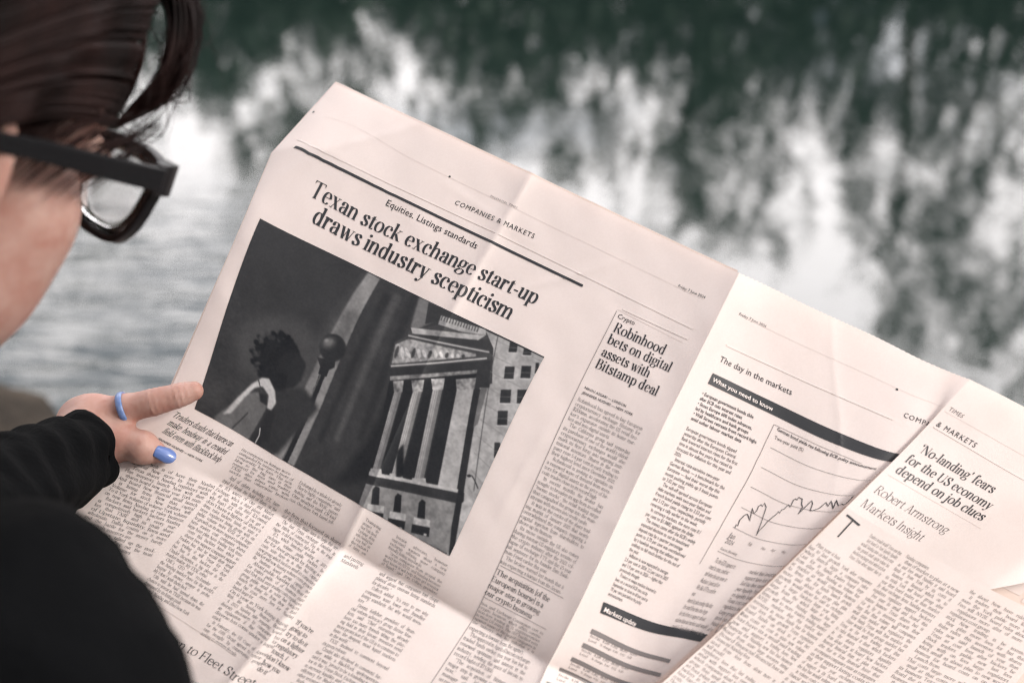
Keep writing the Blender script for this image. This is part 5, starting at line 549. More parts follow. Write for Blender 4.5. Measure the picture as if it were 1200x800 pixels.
(112,0,0.3,[(0.6577,0.8993),(0.9557,0.7771),(0.9986,0.9951),(0.9884,0.9945),(0.7995,1.0041),(0.6632,0.9989)]),
(26,0,0,[(0.6863,0.9065),(0.6907,0.8857),(0.7055,0.8869),(0.7266,0.9576),(0.7015,0.9708)]),
(150,0,0.5,[(0.691,0.9757),(0.7442,0.9505),(0.7525,0.9782),(0.6971,1.0055)]),
(30,0,0.2,[(0.695,1.0073),(0.7534,0.9813),(0.7624,1.0202),(0.703,1.0434)]),
(165,0,0,[(0.7431,1.0172),(0.7524,1.0132),(0.7537,1.0218),(0.7443,1.0259)]),
(26,0,0,[(0.7645,0.8877),(0.7686,0.8671),(0.7832,0.8684),(0.8044,0.9383),(0.7797,0.9514)]),
(150,0,0.5,[(0.7695,0.9562),(0.8216,0.9314),(0.8299,0.9588),(0.7757,0.9857)]),
(30,0,0.2,[(0.7736,0.9874),(0.8309,0.9619),(0.8399,1.0004),(0.7817,1.0232)]),
(165,0,0,[(0.8209,0.9974),(0.8301,0.9934),(0.8314,1.0019),(0.8222,1.0059)]),
(26,0,0,[(0.8454,0.8582),(0.8494,0.8379),(0.8637,0.8391),(0.8849,0.9083),(0.8608,0.9211)]),
(150,0,0.5,[(0.8508,0.9258),(0.9018,0.9015),(0.9101,0.9286),(0.857,0.9549)]),
(30,0,0.2,[(0.855,0.9567),(0.9111,0.9316),(0.9202,0.9696),(0.8632,0.992)]),
(165,0,0,[(0.9015,0.9666),(0.9105,0.9627),(0.9118,0.9712),(0.9028,0.9751)]),
(30,0,0.1,[(0.9411,0.7226),(0.9614,0.7206),(0.9931,0.8575),(1.017,0.9981),(0.9957,0.9977),(0.9677,0.8793)]),
(38,0,0.3,[(0.8856,0.0097),(0.908,-0.0059),(0.919,0.0389),(0.8966,0.0548)]),
(168,0,0,[(0.8953,0.0615),(0.9237,0.043),(0.9225,0.0389),(0.8941,0.0574)]),
(86,0,0,[(0.8919,0.0366),(0.9143,0.0208),(0.9135,0.0181),(0.8911,0.0339)]),
(38,0,0.3,[(0.9333,0.0091),(0.9554,-0.0065),(0.9612,0.0221),(0.9391,0.0378)]),
(168,0,0,[(0.9378,0.0445),(0.9659,0.0262),(0.9647,0.0221),(0.9366,0.0404)]),
(86,0,0,[(0.937,0.0278),(0.9591,0.0121),(0.9583,0.0095),(0.9362,0.0251)]),
(38,0,0.3,[(0.9086,0.1211),(0.9348,0.1022),(0.9485,0.1558),(0.9223,0.1749)]),
(168,0,0,[(0.921,0.1818),(0.9532,0.1599),(0.952,0.1558),(0.9198,0.1777)]),
(86,0,0,[(0.9163,0.1524),(0.9425,0.1334),(0.9416,0.1307),(0.9154,0.1497)]),
(38,0,0.3,[(0.952,0.0848),(0.9778,0.0663),(0.9915,0.1193),(0.9657,0.1381)]),
(168,0,0,[(0.9645,0.1449),(0.9962,0.1234),(0.995,0.1193),(0.9632,0.1408)]),
(86,0,0,[(0.9597,0.1158),(0.9855,0.0971),(0.9846,0.0944),(0.9588,0.1131)]),
(38,0,0.3,[(0.9292,0.2257),(0.9573,0.2049),(0.9721,0.2619),(0.944,0.283)]),
(168,0,0,[(0.9427,0.29),(0.9768,0.266),(0.9756,0.2618),(0.9414,0.2858)]),
(86,0,0,[(0.9374,0.2588),(0.9656,0.2378),(0.9647,0.2351),(0.9366,0.2561)]),
(38,0,0.3,[(0.9736,0.1911),(1.0013,0.1706),(1.017,0.2298),(0.9893,0.2506)]),
(168,0,0,[(0.988,0.2575),(1.0217,0.2338),(1.0204,0.2297),(0.9868,0.2534)]),
(86,0,0,[(0.9823,0.2253),(1.01,0.2046),(1.0091,0.2018),(0.9814,0.2225)]),
(38,0,0.3,[(0.9494,0.3185),(0.9757,0.2985),(0.9915,0.3589),(0.9652,0.3792)]),
(168,0,0,[(0.9639,0.3863),(0.9963,0.363),(0.995,0.3588),(0.9626,0.382)]),
(86,0,0,[(0.9582,0.3533),(0.9845,0.3332),(0.9836,0.3304),(0.9573,0.3505)]),
(38,0,0.3,[(0.98,0.4553),(0.9951,0.4434),(1.012,0.5076),(0.9969,0.5197)]),
(168,0,0,[(0.9956,0.527),(1.0168,0.5118),(1.0156,0.5075),(0.9943,0.5227)]),
(86,0,0,[(0.9893,0.4921),(1.0044,0.4801),(1.0035,0.4772),(0.9884,0.4892)]),
(38,0,0.3,[(0.9849,0.043),(0.994,0.0365),(1.006,0.0838),(0.9969,0.0905)]),
(168,0,0,[(0.9956,0.0972),(1.0106,0.0879),(1.0095,0.0838),(0.9945,0.0931)]),
(86,0,0,[(0.9917,0.071),(1.0009,0.0645),(1.0,0.0618),(0.9909,0.0684)]),
(36,0,0,[(0.9506,0.6443),(0.9603,0.6394),(0.9738,0.6529),(0.9914,0.6783),(0.9936,0.6746),(0.9759,0.649),(0.9612,0.6346),(0.9498,0.6396)]),
(30,0,0,[(0.9588,0.6386),(0.9591,0.64),(0.959,0.6416),(0.9587,0.6432),(0.9581,0.6449),(0.9572,0.6465),(0.9561,0.6479),(0.9548,0.6491),(0.9535,0.65),(0.9521,0.6506),(0.9508,0.6508),(0.9496,0.6506),(0.9486,0.6501),(0.9478,0.6492),(0.9472,0.648),(0.9469,0.6466),(0.947,0.6451),(0.9473,0.6434),(0.948,0.6417),(0.9489,0.6401),(0.95,0.6387),(0.9512,0.6375),(0.9525,0.6366),(0.9539,0.636),(0.9552,0.6358),(0.9564,0.636),(0.9575,0.6365),(0.9583,0.6374)]),
(150,0,0.3,[(0.9674,0.7673),(0.9878,0.6767),(1.0132,0.9536),(1.0061,0.9789)]),
]
# ================================================================== setting: water, banks, trees whose mirror images fill the pond
WZ = -.32
m_water = bpy.data.materials.new('pond_water'); t = NT(m_water)
t.b.inputs['Base Color'].default_value = (.009, .018, .015, 1); t.b.inputs['Roughness'].default_value = .03; t.b.inputs['IOR'].default_value = 1.75
co = t.add('ShaderNodeTexCoord'); hs = []
for sc_, st, dist in (((1.0, .45, 1), 2.4, .0030), ((1.0, .5, 1), 8., .0011), ((1., .75, 1), 30., .00024)):
    mpn = t.add('ShaderNodeMapping'); mpn.inputs['Scale'].default_value = sc_; mpn.inputs['Rotation'].default_value = (0, 0, R(8))
    n = t.add('ShaderNodeTexNoise', Scale=st, Detail=2., Distortion=.4); t.ln(co.outputs['Object'], mpn.inputs['Vector']); t.ln(mpn.outputs['Vector'], n.inputs['Vector'])
    k = t.add('ShaderNodeMath', operation='MULTIPLY'); k.inputs[1].default_value = dist; t.ln(n.outputs['Fac'], k.inputs[0]); hs.append(k)
a1 = t.add('ShaderNodeMath', operation='ADD'); a2 = t.add('ShaderNodeMath', operation='ADD')
t.ln(hs[0].outputs[0], a1.inputs[0]); t.ln(hs[1].outputs[0], a1.inputs[1]); t.ln(a1.outputs[0], a2.inputs[0]); t.ln(hs[2].outputs[0], a2.inputs[1])
# wavelets lapping along the near shore
vd = t.add('ShaderNodeVectorMath', operation='DISTANCE'); vd.inputs[1].default_value = (-1.6, 3.9, WZ); t.ln(co.outputs['Object'], vd.inputs[0])
mk = t.add('ShaderNodeMapRange', interpolation_type='SMOOTHSTEP'); mk.inputs['From Min'].default_value = .4; mk.inputs['From Max'].default_value = 1.7; mk.inputs['To Min'].default_value = .011; mk.inputs['To Max'].default_value = 0.; t.ln(vd.outputs['Value'], mk.inputs['Value'])
mpn = t.add('ShaderNodeMapping'); mpn.inputs['Scale'].default_value = (.55, 2.2, 1); mpn.inputs['Rotation'].default_value = (0, 0, R(-8)); nl = t.add('ShaderNodeTexNoise', Scale=5.5, Detail=3., Distortion=.6); t.ln(co.outputs['Object'], mpn.inputs['Vector']); t.ln(mpn.outputs['Vector'], nl.inputs['Vector'])
ml_ = t.add('ShaderNodeMath', operation='MULTIPLY_ADD'); t.ln(nl.outputs['Fac'], ml_.inputs[0]); t.ln(mk.outputs['Result'], ml_.inputs[1]); t.ln(a2.outputs[0], ml_.inputs[2]); a2 = ml_
bp = t.add('ShaderNodeBump', Strength=1., Distance=1.); t.ln(a2.outputs[0], bp.inputs['Height']); t.ln(bp.outputs['Normal'], t.b.inputs['Normal'])
tag(mesh('water', [(-200, -30, WZ), (200, -30, WZ), (200, 17, WZ), (-200, 17, WZ)], [(0, 1, 2, 3)], m_water), kind='structure')
# near bank: a pebbly earth shore that falls into the water, its edge running from far left to near right
m_earth = mat('bank_earth', (.014, .011, .008), .9, .15, (9., .22, (.055, .043, .032)), (40., .012))
E = np.array([(-40, 9.0), (-9, 5.2), (-3.2, 3.35), (-1.5, 2.75), (-1.02, 2.50), (-.72, 2.22), (-.45, 1.92), (-.15, 1.62), (.15, 1.30), (.5, .9), (1.0, .3), (2.0, -1.2), (9, -12), (20, -30)])
E[:, 1] += .42*np.clip((-.45 - E[:, 0])/.5, 0, 1)
offs = [(-.55, 0.), (-.32, .0), (-.18, -.02), (-.06, -.08), (0., -.24), (.10, -.36), (.35, -.55), (1.6, -.9)]
dE = np.gradient(E, axis=0); dE /= np.hypot(dE[:, 0], dE[:, 1])[:, None]; nE = np.stack([-dE[:, 1], dE[:, 0]], 1) * 1.0
nE = np.where((nE @ np.array([.7, .7]))[:, None] < 0, -nE, nE)
rows = [np.column_stack([E + nE * o, np.full(len(E), z) + rng.normal(0, .006, len(E)) * (z > -.3)]) for o, z in offs]
rows = [np.column_stack([np.full(len(E), -60.) + E[:, 0] * .2, np.full(len(E), -40.) + E[:, 1] * .1, np.zeros(len(E))])] + rows
tag(mesh('near_bank', np.concatenate(rows), [tuple(f) for f in grid_faces(len(E), len(rows))], m_earth), kind='structure')
# far bank and the ground behind it, one sheet out to the horizon
m_grass = mat('bank_grass', (.035, .055, .022), .9, .2, (.6, .2, (.075, .085, .04)), (6., .05))
xs = np.linspace(-600, 600, 61); V = []
for o, z in ((-1.2, -1.), (0, -.34), (.4, .05), (2.5, .35), (12, .7), (60, 1.), (900, 1.5)):
    V.append(np.column_stack([xs, 15.2 + o + .5*np.sin(xs*.7) + .3*np.sin(xs*1.9+1), np.full(61, z) + rng.normal(0, .03, 61)]))
tag(mesh('far_bank_ground', np.concatenate(V), [tuple(f) for f in grid_faces(61, 7)], m_grass), kind='structure')
# trees
m_bark = mat('tree_bark', (.05, .042, .035), .9, .2, (20., .2, (.11, .095, .08)), (50., .01))
m_leafs = [mat('tree_leaves', c, .6, .35, (3., .25, d)) for c, d in (((.030, .058, .040), (.058, .088, .055)), ((.038, .062, .036), (.068, .095, .05)), ((.030, .054, .042), (.056, .082, .06)))]
def tube(path, rad, n=8):
    P = np.asarray(path, float); V = []; F = []
    for i, p in enumerate(P):
        d = P[min(i+1, len(P)-1)] - P[max(i-1, 0)]; d = d/max(np.linalg.norm(d), 1e-9)
        a = np.cross(d, (0, 0, 1.) if abs(d[2]) < .9 else (1., 0, 0)); a /= np.linalg.norm(a); b = np.cross(d, a)
        th = np.linspace(0, 2*np.pi, n, endpoint=False)
        V.append(p + rad[i]*(np.outer(np.cos(th), a) + np.outer(np.sin(th), b)))
    for j in range(len(P)-1):
        for i in range(n): F.append((j*n+i, j*n+(i+1) % n, (j+1)*n+(i+1) % n, (j+1)*n+i))
    F += [tuple(range(n-1, -1, -1)), tuple(range((len(P)-1)*n, len(P)*n))]
    return np.concatenate(V), F
def tree(x, y, h, spread, dens, label, lm, base=.35, low=.18):
    o = empty('pond_tree', (x, y, base)); tag(o, label, 'tree', 'trees on the far bank mirrored in the pond')
    V, F, tips = [], [], []; k = 0
    def add(p, r):
        nonlocal k
        v, f = tube(p, r, 7); V.append(v); F.extend([tuple(i+k for i in q) for q in f]); k += len(v)
    top = np.array([x + rng.normal(0, .3), y, base + h*.80]); tr = np.array([np.array([x, y, base-.3])*(1-s) + top*s + np.array([math.sin(s*4+x)*.12, 0, 0]) for s in np.linspace(0, 1, 9)])
    add(tr, np.linspace(.017*h, .002*h, 9))
    for i in range(int(16 + h*2)):
        s = rng.uniform(low, .97); p0 = np.array([np.interp(s, np.linspace(0, 1, 9), tr[:, j]) for j in range(3)])
        a = rng.uniform(0, 2*np.pi); L = spread*(1.25-.6*s)*rng.uniform(.5, 1.2); e = p0 + np.array([math.cos(a)*L, math.sin(a)*L*.7, L*rng.uniform(.1, .9)])
        mid = (p0+e)/2 + np.array([0, 0, .08*L]); add([p0, mid, e], [.006*h*(1.1-s), .0035*h*(1.1-s), .0015*h]); tips += [(e, L), (mid, L), ((mid+e)/2, L)]
    mesh('trunk', np.concatenate(V), F, m_bark, o)
    n = int(dens); c = [tips[i] for i in rng.integers(0, len(tips), n//26)]
    P = np.concatenate([rng.normal(0, 1, (26, 3))*np.array([.07, .07, .19])*rng.uniform(.6, 1.5) + t_[0] + rng.normal(0, .20, 3) for t_ in c]); m = len(P)
    A = rng.normal(0, 1, (m, 3)); A /= np.linalg.norm(A, axis=1)[:, None]; B = np.cross(A, rng.normal(0, 1, (m, 3))); B /= np.linalg.norm(B, axis=1)[:, None]
    s = rng.uniform(.04, .08, (m, 1)); Q = np.stack([P - A*s, P + B*s*.5, P + A*s, P - B*s*.5], 1).reshape(-1, 3)
    mesh('crown', Q, np.arange(m*4).reshape(m, 4), lm, o, False)
for a in ((-7.6, 17.5, 5.6, 1.6, 4500, 'broad dark tree mirrored at the far left of the pond'),
          (-5.0, 16.4, 4.2, 1.0, 2400, 'slim sparse tree mirrored beside the reader’s fringe'),
          (-3.3, 17.0, 4.4, 1.0, 2250, 'thin sparse tree mirrored left of the newspaper'),
          (-1.9, 18.0, 3.6, 1.2, 2700, 'low dense tree mirrored above the folded paper corner'),
          (-.3, 16.8, 3.5, 1.1, 2400, 'rounded tree mirrored behind the top of the newspaper'),
          (1.0, 17.2, 4.2, .8, 1800, 'spindly young tree mirrored above the page gutter'),
          (2.3, 16.6, 5.6, .9, 3150, 'tall narrow tree mirrored as the dark streak right of centre'),
          (3.7, 17.6, 4.6, 1.1, 2550, 'low bushy tree mirrored at the upper right'),
          (4.7, 16.5, 6.6, .9, 2550, 'feathery tall tree mirrored at the right of the pond'),
          (5.8, 16.9, 6.3, 1.1, 3150, 'tall loose tree mirrored down the right side of the pond'),
          (7.0, 16.6, 7.2, 1.2, 3150, 'drooping open tree mirrored near the right edge'),
          (8.6, 17.2, 7.0, 1.8, 4500, 'largest leafy tree mirrored at the right edge of the pond')):
    tree(*a, m_leafs[int(abs(a[0])*3) % 3])
# a clipped hedge bank below the trees
n = 60000; hx = rng.uniform(-20, 20, n); hz = rng.beta(1.2, 1.6, n); hh = 2.15 + .4*np.sin(hx*.8) + .35*np.sin(hx*2.1+2) + .2*np.sin(hx*5.3)
P = np.column_stack([hx, 16.2 + rng.normal(0, .35, n) + .4*np.sin(hx*.7), .1 + hz*hh]); A = rng.normal(0, 1, (n, 3)); A /= np.linalg.norm(A, axis=1)[:, None]; B = np.cross(A, rng.normal(0, 1, (n, 3))); B /= np.linalg.norm(B, axis=1)[:, None]
s = rng.uniform(.06, .13, (n, 1)); Q = np.stack([P - A*s, P + B*s*.6, P + A*s, P - B*s*.6], 1).reshape(-1, 3)
tag(mesh('undergrowth', Q, np.arange(n*4).reshape(n, 4), m_leafs[2], None, False), 'dark undergrowth along the far bank mirrored at the top of the water', 'undergrowth', None, 'stuff')
# ================================================================== newspaper
n0 = -FW
SL = Sheet(UL, V6, PL, (), (1, 3, 4)); SA = Sheet(UA, V6, PA, (), (4,))
for B_, VB in ((PB1, VB1), (PB2, VB2)):
    B_[:, 0] = SA(np.full(len(VB), 510.), np.array(VB, float))
SB1 = Sheet(UB, VB1, PB1, (3,), ()); SB2 = Sheet(UB, VB2, PB2, (3,), ())
sst = lambda x, a, b: np.clip((x-a)/(b-a), 0, 1)**2 * (3 - 2*np.clip((x-a)/(b-a), 0, 1))
_ph = rng.uniform(0, 6.28, 40); _dr = rng.uniform(0, 3.14, 40)
_cx = np.array([60., 150, 228, 300, 262, 200, 310, 395, 440]); _cy = np.array([60., 40, 60, 90, 210, 320, 300, 180, 60])
def crumple(u, v):
    r = 0*u
    for i in range(10):
        L = (26, 40, 60, 90)[i % 4]; r = r + .00007*(L/40)*np.sin((u*math.cos(_dr[i]) + v*math.sin(_dr[i]))*6.28/L + _ph[i] + .8*np.sin(v/37.+_ph[i+10]))
    for i in range(9): r = r + (.00035 + .0003*(i % 3))*np.exp(-np.abs((u-_cx[i])*math.cos(_dr[i+10]) + (v-_cy[i])*math.sin(_dr[i+10]))/2.2)*np.exp(-(((u-_cx[i])**2 + (v-_cy[i])**2)/(24.+6*i)**2))
    return r
def dispL(u, v):
    low = sst(v, 322, 332)
    d = .0040*np.exp(-(340-u)/12.)
    d += (.0028 + .0036*low)*np.exp(-np.abs(u-170)/(6.+3*low)) + .0012*np.exp(-np.abs(u-170)/22.)
    m = sst(u, 30, 105)
    d -= m*np.where(v < 325, .0063*np.exp(-(325-v)/17.), .0063*np.exp(-(v-325)/26.))
    d -= .003*np.exp(-u/6.)
    d += .0022*np.exp(-np.abs(u-301-(v-325)*.06)/4.)*np.exp(-((v-330)/26.)**2)          # small dents where the folds cross
    d += .0020*np.exp(-np.abs(u-222+(v-300)*.4)/5.)*np.exp(-((v-318)/20.)**2)
    d += .0007*np.sin(u/5.2 + v/30.)*low*sst(u, 118, 150)*(1-sst(u, 158, 168))
    d += .0009*np.exp(-np.abs(u*.82+v*.57-62)/3.)*np.exp(-((u-60)/60)**2)                # dog-eared corner crease
    return d + crumple(u, v)
def dispA(u, v): return .0040*np.exp(-(u-340)/13.) + crumple(u, v)*.6 - np.where(v < 325, .004*np.exp(-(325-v)/14.), .004*np.exp(-(v-325)/20.))
def dispB(u, v): return crumple(u, v)*.8*sst(u, 510, 530)
PAGES = {'L': (SL, dispL), 'A': (SA, dispA), 'B': (SB1, dispB), 'C': (SB2, dispB)}
def on_page(S, u, v, off=0.):
    f, d = PAGES[S]; u = np.asarray(u, float).ravel(); v = np.asarray(v, float).ravel()
    return f(u, v) + np.multiply.outer(d(u, v) + off, n0)
def patch(S, us, vs, off=0.):
    uu, vv = np.meshgrid(us, vs); return on_page(S, uu, vv, off), grid_faces(len(us), len(vs))
# paper stock: salmon newsprint, thin enough to let light through
def paper_mat(name, c):
    m = bpy.data.materials.new(name); t = NT(m); co = t.add('ShaderNodeTexCoord')
    n = t.add('ShaderNodeTexNoise', Scale=60., Detail=8., Roughness=.7); t.ln(co.outputs['Object'], n.inputs['Vector'])
    n2 = t.add('ShaderNodeTexNoise', Scale=900., Detail=2.); t.ln(co.outputs['Object'], n2.inputs['Vector'])
    ad = t.add('ShaderNodeMath', operation='ADD'); t.ln(n.outputs['Fac'], ad.inputs[0]); t.ln(n2.outputs['Fac'], ad.inputs[1])
    r = t.add('ShaderNodeMapRange'); r.inputs['From Min'].default_value = .6; r.inputs['From Max'].default_value = 1.4
    t.ln(ad.outputs[0], r.inputs['Value']); mixc = t.add('ShaderNodeMix', data_type='RGBA'); mixc.inputs['A'].default_value = (c[0]*.93, c[1]*.92, c[2]*.91, 1); mixc.inputs['B'].default_value = (*c, 1)
    t.ln(r.outputs['Result'], mixc.inputs['Factor']); t.ln(mixc.outputs['Result'], t.b.inputs['Base Color'])
    t.b.inputs['Roughness'].default_value = .55; t.b.inputs['Specular IOR Level'].default_value = .4
    bu = t.add('ShaderNodeBump', Distance=.00025, Strength=.6); t.ln(n.outputs['Fac'], bu.inputs['Height']); t.ln(bu.outputs['Normal'], t.b.inputs['Normal'])
    tr = t.add('ShaderNodeBsdfTranslucent'); tr.inputs['Color'].default_value = (.74, .52, .40, 1); ms = t.add('ShaderNodeMixShader'); ms.inputs['Fac'].default_value = .20
    t.ln(t.b.outputs['BSDF'], ms.inputs[1]); t.ln(tr.outputs['BSDF'], ms.inputs[2]); t.ln(ms.outputs['Shader'], t.o.inputs['Surface'])
    return m
m_paper = paper_mat('newsprint', (.755, .680, .648))
INK = {'ink': mat('black_ink', (.012, .013, .016), .5, .5), 'inkgrey': mat('thin_black_ink', (.16, .14, .135), .42, .5), 'faint': mat('ink_showing_through', (.64, .56, .525), .6, .3), 'ghost': mat('ghost_of_reverse_print', (.725, .642, .608), .55, .4), 'pale': mat('flare_faded_text_ink', (.17, .155, .15), .42, .5), 'body': mat('text_ink', (.07, .069, .07), .45, .5), 'white': mat('unprinted_lettering', (.74, .66, .62), .7, .2)}  # pale: washing-out by bright flare is put into this ink's colour
paper = empty('newspaper', on_page('L', [170], [200])[0])
tag(paper, 'open salmon pink newspaper with printed pages held over the water', 'newspaper')
us = np.arange(0, 341, 2.); vs = np.concatenate([np.arange(0, 325, 2.5), np.arange(325, 516, 2.5)])
V, F = patch('L', us, vs); V[:len(us)] = on_page('L', us, .30*(np.arange(len(us)) % 2)); pageL = mesh('page', V, F, m_paper, paper); pageL['label'] = 'page with stock exchange photograph and black headline'
ua = np.linspace(340, 510, 101); Va, Fa = patch('A', ua, vs); Va[:len(ua)] = on_page('A', ua, .30*(np.arange(len(ua)) % 2))
ub = np.unique(np.concatenate([np.linspace(510, 632, 62), np.linspace(632, 680, 25)]))
V1, F1 = patch('B', ub, np.linspace(0, 130, 53)); V2, F2 = patch('C', ub, np.linspace(130, 400, 109))
pageR = mesh('page', np.concatenate([Va, V1, V2]), np.concatenate([Fa, F1 + len(Va), F2 + len(Va) + len(V1)]), m_paper, paper); pageR['label'] = 'market report page bent over its middle fold'
# the sheets underneath
m_under = paper_mat('newsprint_under', (.70, .60, .55))
V, F = patch('L', np.linspace(-1.6, 339, 120), np.linspace(-1.8, 515, 160), -.0025); nb = len(V)
Vb, Fb = patch('A', np.linspace(341, 509, 80), np.linspace(1.2, 515, 160), -.0045); nb2 = len(Vb)
Vc, Fc = patch('C', np.linspace(510, 690, 60), np.linspace(106, 400, 80), -.010); nb3 = len(Vc)
Vd, Fd = patch('B', np.linspace(510, 630, 40), np.linspace(2, 130, 40), -.0045)
under = mesh('inner_page', np.concatenate([V, Vb, Vc, Vd]), np.concatenate([F, Fb + nb, Fc + nb + nb2, Fd + nb + nb2 + nb3]), m_under, paper)
for k_, (ua_, ub_, va_, vb_) in enumerate(((640, 652, 112, 124), (655, 664, 108, 128), (668, 688, 110, 119), (668, 688, 122, 130))):
    V, F = patch('C', np.linspace(ua_, ub_, 8), np.linspace(va_, vb_, 8), -.0097); mesh('picture_corner', V, F, INK['faint'], under, False)
# ---- lettering
class Sans:
    def __init__(self, offset=0., res=2):
        c = bpy.data.curves.new('lettering', 'FONT'); c.resolution_u = res; c.offset = offset; c.fill_mode = 'FRONT' if hasattr(c, 'fill_mode') else c.fill_mode
        self.c = c; self.o = bpy.data.objects.new('lettering', c); col.objects.link(self.o); self.cache = {}; self.w = {}
    def _mesh(self, s):
        self.c.body = s; dg = bpy.context.evaluated_depsgraph_get(); dg.update(); e = self.o.evaluated_get(dg); m = e.to_mesh()
        v = np.array([q.co[:2] for q in m.vertices]).reshape(-1, 2); f = [tuple(p.vertices) for p in m.polygons]; e.to_mesh_clear(); return v, f
    def glyph(self, ch):
        if ch not in self.cache:
            if not self.w: a = self._mesh('II')[0]; self.ii = a[:, 0].max()
            adv = self._mesh('I'+ch+'I')[0][:, 0].max() - self.ii
            v, f = self._mesh(ch) if ch.strip() else (np.zeros((0, 2)), [])
            self.w[ch] = adv; self.cache[ch] = (v, f, adv)
        return self.cache[ch]
    width = Roman.width; line = Roman.line
    def done(self): bpy.data.objects.remove(self.o); bpy.data.curves.remove(self.c)
FONTS = {'head': Roman(.108, .020, 5), 'head2': Roman(.100, .020, 4), 'light': Roman(.060, .024, 4), 'thin': Roman(.046, .017, 4), 'body': Roman(.064, .030, 2), 'quote': Roman(.078, .034, 3),
         'sans': Sans(0., 2), 'sansbold': Sans(.014, 2), 'sansgrey': Sans(0., 2), 'small': Sans(0., 1)}
BUF = {}; CUR = [0]; ONE = {'headline', 'side_headline', 'column_headline', 'column_author', 'chart_grid', 'drop_cap'}
def put(S, part, ink, V, F):
    V0, F0, k = BUF.setdefault((S if S != 'C' else 'B', part, ink, 0 if part in ONE else CUR[0]), ([], [], [0]))
    V0.append(V); F0.extend([tuple(i + k[0] for i in q) for q in F]); k[0] += len(V)
OFF = .00028
def set_line(S, part, font, text, u0, v0, u1, v1, em_v, ink, track=0., em_u=None, gap=0., fit=True):
    f = FONTS[font]; v, F, w = f.line(text, track, gap)
    if not len(v): return
    L = math.hypot(u1-u0, v1-v0); e = L / w if fit else em_u
    if em_v is None: em_v = e * 1.05
    du, dv = (u1-u0)/L, (v1-v0)/L
    put(S, part, ink, on_page(S, u0 + v[:, 0]*e*du + v[:, 1]*em_v*dv*.3, v0 + v[:, 0]*e*dv - v[:, 1]*em_v, OFF + (.0002 if ink == 'white' else 0)), F)
def ribbon(S, part, pts, wd, ink, miter=True):
    p = np.array(pts, float); q = [p[0]]
    for a, b in zip(p[:-1], p[1:]):
        n = max(1, int(np.hypot(*(b-a))/2.5)); q += [a + (b-a)*s for s in np.arange(1, n+1)/n]
    q = np.array(q); d = np.gradient(q, axis=0); d /= np.hypot(d[:, 0], d[:, 1])[:, None]; n = np.stack([-d[:, 1], d[:, 0]], 1)*wd/2
    uvs = np.concatenate([q+n, q-n]); m = len(q); put(S, part, ink, on_page(S, uvs[:, 0], uvs[:, 1], OFF), [(i, i+1, m+i+1, m+i) for i in range(m-1)])
for it in ITEMS:
    k = it[0]; CUR[0] += 1
    if k == 'line':
        _, S, part, font, text, q, kv, ink, track = it
        f = FONTS[font]; e = math.hypot(q[2]-q[0], q[3]-q[1]) / max(f.width(text, track), 1e-6)
        set_line(S, part, font, text, *q, e*kv, ink, track)
    elif k == 'block':
        _, S, part, font, lines, q, kv, ink, just = it
        if font == 'body' and ink == 'ink': ink = 'pale' if S == 'C' else 'body'  # sunlit right-hand articles take the ink lightened to imitate flare
        u0, v0, u1, v1, u2, v2 = q; n = len(lines); W = u1-u0; pitch = (v2-v0)/max(1, n-1); f = FONTS[font]
        if n == 1: pitch = 4.2
        long_ = max(f.width(l.strip('\\')) for l in lines); e0 = W/long_
        em_v = pitch*kv if font in ('body', 'sans', 'quote') else pitch*.92
        for i, l in enumerate(lines):
            s = i/max(1, n-1); a = u0 + (u2-u0)*s; ya = v0 + (v2-v0)*s; end = l.endswith('\\'); l = l.rstrip('\\'); ind = 0.
            if l.startswith(' '): ind = W*.05; l = l[1:]
            w0 = f.width(l)
            if just == 1 and not end: e = (W-ind)/w0; L = W-ind
            else: e = e0; L = w0*e0
            if just == 1 and not end and W*.72 < w0*e0: g = ((W-ind)/e0 - w0)/max(1, l.count(' ')); set_line(S, part, font, l, a+ind, ya + (v1-v0)*ind/W, a+W, ya+(v1-v0), em_v, ink, 0., None, g)
            else: L = min(L, W-ind); set_line(S, part, font, l, a+ind, ya + (v1-v0)*ind/W, a+ind+L, ya+(v1-v0)*(ind+L)/W, em_v, ink)
    elif k == 'bar':
        _, S, part, q, ink = it; a = np.array(q).reshape(4, 2); s, tt = np.meshgrid(np.linspace(0, 1, 60), np.linspace(0, 1, 5)); s = s.ravel()[:, None]; tt = tt.ravel()[:, None]
        uvs = a[0]*(1-s)*(1-tt) + a[1]*s*(1-tt) + a[2]*s*tt + a[3]*(1-s)*tt; put(S, part, ink, on_page(S, uvs[:, 0], uvs[:, 1], OFF), grid_faces(60, 5).tolist())
    elif k == 'rule': ribbon(it[1], it[2], it[3], it[4], it[5])
    elif k == 'dot':
        th = np.linspace(0, 2*np.pi, 10, endpoint=False); put(it[1], it[2], it[5], on_page(it[1], it[3][0] + it[4]*np.cos(th), it[3][1] + it[4]*np.sin(th), OFF), [tuple(range(10))])
for f in FONTS.values():
    if isinstance(f, Sans): f.done()
made = {}
for (S, part, ink, _i), (V, F, _) in BUF.items():
    par = pageL if S == 'L' else pageR
    name = part if ink != 'white' else 'bar_lettering'
    mesh(name, np.concatenate(V), F, INK[ink], par, False)
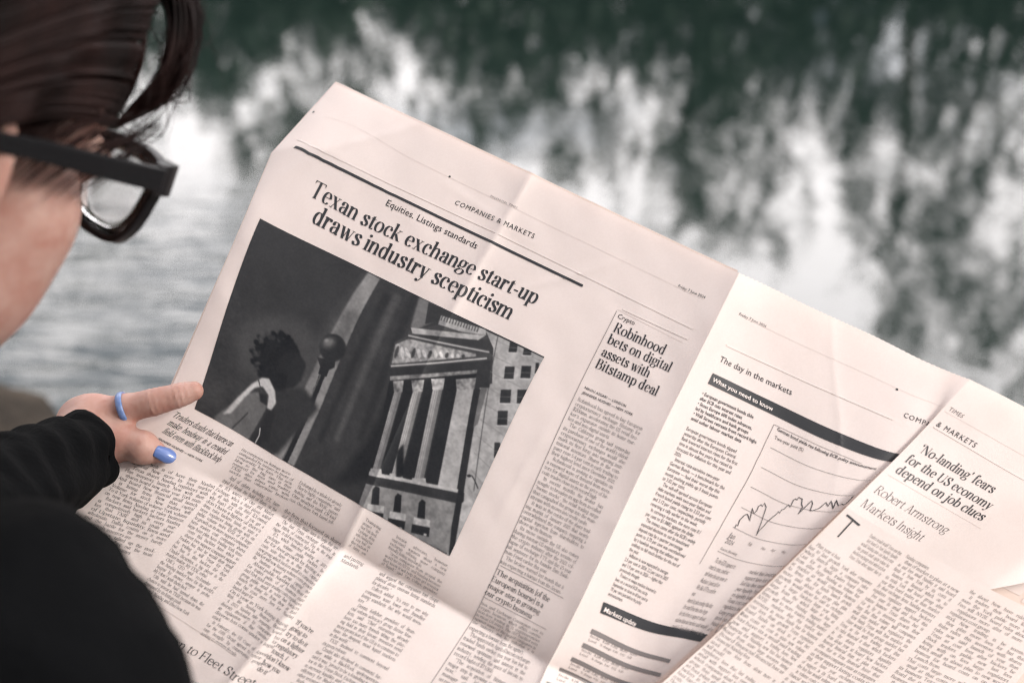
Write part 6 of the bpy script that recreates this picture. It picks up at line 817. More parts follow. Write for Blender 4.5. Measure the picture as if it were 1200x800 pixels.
# ---- the printed photograph: tones of a halftone picture laid on the page
NS, NTT, SS = 460, 330, 2
im = np.full((NTT*SS, NS*SS), 46.); yy, xx = np.mgrid[0:NTT*SS, 0:NS*SS]; X = (xx+.5)/(NS*SS); Y = (yy+.5)/(NTT*SS)
def vnoise(n):
    a = rng.random((n+2, n+2)); x = np.linspace(0, n, NS*SS); y = np.linspace(0, n*.72, NTT*SS); i = x.astype(int); j = y.astype(int); fx = (x-i)[None]; fy = (y-j)[:, None]
    return (a[np.ix_(j, i)]*(1-fx)+a[np.ix_(j, i+1)]*fx)*(1-fy)+(a[np.ix_(j+1, i)]*(1-fx)+a[np.ix_(j+1, i+1)]*fx)*fy
nz = (vnoise(22)+vnoise(60)+vnoise(150))/3*2-1
def box(a, r):
    if r < 1: return a
    k = np.ones(2*r+1)/(2*r+1); p = np.pad(a, r, mode='edge'); p = np.apply_along_axis(lambda q: np.convolve(q, k, 'valid'), 1, p); return np.apply_along_axis(lambda q: np.convolve(q, k, 'valid'), 0, p)
for val, bl, ns, pts in PRINT:
    p = np.array(pts); pad = .012*bl + .004; x0, y0 = np.clip(((p.min(0)-pad)*[NS*SS, NTT*SS]).astype(int), 0, None); x1, y1 = ((p.max(0)+pad)*[NS*SS, NTT*SS]).astype(int)+2
    sl = (slice(y0, y1), slice(x0, x1)); xs_, ys_ = X[sl], Y[sl]
    if xs_.size == 0: continue
    ins = np.zeros(xs_.shape, bool); q = np.roll(p, -1, 0)
    for (a, b), (c, d) in zip(p, q):
        if b == d: continue
        ins ^= ((b > ys_) != (d > ys_)) & (xs_ < (c-a)*(ys_-b)/(d-b)+a)
    al = box(ins.astype(float), int(bl*3.0)) if bl >= 1 else ins.astype(float)
    im[sl] = im[sl]*(1-al) + al*np.clip(val*(1+ns*.75*nz[sl]), 8, 240)
im = np.clip(im*(1+.08*nz) + (vnoise(300)-.5)*10, 6, 235)
im = im.reshape(NTT, SS, NS, SS).mean((1, 3)); im = box(im, 1)*.5 + im*.5
lin = ((im/255+.055)/1.055)**2.4 if False else np.where(im/255 <= .04045, im/255/12.92, ((im/255+.055)/1.055)**2.4)
V, F = patch('L', np.linspace(14, 243, NS), np.linspace(122, 287, NTT), OFF)
m_print = bpy.data.materials.new('printed_picture'); t = NT(m_print); at = t.add('ShaderNodeAttribute', attribute_name='tone'); t.ln(at.outputs['Color'], t.b.inputs['Base Color']); t.b.inputs['Roughness'].default_value = .6; t.b.inputs['Specular IOR Level'].default_value = .2
ph = mesh('news_photograph', V, F, m_print, pageL); ca = ph.data.color_attributes.new('tone', 'FLOAT_COLOR', 'POINT')
c4 = np.ones((len(V), 4), np.float32); c4[:, 0] = lin.ravel()*1.02+.000; c4[:, 1] = lin.ravel()*1.0+.0015; c4[:, 2] = lin.ravel()*.98+.004; ca.data.foreach_set('color', c4.ravel())
ph['label'] = 'dark printed photograph of a columned building and a reader in shadow'
# ================================================================== reader
def rcone(P, a, b, ra, rb):
    a = np.asarray(a, float); b = np.asarray(b, float); ab = b-a; h = np.clip(((P-a) @ ab)/max(ab @ ab, 1e-12), 0, 1)
    return np.linalg.norm(P - a - h[..., None]*ab, axis=-1) - (ra + (rb-ra)*h)
def ell(P, c, r, M=None):
    Q = P - np.asarray(c, float)
    if M is not None: Q = Q @ M
    r = np.asarray(r, float); k0 = np.linalg.norm(Q/r, axis=-1); k1 = np.linalg.norm(Q/(r*r), axis=-1)
    return k0*(k0-1)/np.maximum(k1, 1e-9)
def smin(a, b, k):
    h = np.clip(.5 + .5*(b-a)/k, 0, 1); return b*(1-h) + a*h - k*h*(1-h)
def smax(a, b, k): return -smin(-a, -b, k)
def nets(f, lo, hi, h):
    """surface nets: smooth quad mesh of the zero set of f"""
    ax = [np.arange(lo[i], hi[i]+h, h) for i in range(3)]
    G = np.stack(np.meshgrid(*ax, indexing='ij'), -1); D = f(G).astype(np.float32); n = np.array(D.shape)
    ins = D < 0; c = np.zeros(n-1, np.int8)
    offs = [(i, j, k) for i in (0, 1) for j in (0, 1) for k in (0, 1)]
    cut = lambda A, o: A[o[0]:n[0]-1+o[0], o[1]:n[1]-1+o[1], o[2]:n[2]-1+o[2]]
    for o in offs: c += cut(ins, o)
    idx = np.argwhere((c > 0) & (c < 8)); ids = -np.ones(n-1, int); ids[tuple(idx.T)] = np.arange(len(idx))
    acc = np.zeros((len(idx), 3)); cnt = np.zeros(len(idx))
    for a in range(8):
        for b in range(a+1, 8):
            oa, ob = np.array(offs[a]), np.array(offs[b])
            if abs(oa-ob).sum() != 1: continue
            da = D[tuple((idx+oa).T)]; db = D[tuple((idx+ob).T)]; m = (da < 0) != (db < 0); t_ = np.where(m, da/np.where(m, da-db, 1), 0)
            p = oa + (ob-oa)*t_[:, None]; acc += p*m[:, None]; cnt += m
    V = np.array(lo) + h*(idx + acc/cnt[:, None]); F = []
    for d in range(3):
        e1, e2 = (d+1) % 3, (d+2) % 3; sh = [slice(None)]*3; s2 = [slice(None)]*3; sh[d] = slice(0, n[d]-1); s2[d] = slice(1, n[d])
        A, B = ins[tuple(sh)], ins[tuple(s2)]; q = np.argwhere(A != B); q = q[(q[:, e1] > 0) & (q[:, e2] > 0) & (q[:, e1] < n[e1]-1) & (q[:, e2] < n[e2]-1)]
        u1 = np.zeros(3, int); u1[e1] = 1; u2 = np.zeros(3, int); u2[e2] = 1; flip = A[tuple(q.T)]
        quad = np.stack([ids[tuple((q-u1-u2).T)], ids[tuple((q-u2).T)], ids[tuple(q.T)], ids[tuple((q-u1).T)]], 1); quad[~flip] = quad[~flip][:, ::-1]; F.append(quad)
    F = np.concatenate(F); return V, F[(F >= 0).all(1)]
def px(x, y, d): return np.array([(x-600)/1666.667*d, (400-y)/1666.667*d, d])      # a measured sight line and distance -> camera-frame metres
def toW(V): return c2w(V[:, 0], V[:, 1], V[:, 2])
flipF = lambda F: F[:, ::-1]          # the camera frame is left-handed
# head frame: forward, left, up in the camera frame
hf = np.array([.56, -.08, .82]); hf /= np.linalg.norm(hf); hu = np.array([.50, 1., 0]); hu -= hf*(hu @ hf); hu /= np.linalg.norm(hu)
hl = np.cross(hu, hf); hl = hl if hl[0] < 0 else -hl; HM = np.stack([hf, hl, hu], 1)
HINGE = px(190, 211, .63); HO = HINGE - HM @ np.array([.094, -.072, .004])
def H2C(V): return HO + np.asarray(V, float) @ HM.T
def head_sdf(P):
    d = ell(P, (-.018, 0, .040), (.094, .074, .085))
    d = smin(d, ell(P, (.035, 0, -.030), (.055, .056, .080)), .03)
    d = smin(d, rcone(P, (-.015, .045, -.060), (.056, .010, -.086), .022, .018), .03); d = smin(d, rcone(P, (-.015, -.045, -.060), (.056, -.010, -.086), .022, .018), .03)
    d = smin(d, ell(P, (.060, 0, -.088), (.018, .022, .016)), .02)
    for s in (-1, 1):
        d = smin(d, ell(P, (.052, s*.043, -.030), (.022, .021, .022)), .024); d = smin(d, ell(P, (.042, s*.034, -.062), (.028, .025, .030)), .022)
        d = smax(d, -ell(P, (.096, s*.031, -.002), (.018, .019, .013)), .014)
    d = smin(d, ell(P, (.074, 0, .020), (.017, .050, .010)), .014)
    d = smin(d, rcone(P, (.083, 0, .006), (.106, 0, -.032), .0075, .0095), .010)
    for s in (-1, 1):
        d = smin(d, ell(P, (.095, s*.012, -.036), (.011, .007, .007)), .006); d = smax(d, -ell(P, (.101, s*.007, -.044), (.005, .0035, .004)), .003)
        d = np.minimum(d, ell(P, (.0765, s*.031, -.002), (.0125, .0125, .0125)))
        d = smin(d, ell(P, (.0785, s*.031, .0015), (.0140, .0165, .0105)), .004)                  # upper lid
    d = smin(d, ell(P, (.085, 0, -.060), (.010, .024, .006)), .006); d = smin(d, ell(P, (.082, 0, -.071), (.010, .020, .0065)), .005)
    d = smax(d, -ell(P, (.096, 0, -.0655), (.008, .024, .0012)), .003)
    for s in (-1, 1):
        e = ell(P, (-.006, s*.077, -.006), (.021, .009, .034)); e = smax(e, -ell(P, (.0, s*.086, -.004), (.011, .008, .020)), .006); d = smin(d, e, .008)
    d = smin(d, rcone(P, (-.028, 0, -.055), (-.062, 0, -.20), .054, .060), .03)
    return d
Vh, Fh = nets(head_sdf, (-.145, -.105, -.215), (.14, .105, .14), .0026); Vh = H2C(Vh)
# ---- the hand that holds the page: fingers in the camera frame
Wr = px(108, 516, .846); IDX = [px(106, 489, .845), px(148, 478.5, .838), px(182, 470.5, .836), px(210, 463, .8365), px(227, 458, .838)]
THB = [px(112, 516, .838), px(140, 517, .834), px(168, 524.5, .8315), px(189, 531.5, .833)]
def hand_sdf(P):
    d = rcone(P, px(20, 575, .780), Wr, .024, .0200); d = smin(d, rcone(P, Wr, px(112, 500, .848), .0205, .0165), .010)
    d = smin(d, rcone(P, px(96, 492, .850), px(106, 490, .845), .0125, .0115), .012)
    r = [.0110, .0083, .0080, .0072, .0058]
    f = rcone(P, IDX[0], IDX[1], r[0], r[1])
    for i in range(1, 4): f = smin(f, rcone(P, IDX[i], IDX[i+1], r[i], r[i+1]), .003)
    d = smin(d, f, .006)
    r = [.0128, .0102, .0092, .0055]; f = rcone(P, THB[0], THB[1], r[0], r[1])
    for i in range(1, 3): f = smin(f, rcone(P, THB[i], THB[i+1], r[i], r[i+1]), .004)
    d = smin(d, f, .007)
    # middle, ring and little finger curl behind the page
    for a, b, c, e, r0 in ((px(104, 494, .862), px(150, 497, .874), px(188, 490, .880), px(206, 484, .878), .0092), (px(100, 505, .866), px(146, 512, .879), px(182, 508, .884), px(198, 502, .881), .0088), (px(98, 516, .868), px(134, 526, .880), px(162, 524, .884), px(176, 520, .881), .0078)):
        f = smin(smin(rcone(P, a, b, r0*1.15, r0), rcone(P, b, c, r0, r0*.92), .003), rcone(P, c, e, r0*.92, r0*.75), .003); d = smin(d, f, .005)
    # creases at the joints
    for q, m in ((IDX[2], IDX[3]), (IDX[3], IDX[4])):
        ax = (m-q)/np.linalg.norm(m-q); t_ = (P-q) @ ax; d = d + .0009*np.exp(-(t_/.0011)**2) + .0007*np.exp(-((t_-.003)/.0009)**2) + .0006*np.exp(-((t_+.0032)/.0008)**2)
    return d
Vd, Fd = nets(hand_sdf, np.array([-.285, -.105, .765]), px(300, 425, .90) + [.01, .01, .012], .00125)
NB, LS, RS, LE = H2C([[-.070, 0, -.215]])[0], np.array([-.50, -.03, .60]), px(-40, 840, .52), np.array([-.37, -.16, .62])
HIP = NB + .46*np.array([0, -.906, .4226]) + np.array([-.06, 0, -.03])
def arms_sdf(P, g=0.):
    d = rcone(P, H2C([[-.055, 0, -.17]])[0], NB, .056+g, .062+g)
    d = smin(d, rcone(P, NB+np.array([0, -.06, 0]), HIP, .115+g, .135+g), .06)
    d = smin(d, rcone(P, NB + np.array([.02, -.03, -.01]), RS, .062+g, .0575+g), .05); d = smin(d, rcone(P, NB + np.array([-.02, -.03, .01]), LS, .06+g, .05+g), .05)
    d = smin(d, rcone(P, px(18, 716, .52), px(46, 838, .50), .0375+g, .0465+g), .015)
    d = smin(d, rcone(P, px(46, 838, .50), px(46, 838, .50) + np.array([.02, -.22, .07]), .0465+g, .043+g), .02); d = smin(d, rcone(P, px(46, 838, .50) + np.array([.02, -.22, .07]), px(46, 838, .50) + np.array([.10, -.25, .27]), .043+g, .034+g), .02)
    d = smin(d, rcone(P, LS, LE, .048+g, .040+g), .02); d = smin(d, rcone(P, LE, px(20, 575, .765), .038+g*.8, .0235+g*.4), .02)
    return d
lo = np.array([-.68, -.66, .32]); hi = np.array([.05, .02, .95])
Va, Fa = nets(lambda P: arms_sdf(P, -.004), lo, hi, .009)
# the other hand rests below the picture, at the end of the right sleeve
RW = px(46, 838, .50) + np.array([.10, -.25, .27]); rd_ = np.array([.55, -.05, .83]); rd_ /= np.linalg.norm(rd_); rs_ = np.array([.83, 0, -.55])
def rest_sdf(P):
    d = rcone(P, RW - rd_*.05, RW + rd_*.01, .026, .021); q = RW + rd_*.035
    for s in (-1, 0, 1): d = smin(d, rcone(P, RW + rd_*.012 + rs_*.010*s, q + rd_*.030 + rs_*.022*s, .014, .0105), .012)
    for s, L in ((-.031, .058), (-.011, .072), (.011, .078), (.031, .070)):
        a = q + rd_*.032 + rs_*s; b = a + rd_*L*.5 + rs_*s*.12 + np.array([0, .004, 0]); c = b + rd_*L*.5 + np.array([0, -.012, 0]); d = smin(d, smin(rcone(P, a, b, .0100, .0085), rcone(P, b, c, .0085, .0065), .003), .005)
    a = RW + rd_*.015 - rs_*.022; b = a + rd_*.030 - rs_*.022; return smin(d, smin(rcone(P, a, b, .0125, .0100), rcone(P, b, b + rd_*.032 - rs_*.004, .0100, .0065), .003), .007)
Vz, Fz = nets(rest_sdf, RW - .13, RW + np.array([.18, .08, .20]), .0024)
V = np.concatenate([Vh, Vd, Va, Vz]); F = np.concatenate([Fh, Fd + len(Vh), Fa + len(Vh) + len(Vd), Fz + len(Vh) + len(Vd) + len(Va)])
m_skin = mat('skin', (.385, .222, .182), .5, .28, (24., .22, (.45, .275, .23)), (900., .00006)); bs = m_skin.node_tree.nodes['Principled BSDF']

_t = NT(m_skin); _co = _t.add('ShaderNodeTexCoord'); _n = _t.add('ShaderNodeTexNoise', Scale=55., Detail=7., Roughness=.65); _t.ln(_co.outputs['Object'], _n.inputs['Vector'])
_r = _t.add('ShaderNodeValToRGB'); _r.color_ramp.elements[0].position = .34; _r.color_ramp.elements[1].position = .66; _r.color_ramp.elements[0].color = (.315, .155, .122, 1); _r.color_ramp.elements[1].color = (.405, .262, .220, 1); _t.ln(_n.outputs['Fac'], _r.inputs['Fac'])
_v = _t.add('ShaderNodeTexVoronoi', Scale=420.); _t.ln(_co.outputs['Object'], _v.inputs['Vector']); _w = _t.add('ShaderNodeMapRange'); _w.inputs['From Min'].default_value = .08; _w.inputs['From Max'].default_value = .22; _w.inputs['To Min'].default_value = .86; _w.inputs['To Max'].default_value = 1.; _n3 = _t.add('ShaderNodeTexNoise', Scale=150., Detail=2.); _t.ln(_co.outputs['Object'], _n3.inputs['Vector']); _t.ln(_n3.outputs['Fac'], _w.inputs['Value'])
_m = _t.add('ShaderNodeVectorMath', operation='SCALE'); _t.ln(_r.outputs['Color'], _m.inputs[0]); _t.ln(_w.outputs['Result'], _m.inputs['Scale']); _t.ln(_m.outputs['Vector'], _t.b.inputs['Base Color'])
_bu = _t.add('ShaderNodeBump', Distance=.00018, Strength=.5); _t.ln(_v.outputs['Distance'], _bu.inputs['Height']); _t.ln(_bu.outputs['Normal'], _t.b.inputs['Normal'])
bs.inputs['Subsurface Weight'].default_value = .25; bs.inputs['Subsurface Radius'].default_value = (.010, .004, .002); bs.inputs['Subsurface Scale'].default_value = .6
root = empty('person', toW(HIP[None])[0] - np.array([0, 0, .1])); tag(root, 'reader in a black sweater and dark glasses holding the pink newspaper', 'person')
body = mesh('body', toW(V), flipF(F), m_skin, root)
# fingernails in periwinkle varnish
m_nail = mat('nail_varnish', (.095, .155, .37), .3, .5, None, None, Coat_Weight=.6)
def nail(c, ax, nrm, L, W, hgt):
    ax = ax/np.linalg.norm(ax); nrm = nrm - ax*(nrm @ ax); nrm /= np.linalg.norm(nrm); sd_ = np.cross(ax, nrm); nu, nv = 15, 19; V = []
    for j in range(nv):
        s = j/(nv-1); wd = W*(.5*(.80 + .32*math.sin(min(1, s*1.5)*1.57)) if s < .55 else .5*1.12*math.sqrt(max(0, 1-((s-.55)/.45)**2.2)))
        for i in range(nu):
            a = -1 + 2*i/(nu-1); V.append(c + ax*(s-.5)*L + sd_*a*wd + nrm*(hgt - (a*wd)**2/(W*.95) - .0012*(2*s-1)**2))
    return np.array(V), grid_faces(nu, nv)
def both(V, F):      # a closed shell 0.6 mm thick
    n = len(V); return V, F
tax = THB[3]-THB[2]; tn = np.array([.12, .42, -.90]); Vn, Fn = nail(px(194.5, 531.5, .8265), px(205, 536.5, .830) - px(182, 527, .8265), tn, .0132, .0084, .0003)
o = mesh('fingernail', toW(Vn), flipF(Fn), m_nail, root); so_ = o.modifiers.new('thick', 'SOLIDIFY'); so_.thickness = .0007; o['label'] = 'thumbnail with periwinkle blue varnish'
# sweater
def knit(P): return .0009*np.sin(P[..., 0]*210 + P[..., 1]*160) * .3
def sweater(P):
    d = arms_sdf(P, .004) + .0013*np.sin(P[..., 0]*95 + P[..., 1]*60 + 2*np.sin(P[..., 1]*38 + P[..., 2]*50)) + .0008*np.sin(P[..., 1]*190 - P[..., 0]*120 + 3*np.sin(P[..., 2]*60))
    return smax(d, -rcone(P, H2C([[-.02, 0, -.10]])[0], NB, .062, .056), .01)
Vs, Fs = nets(sweater, lo, hi, .0065)
def sleeve(P):
    a, b = px(-60, 618, .690), px(100, 527, .838); ax = (b-a)/np.linalg.norm(b-a); t_ = (P-a) @ ax; L = np.linalg.norm(b-a)
    Q = P + .0016*np.stack([np.sin(P[..., 1]*230+P[..., 0]*90), np.sin(P[..., 2]*210+P[..., 0]*150), np.sin(P[..., 0]*190)], -1)
    ang = np.sin(t_*260 + 2.*np.sin((P @ np.array([40., 70, 30]))))
    d = rcone(Q, a, b, .0345, .0238) - .0006*ang*np.clip((L-.018-t_)/.03, 0, 1) - .0012*np.exp(-((t_-(L-.017))/.003)**2)*-1
    d = smax(d, t_-(L-.002) - .0015*np.sin(P[..., 1]*300), .003)
    return smax(d, -np.maximum(rcone(P, a, b + ax*.02, .020, .0205), (L-.024)-t_), .002)
Vk, Fk = nets(sleeve, np.array([-.345, -.17, .63]), np.array([-.205, -.02, .905]), .0021)
m_knit = bpy.data.materials.new('black_knit'); t = NT(m_knit); t.b.inputs['Base Color'].default_value = (.0032, .0034, .0038, 1); t.b.inputs['Roughness'].default_value = 1.0; t.b.inputs['Specular IOR Level'].default_value = .03
t.b.inputs['Sheen Weight'].default_value = .008; t.b.inputs['Sheen Roughness'].default_value = .4
co = t.add('ShaderNodeTexCoord'); n1 = t.add('ShaderNodeTexNoise', Scale=420., Detail=3.); n2 = t.add('ShaderNodeTexNoise', Scale=28., Detail=4.); t.ln(co.outputs['Object'], n1.inputs['Vector']); t.ln(co.outputs['Object'], n2.inputs['Vector'])
mm = t.add('ShaderNodeMath', operation='MULTIPLY_ADD'); mm.inputs[1].default_value = 6.; t.ln(n2.outputs['Fac'], mm.inputs[0]); t.ln(n1.outputs['Fac'], mm.inputs[2]); bb = t.add('ShaderNodeBump', Distance=.0011, Strength=.9); t.ln(mm.outputs[0], bb.inputs['Height']); t.ln(bb.outputs['Normal'], t.b.inputs['Normal'])
mesh('sweater', toW(np.concatenate([Vs, Vk])), flipF(np.concatenate([Fs, Fk + len(Vs)])), m_knit, root)
# trousers and shoes, below the picture: the reader sits on a stone block at the edge of the bank
wHip = toW(HIP[None])[0]; pf = np.array([.69, .72, 0]); pl = np.array([-.72, .69, 0])
def legs(P):
    d = ell(P, wHip + np.array([0, 0, -.02]), (.17, .17, .13))
    for s in (-1, 1):
        h_ = wHip + pl*s*.09 + np.array([0, 0, -.02]); k_ = h_ + pf*.42 + pl*s*.02; f_ = k_ + np.array([.03, .03, -.42]) ; f_[2] = .09
        d = smin(d, rcone(P, h_, k_, .088, .062), .04); d = smin(d, rcone(P, k_, f_, .060, .046), .02)
    return d
Vl, Fl = nets(legs, (wHip[0]-.32, wHip[1]-.32, 0.0), (wHip[0]+.55, wHip[1]+.55, wHip[2]+.16), .010)
m_jean = mat('dark_jeans', (.030, .050, .060), .9, .15, (60., .3, (.05, .075, .085)), (300., .001)); mesh('trousers', toW(np.zeros((1, 3)))*0 + Vl if False else Vl, Fl, m_jean, root)
m_shoe = mat('shoe_leather', (.03, .022, .018), .45, .4, None, (90., .001))
for s in (-1, 1):
    k_ = wHip + pl*s*.11 + pf*.42; a_ = np.array([k_[0]+.03, k_[1]+.03, .05])
    sf = lambda P: np.maximum(smin(smin(rcone(P, a_ - pf*.05, a_ + pf*.12 - np.array([0, 0, .012]), .042, .036), rcone(P, a_, a_ + np.array([0, 0, .07]), .042, .044), .02), ell(P, a_ + pf*.15 - np.array([0, 0, .014]), (.05, .05, .034)), .02), .012 - P[..., 2])
    Vq, Fq = nets(sf, a_ - np.array([.2, .2, .06]), a_ + np.array([.24, .24, .14]), .007); mesh('shoe', Vq, Fq, m_shoe, root)
m_block = mat('granite_block', (.20, .19, .175), .85, .3, (30., .25, (.30, .285, .26)), (60., .006))
bc = wHip + np.array([-.02, -.03, 0]); zt = wHip[2]-.115; bv = []
for z, e in ((-.05, .30), (.0, .30), (zt-.02, .285), (zt, .27)):
    for i in range(24):
        a = 2*np.pi*i/24; q = np.array([math.copysign(abs(math.cos(a))**.35, math.cos(a)), math.copysign(abs(math.sin(a))**.35, math.sin(a))])*e*(1 + .02*math.sin(5*a)); bv.append((bc[0]+q[0]*.95, bc[1]+q[1]*.8, z))
bf = [(j*24+i, j*24+(i+1) % 24, (j+1)*24+(i+1) % 24, (j+1)*24+i) for j in range(3) for i in range(24)] + [tuple(range(72, 96))]
tag(mesh('stone_block', bv, bf, m_block, None, False), 'grey stone block the reader in black sits on', 'stone block')
# ---- hair: a combed mass, a fringe lock and fine strands
def hair_sdf(P):
    d = ell(P, (-.030, 0, .052), (.112, .093, .098)); d = smin(d, ell(P, (-.060, 0, -.030), (.066, .086, .110)), .04)
    d = smin(d, ell(P, (.048, -.004, .105), (.054, .066, .040)), .03)
    d = smax(d, -ell(P, (.120, -.01, -.040), (.098, .14, .098)), .010); d = smax(d, -ell(P, (.058, -.075, -.072), (.072, .060, .075)), .012)
    return d
Vr, Fr = nets(hair_sdf, (-.16, -.12, -.16), (.14, .12, .17), .003); Vr = H2C(Vr)
Vt, Ft, kk = [Vr], [tuple(q) for q in flipF(Fr)], len(Vr)
def strand(P, r0, r1=None, n=6):
    global kk
    m = len(P); rr = np.interp(np.linspace(0, 1, m), [0, .15, .75, 1], [r0*.6, r0, r0*.8, (r1 or r0*.15)]); v, f = tube(P, rr, n); Vt.append(v); Ft.extend([tuple(i+kk for i in q) for q in f]); kk += len(v)
def crom(K, n=26):
    K = np.asarray(K, float); E = np.vstack([2*K[0]-K[1], K, 2*K[-1]-K[-2]]); o_ = []
    for t_ in np.linspace(0, len(K)-1, n):
        i = min(int(t_), len(K)-2); s = t_-i; a, b, c, d = E[i:i+4]; o_.append(.5*((2*b)+(c-a)*s+(2*a-5*b+4*c-d)*s*s+(3*b-a-3*c+d)*s**3))
    return np.array(o_)
LOCK = [px(150, -60, .665), px(196, -22, .655), px(212, 20, .648), px(211, 62, .643), px(197, 100, .639), px(163, 128, .637), px(132, 150, .640)]
L0 = crom(LOCK, 30)
for i in range(320):
    a, rad = rng.uniform(0, 6.28), .0082*math.sqrt(rng.uniform(0, 1)); tw = rng.uniform(-.8, .8); s = np.linspace(0, 1, 30)
    wdt = np.interp(s, [0, .3, .7, 1], [1.1, 1., .72, .12])*rad; L1 = L0 + np.stack([np.cos(a+tw*s)*wdt, np.sin(a+tw*s)*wdt, np.cos(a*1.7+tw*s)*wdt], 1); strand(L1[:int(rng.integers(22, 31))], rng.uniform(.00035, .0007))
LOCK2 = [px(40, -60, .60), px(100, -30, .60), px(124, 10, .605), px(129, 50, .612), px(119, 92, .618), px(100, 124, .622), px(62, 146, .622), px(0, 160, .615)]
L0 = crom(LOCK2, 30)
for i in range(220):
    a, rad = rng.uniform(0, 6.28), .0125*math.sqrt(rng.uniform(0, 1)); tw = rng.uniform(-1., 1.); s = np.linspace(0, 1, 30); wdt = np.interp(s, [0, .3, .7, 1], [1.2, 1., .9, .6])*rad
    strand(L0 + np.stack([np.cos(a+tw*s)*wdt, np.sin(a+tw*s)*wdt, np.cos(a*1.3+tw*s)*wdt], 1), rng.uniform(.0005, .0011))
for i in range(700):                                   # strands combed from the crown over the side to the fringe
    y = rng.uniform(-1, 1); s = np.linspace(0, 1, 18); ph0 = rng.uniform(1.9, 2.5); ph1 = rng.uniform(.15, .75)
    ph_ = ph0 + (ph1-ph0)*s; yy_ = .088*(y*(.35 + .65*s)); rr_ = 1 + rng.uniform(-.01, .03)
    k_ = np.sqrt(np.maximum(.05, 1-(yy_/.096)**2)); P = np.stack([-.030 + .114*rr_*np.cos(ph_)*k_, yy_ + .006*np.sin(s*3.5+y*3), .052 + .100*rr_*np.sin(ph_)*k_], 1); strand(H2C(P), rng.uniform(.0006, .0012), None, 4)
for i in range(260):                                   # side hair swept back above the temple
    s = np.linspace(0, 1, 14); z0 = rng.uniform(.015, .12); P = np.stack([.070 - .17*s, -.058 - .036*np.sin(s*2.2) - rng.uniform(0, .004), z0*(1-.25*s) + .010*np.sin(s*3+z0*25) - .05*s*s], 1); strand(H2C(P), rng.uniform(.0009, .0016), None, 5)
for i in range(60):                                    # behind the ear, down the neck
    s = np.linspace(0, 1, 14); x0 = rng.uniform(-.075, -.02); P = np.stack([x0 + .02*np.sin(s*3+i), -.085 + .01*s + rng.uniform(-.008, .002) + 0*s, .02 - .17*s], 1); strand(H2C(P), rng.uniform(.0010, .002), None, 5)
for i in range(90):                                    # flyaways round the lock and the crown
    s = rng.normal(0, 11, 8); q = LOCK if i % 2 else LOCK2; k0 = int(rng.integers(0, len(q)-3)); strand(crom([np.array(p) + np.array([s[j], s[j+1], s[j+2]])*.00042*(1+j*.4) for j, p in enumerate(q[k0:k0+4])], 16), rng.uniform(.00018, .00034), None, 4)
for i in range(150):                                   # short hairs at the temple soften the hairline
    x0 = rng.uniform(.0, .085); z0 = rng.uniform(.012, .032); s = np.linspace(0, 1, 8); strand(H2C(np.stack([x0 - .030*s, -.066 - .010*s*(1 if x0 < .05 else .6) - .004 + 0*s, z0 - rng.uniform(.008, .026)*s - .004*s*s], 1)), rng.uniform(.0003, .0006), None, 4)
m_hair = bpy.data.materials.new('brown_hair'); t = NT(m_hair); co = t.add('ShaderNodeTexCoord'); mpp = t.add('ShaderNodeMapping'); mpp.inputs['Scale'].default_value = (38, 38, 22); nn = t.add('ShaderNodeTexNoise', Scale=1., Detail=4.)
t.ln(co.outputs['Object'], mpp.inputs['Vector']); t.ln(mpp.outputs['Vector'], nn.inputs['Vector']); rr = t.add('ShaderNodeValToRGB'); rr.color_ramp.elements[0].position = .35; rr.color_ramp.elements[1].position = .68; rr.color_ramp.elements[0].color = (.0040, .0019, .0017, 1); rr.color_ramp.elements[1].color = (.0165, .0064, .0054, 1)
t.ln(nn.outputs['Fac'], rr.inputs['Fac']); t.ln(rr.outputs['Color'], t.b.inputs['Base Color']); t.b.inputs['Roughness'].default_value = .55; t.b.inputs['Specular IOR Level'].default_value = .10
mesh('hair', toW(np.concatenate(Vt)), Ft, m_hair, root)
# ---- eyebrow and eyes
m_white = mat('eye_white', (.75, .72, .70), .15, .5); m_iris = mat('eye_iris', (.06, .035, .02), .1, .5)
for s in (-1, 1):
    f = lambda P: ell(P, (.0785, s*.031, -.002), (.0115, .0115, .0115)); v, q = nets(f, (.06, s*.031-.016, -.02), (.098, s*.031+.016, .016), .0016); e = mesh('eye', toW(H2C(v)), flipF(q), m_white, root)
    f = lambda P: ell(P, (.0885, s*.030, -.003), (.0022, .0052, .0052)); v, q = nets(f, (.083, s*.030-.008, -.012), (.094, s*.030+.008, .006), .0009); mesh('iris', toW(H2C(v)), flipF(q), m_iris, e)
# ---- glasses
m_frame = mat('black_acetate', (.003, .003, .004), .38, .2, None, None)
m_lens = bpy.data.materials.new('lens_glass'); t = NT(m_lens); t.b.inputs['Base Color'].default_value = (1, 1, 1, 1); t.b.inputs['Roughness'].default_value = .0; t.b.inputs['IOR'].default_value = 1.6; t.b.inputs['Transmission Weight'].default_value = 1.
groot = empty('eyeglasses', toW(H2C([[.09, 0, 0]]))[0]); tag(groot, 'black framed eyeglasses worn by the reader', 'eyeglasses')
def rim(side, k=1., n=48):
    a = np.linspace(0, 2*np.pi, n, endpoint=False); yy_ = np.sign(np.cos(a))*np.abs(np.cos(a))**.64*.0270; zz = np.sign(np.sin(a))*np.abs(np.sin(a))**.70*.0222
    yy_ = yy_*(1 + .20*(zz/.0225)); zz = zz + .10*yy_*0
    y = side*(.0365 + yy_*k); z = -.0105 + zz*k; x = .103 - .9*(np.abs(y)-.01)**2*1.6 - .10*(z)*-1*0.9
    return np.stack([x, y, z], 1)
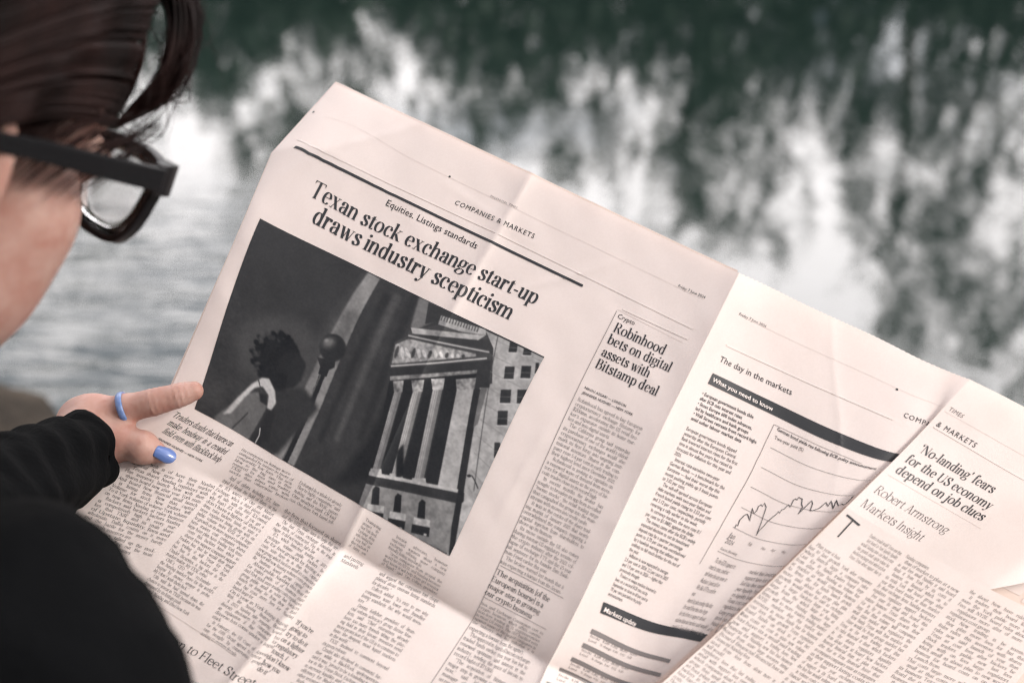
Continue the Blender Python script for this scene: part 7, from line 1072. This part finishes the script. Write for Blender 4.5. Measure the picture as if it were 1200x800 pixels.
def strip_frame(side):
    V, F = [], []; n = 48; A_, B_ = rim(side, 1.09), rim(side, .94); off_ = np.array([.0030, 0, 0])
    for ring in (A_ + off_, B_ + off_, B_ - off_, A_ - off_): V.append(ring)
    for j in range(4):
        for i in range(n): F.append((j*n+i, j*n+(i+1) % n, ((j+1) % 4)*n+(i+1) % n, ((j+1) % 4)*n+i))
    return np.concatenate(V), F
Vf, Ff = [], []; kf = 0
for s in (-1, 1):
    v, f = strip_frame(s); Vf.append(v); Ff += [tuple(i+kf for i in q) for q in f]; kf += len(v)
br = crom([(.1035, -.013, .004), (.106, 0, .007), (.1035, .013, .004)], 9); v, f = tube(br, [.0035]*9, 8); Vf.append(v); Ff += [tuple(i+kf for i in q) for q in f]; kf += len(v)
def boxpath(P, hw, hh):       # flat bar along a path: half thickness (sideways) and half height per point
    V, F = [], []
    for i, p in enumerate(P):
        for a, b in ((-1, -1), (1, -1), (1, 1), (-1, 1)): V.append(np.array(p) + np.array([0, a*hw[i], b*hh[i]]))
    for i in range(len(P)-1):
        for j in range(4): F.append((i*4+j, i*4+(j+1) % 4, (i+1)*4+(j+1) % 4, (i+1)*4+j))
    return np.array(V), F + [(3, 2, 1, 0), tuple(range(len(P)*4-4, len(P)*4))]
for s in (-1, 1):             # end pieces
    v, f = boxpath([(.1035, s*.064, .004), (.098, s*.068, .004), (.090, s*.0715, .004)], [.0055, .0045, .0026], [.0075, .0075, .0065]); Vf.append(v); Ff += [tuple(i+kf for i in q) for q in f]; kf += len(v)
fr = mesh('frame', toW(H2C(np.concatenate(Vf))), Ff, m_frame, groot, False); bv_ = fr.modifiers.new('soft', 'BEVEL'); bv_.width = .0007; bv_.segments = 2
for s in (-1, 1):
    v, f = boxpath([(.093, s*.0728, .004), (.060, s*.0745, .0045), (.020, s*.0785, .006), (-.012, s*.0815, .006), (-.030, s*.0820, -.006), (-.048, s*.0800, -.028)], [.0021]*6, [.0054, .0050, .0045, .0040, .0040, .0034])
    o = mesh('temple_arm', toW(H2C(v)), f, m_frame, groot, False); b_ = o.modifiers.new('soft', 'BEVEL'); b_.width = .0008; b_.segments = 2
for s in (-1, 1):
    rings = [rim(s, q) for q in (.96, .7, .4, .12)]; V = np.concatenate([r_ + np.array([.0008, 0, 0]) for r_ in rings] + [r_ - np.array([.0008, 0, 0]) for r_ in rings[::-1]]); n = 48
    F = [(j*n+i, j*n+(i+1) % n, (j+1)*n+(i+1) % n, (j+1)*n+i) for j in range(7) for i in range(n)] + [(7*n+i, 7*n+(i+1) % n, (i+1) % n, i) for i in range(n)]
    c1 = len(V); V = np.vstack([V]); F = F[:3*n] + [tuple(range(3*n, 4*n))] + F[4*n:7*n] + [tuple(range(5*n-1, 4*n-1, -1))] + F[7*n:]
    lf_ = mesh('lens', toW(H2C(V)), F, m_lens, groot); bm_ = bmesh.new(); bm_.from_mesh(lf_.data); bmesh.ops.recalc_face_normals(bm_, faces=bm_.faces); bm_.to_mesh(lf_.data); bm_.free()
# ---- ring on the index finger
m_ring = mat('blue_resin', (.09, .14, .30), .4, .45, (300., .2, (.16, .21, .38)), None, Subsurface_Weight=.2)
c_ = (IDX[0]*.04 + IDX[1]*.96); ax = IDX[2]-IDX[0]; ax = ax/np.linalg.norm(ax); ax = ax + np.array([-.10, .05, .18]); ax /= np.linalg.norm(ax); e1 = np.cross(ax, (0, 0, 1.)); e1 /= np.linalg.norm(e1); e2 = np.cross(ax, e1); V = []
for i in range(48):
    a = 2*np.pi*i/48; rd = e1*math.cos(a) + e2*math.sin(a)
    for j in range(10): b = 2*np.pi*j/10; V.append(c_ + rd*(.0095 + .0010*math.cos(b)) + ax*.0020*math.sin(b))
F = [(i*10+j, i*10+(j+1) % 10, ((i+1) % 48)*10+(j+1) % 10, ((i+1) % 48)*10+j) for i in range(48) for j in range(10)]
tag(mesh('finger_ring', toW(np.array(V)), F, m_ring), 'periwinkle blue ring on the index finger holding the page', 'ring')
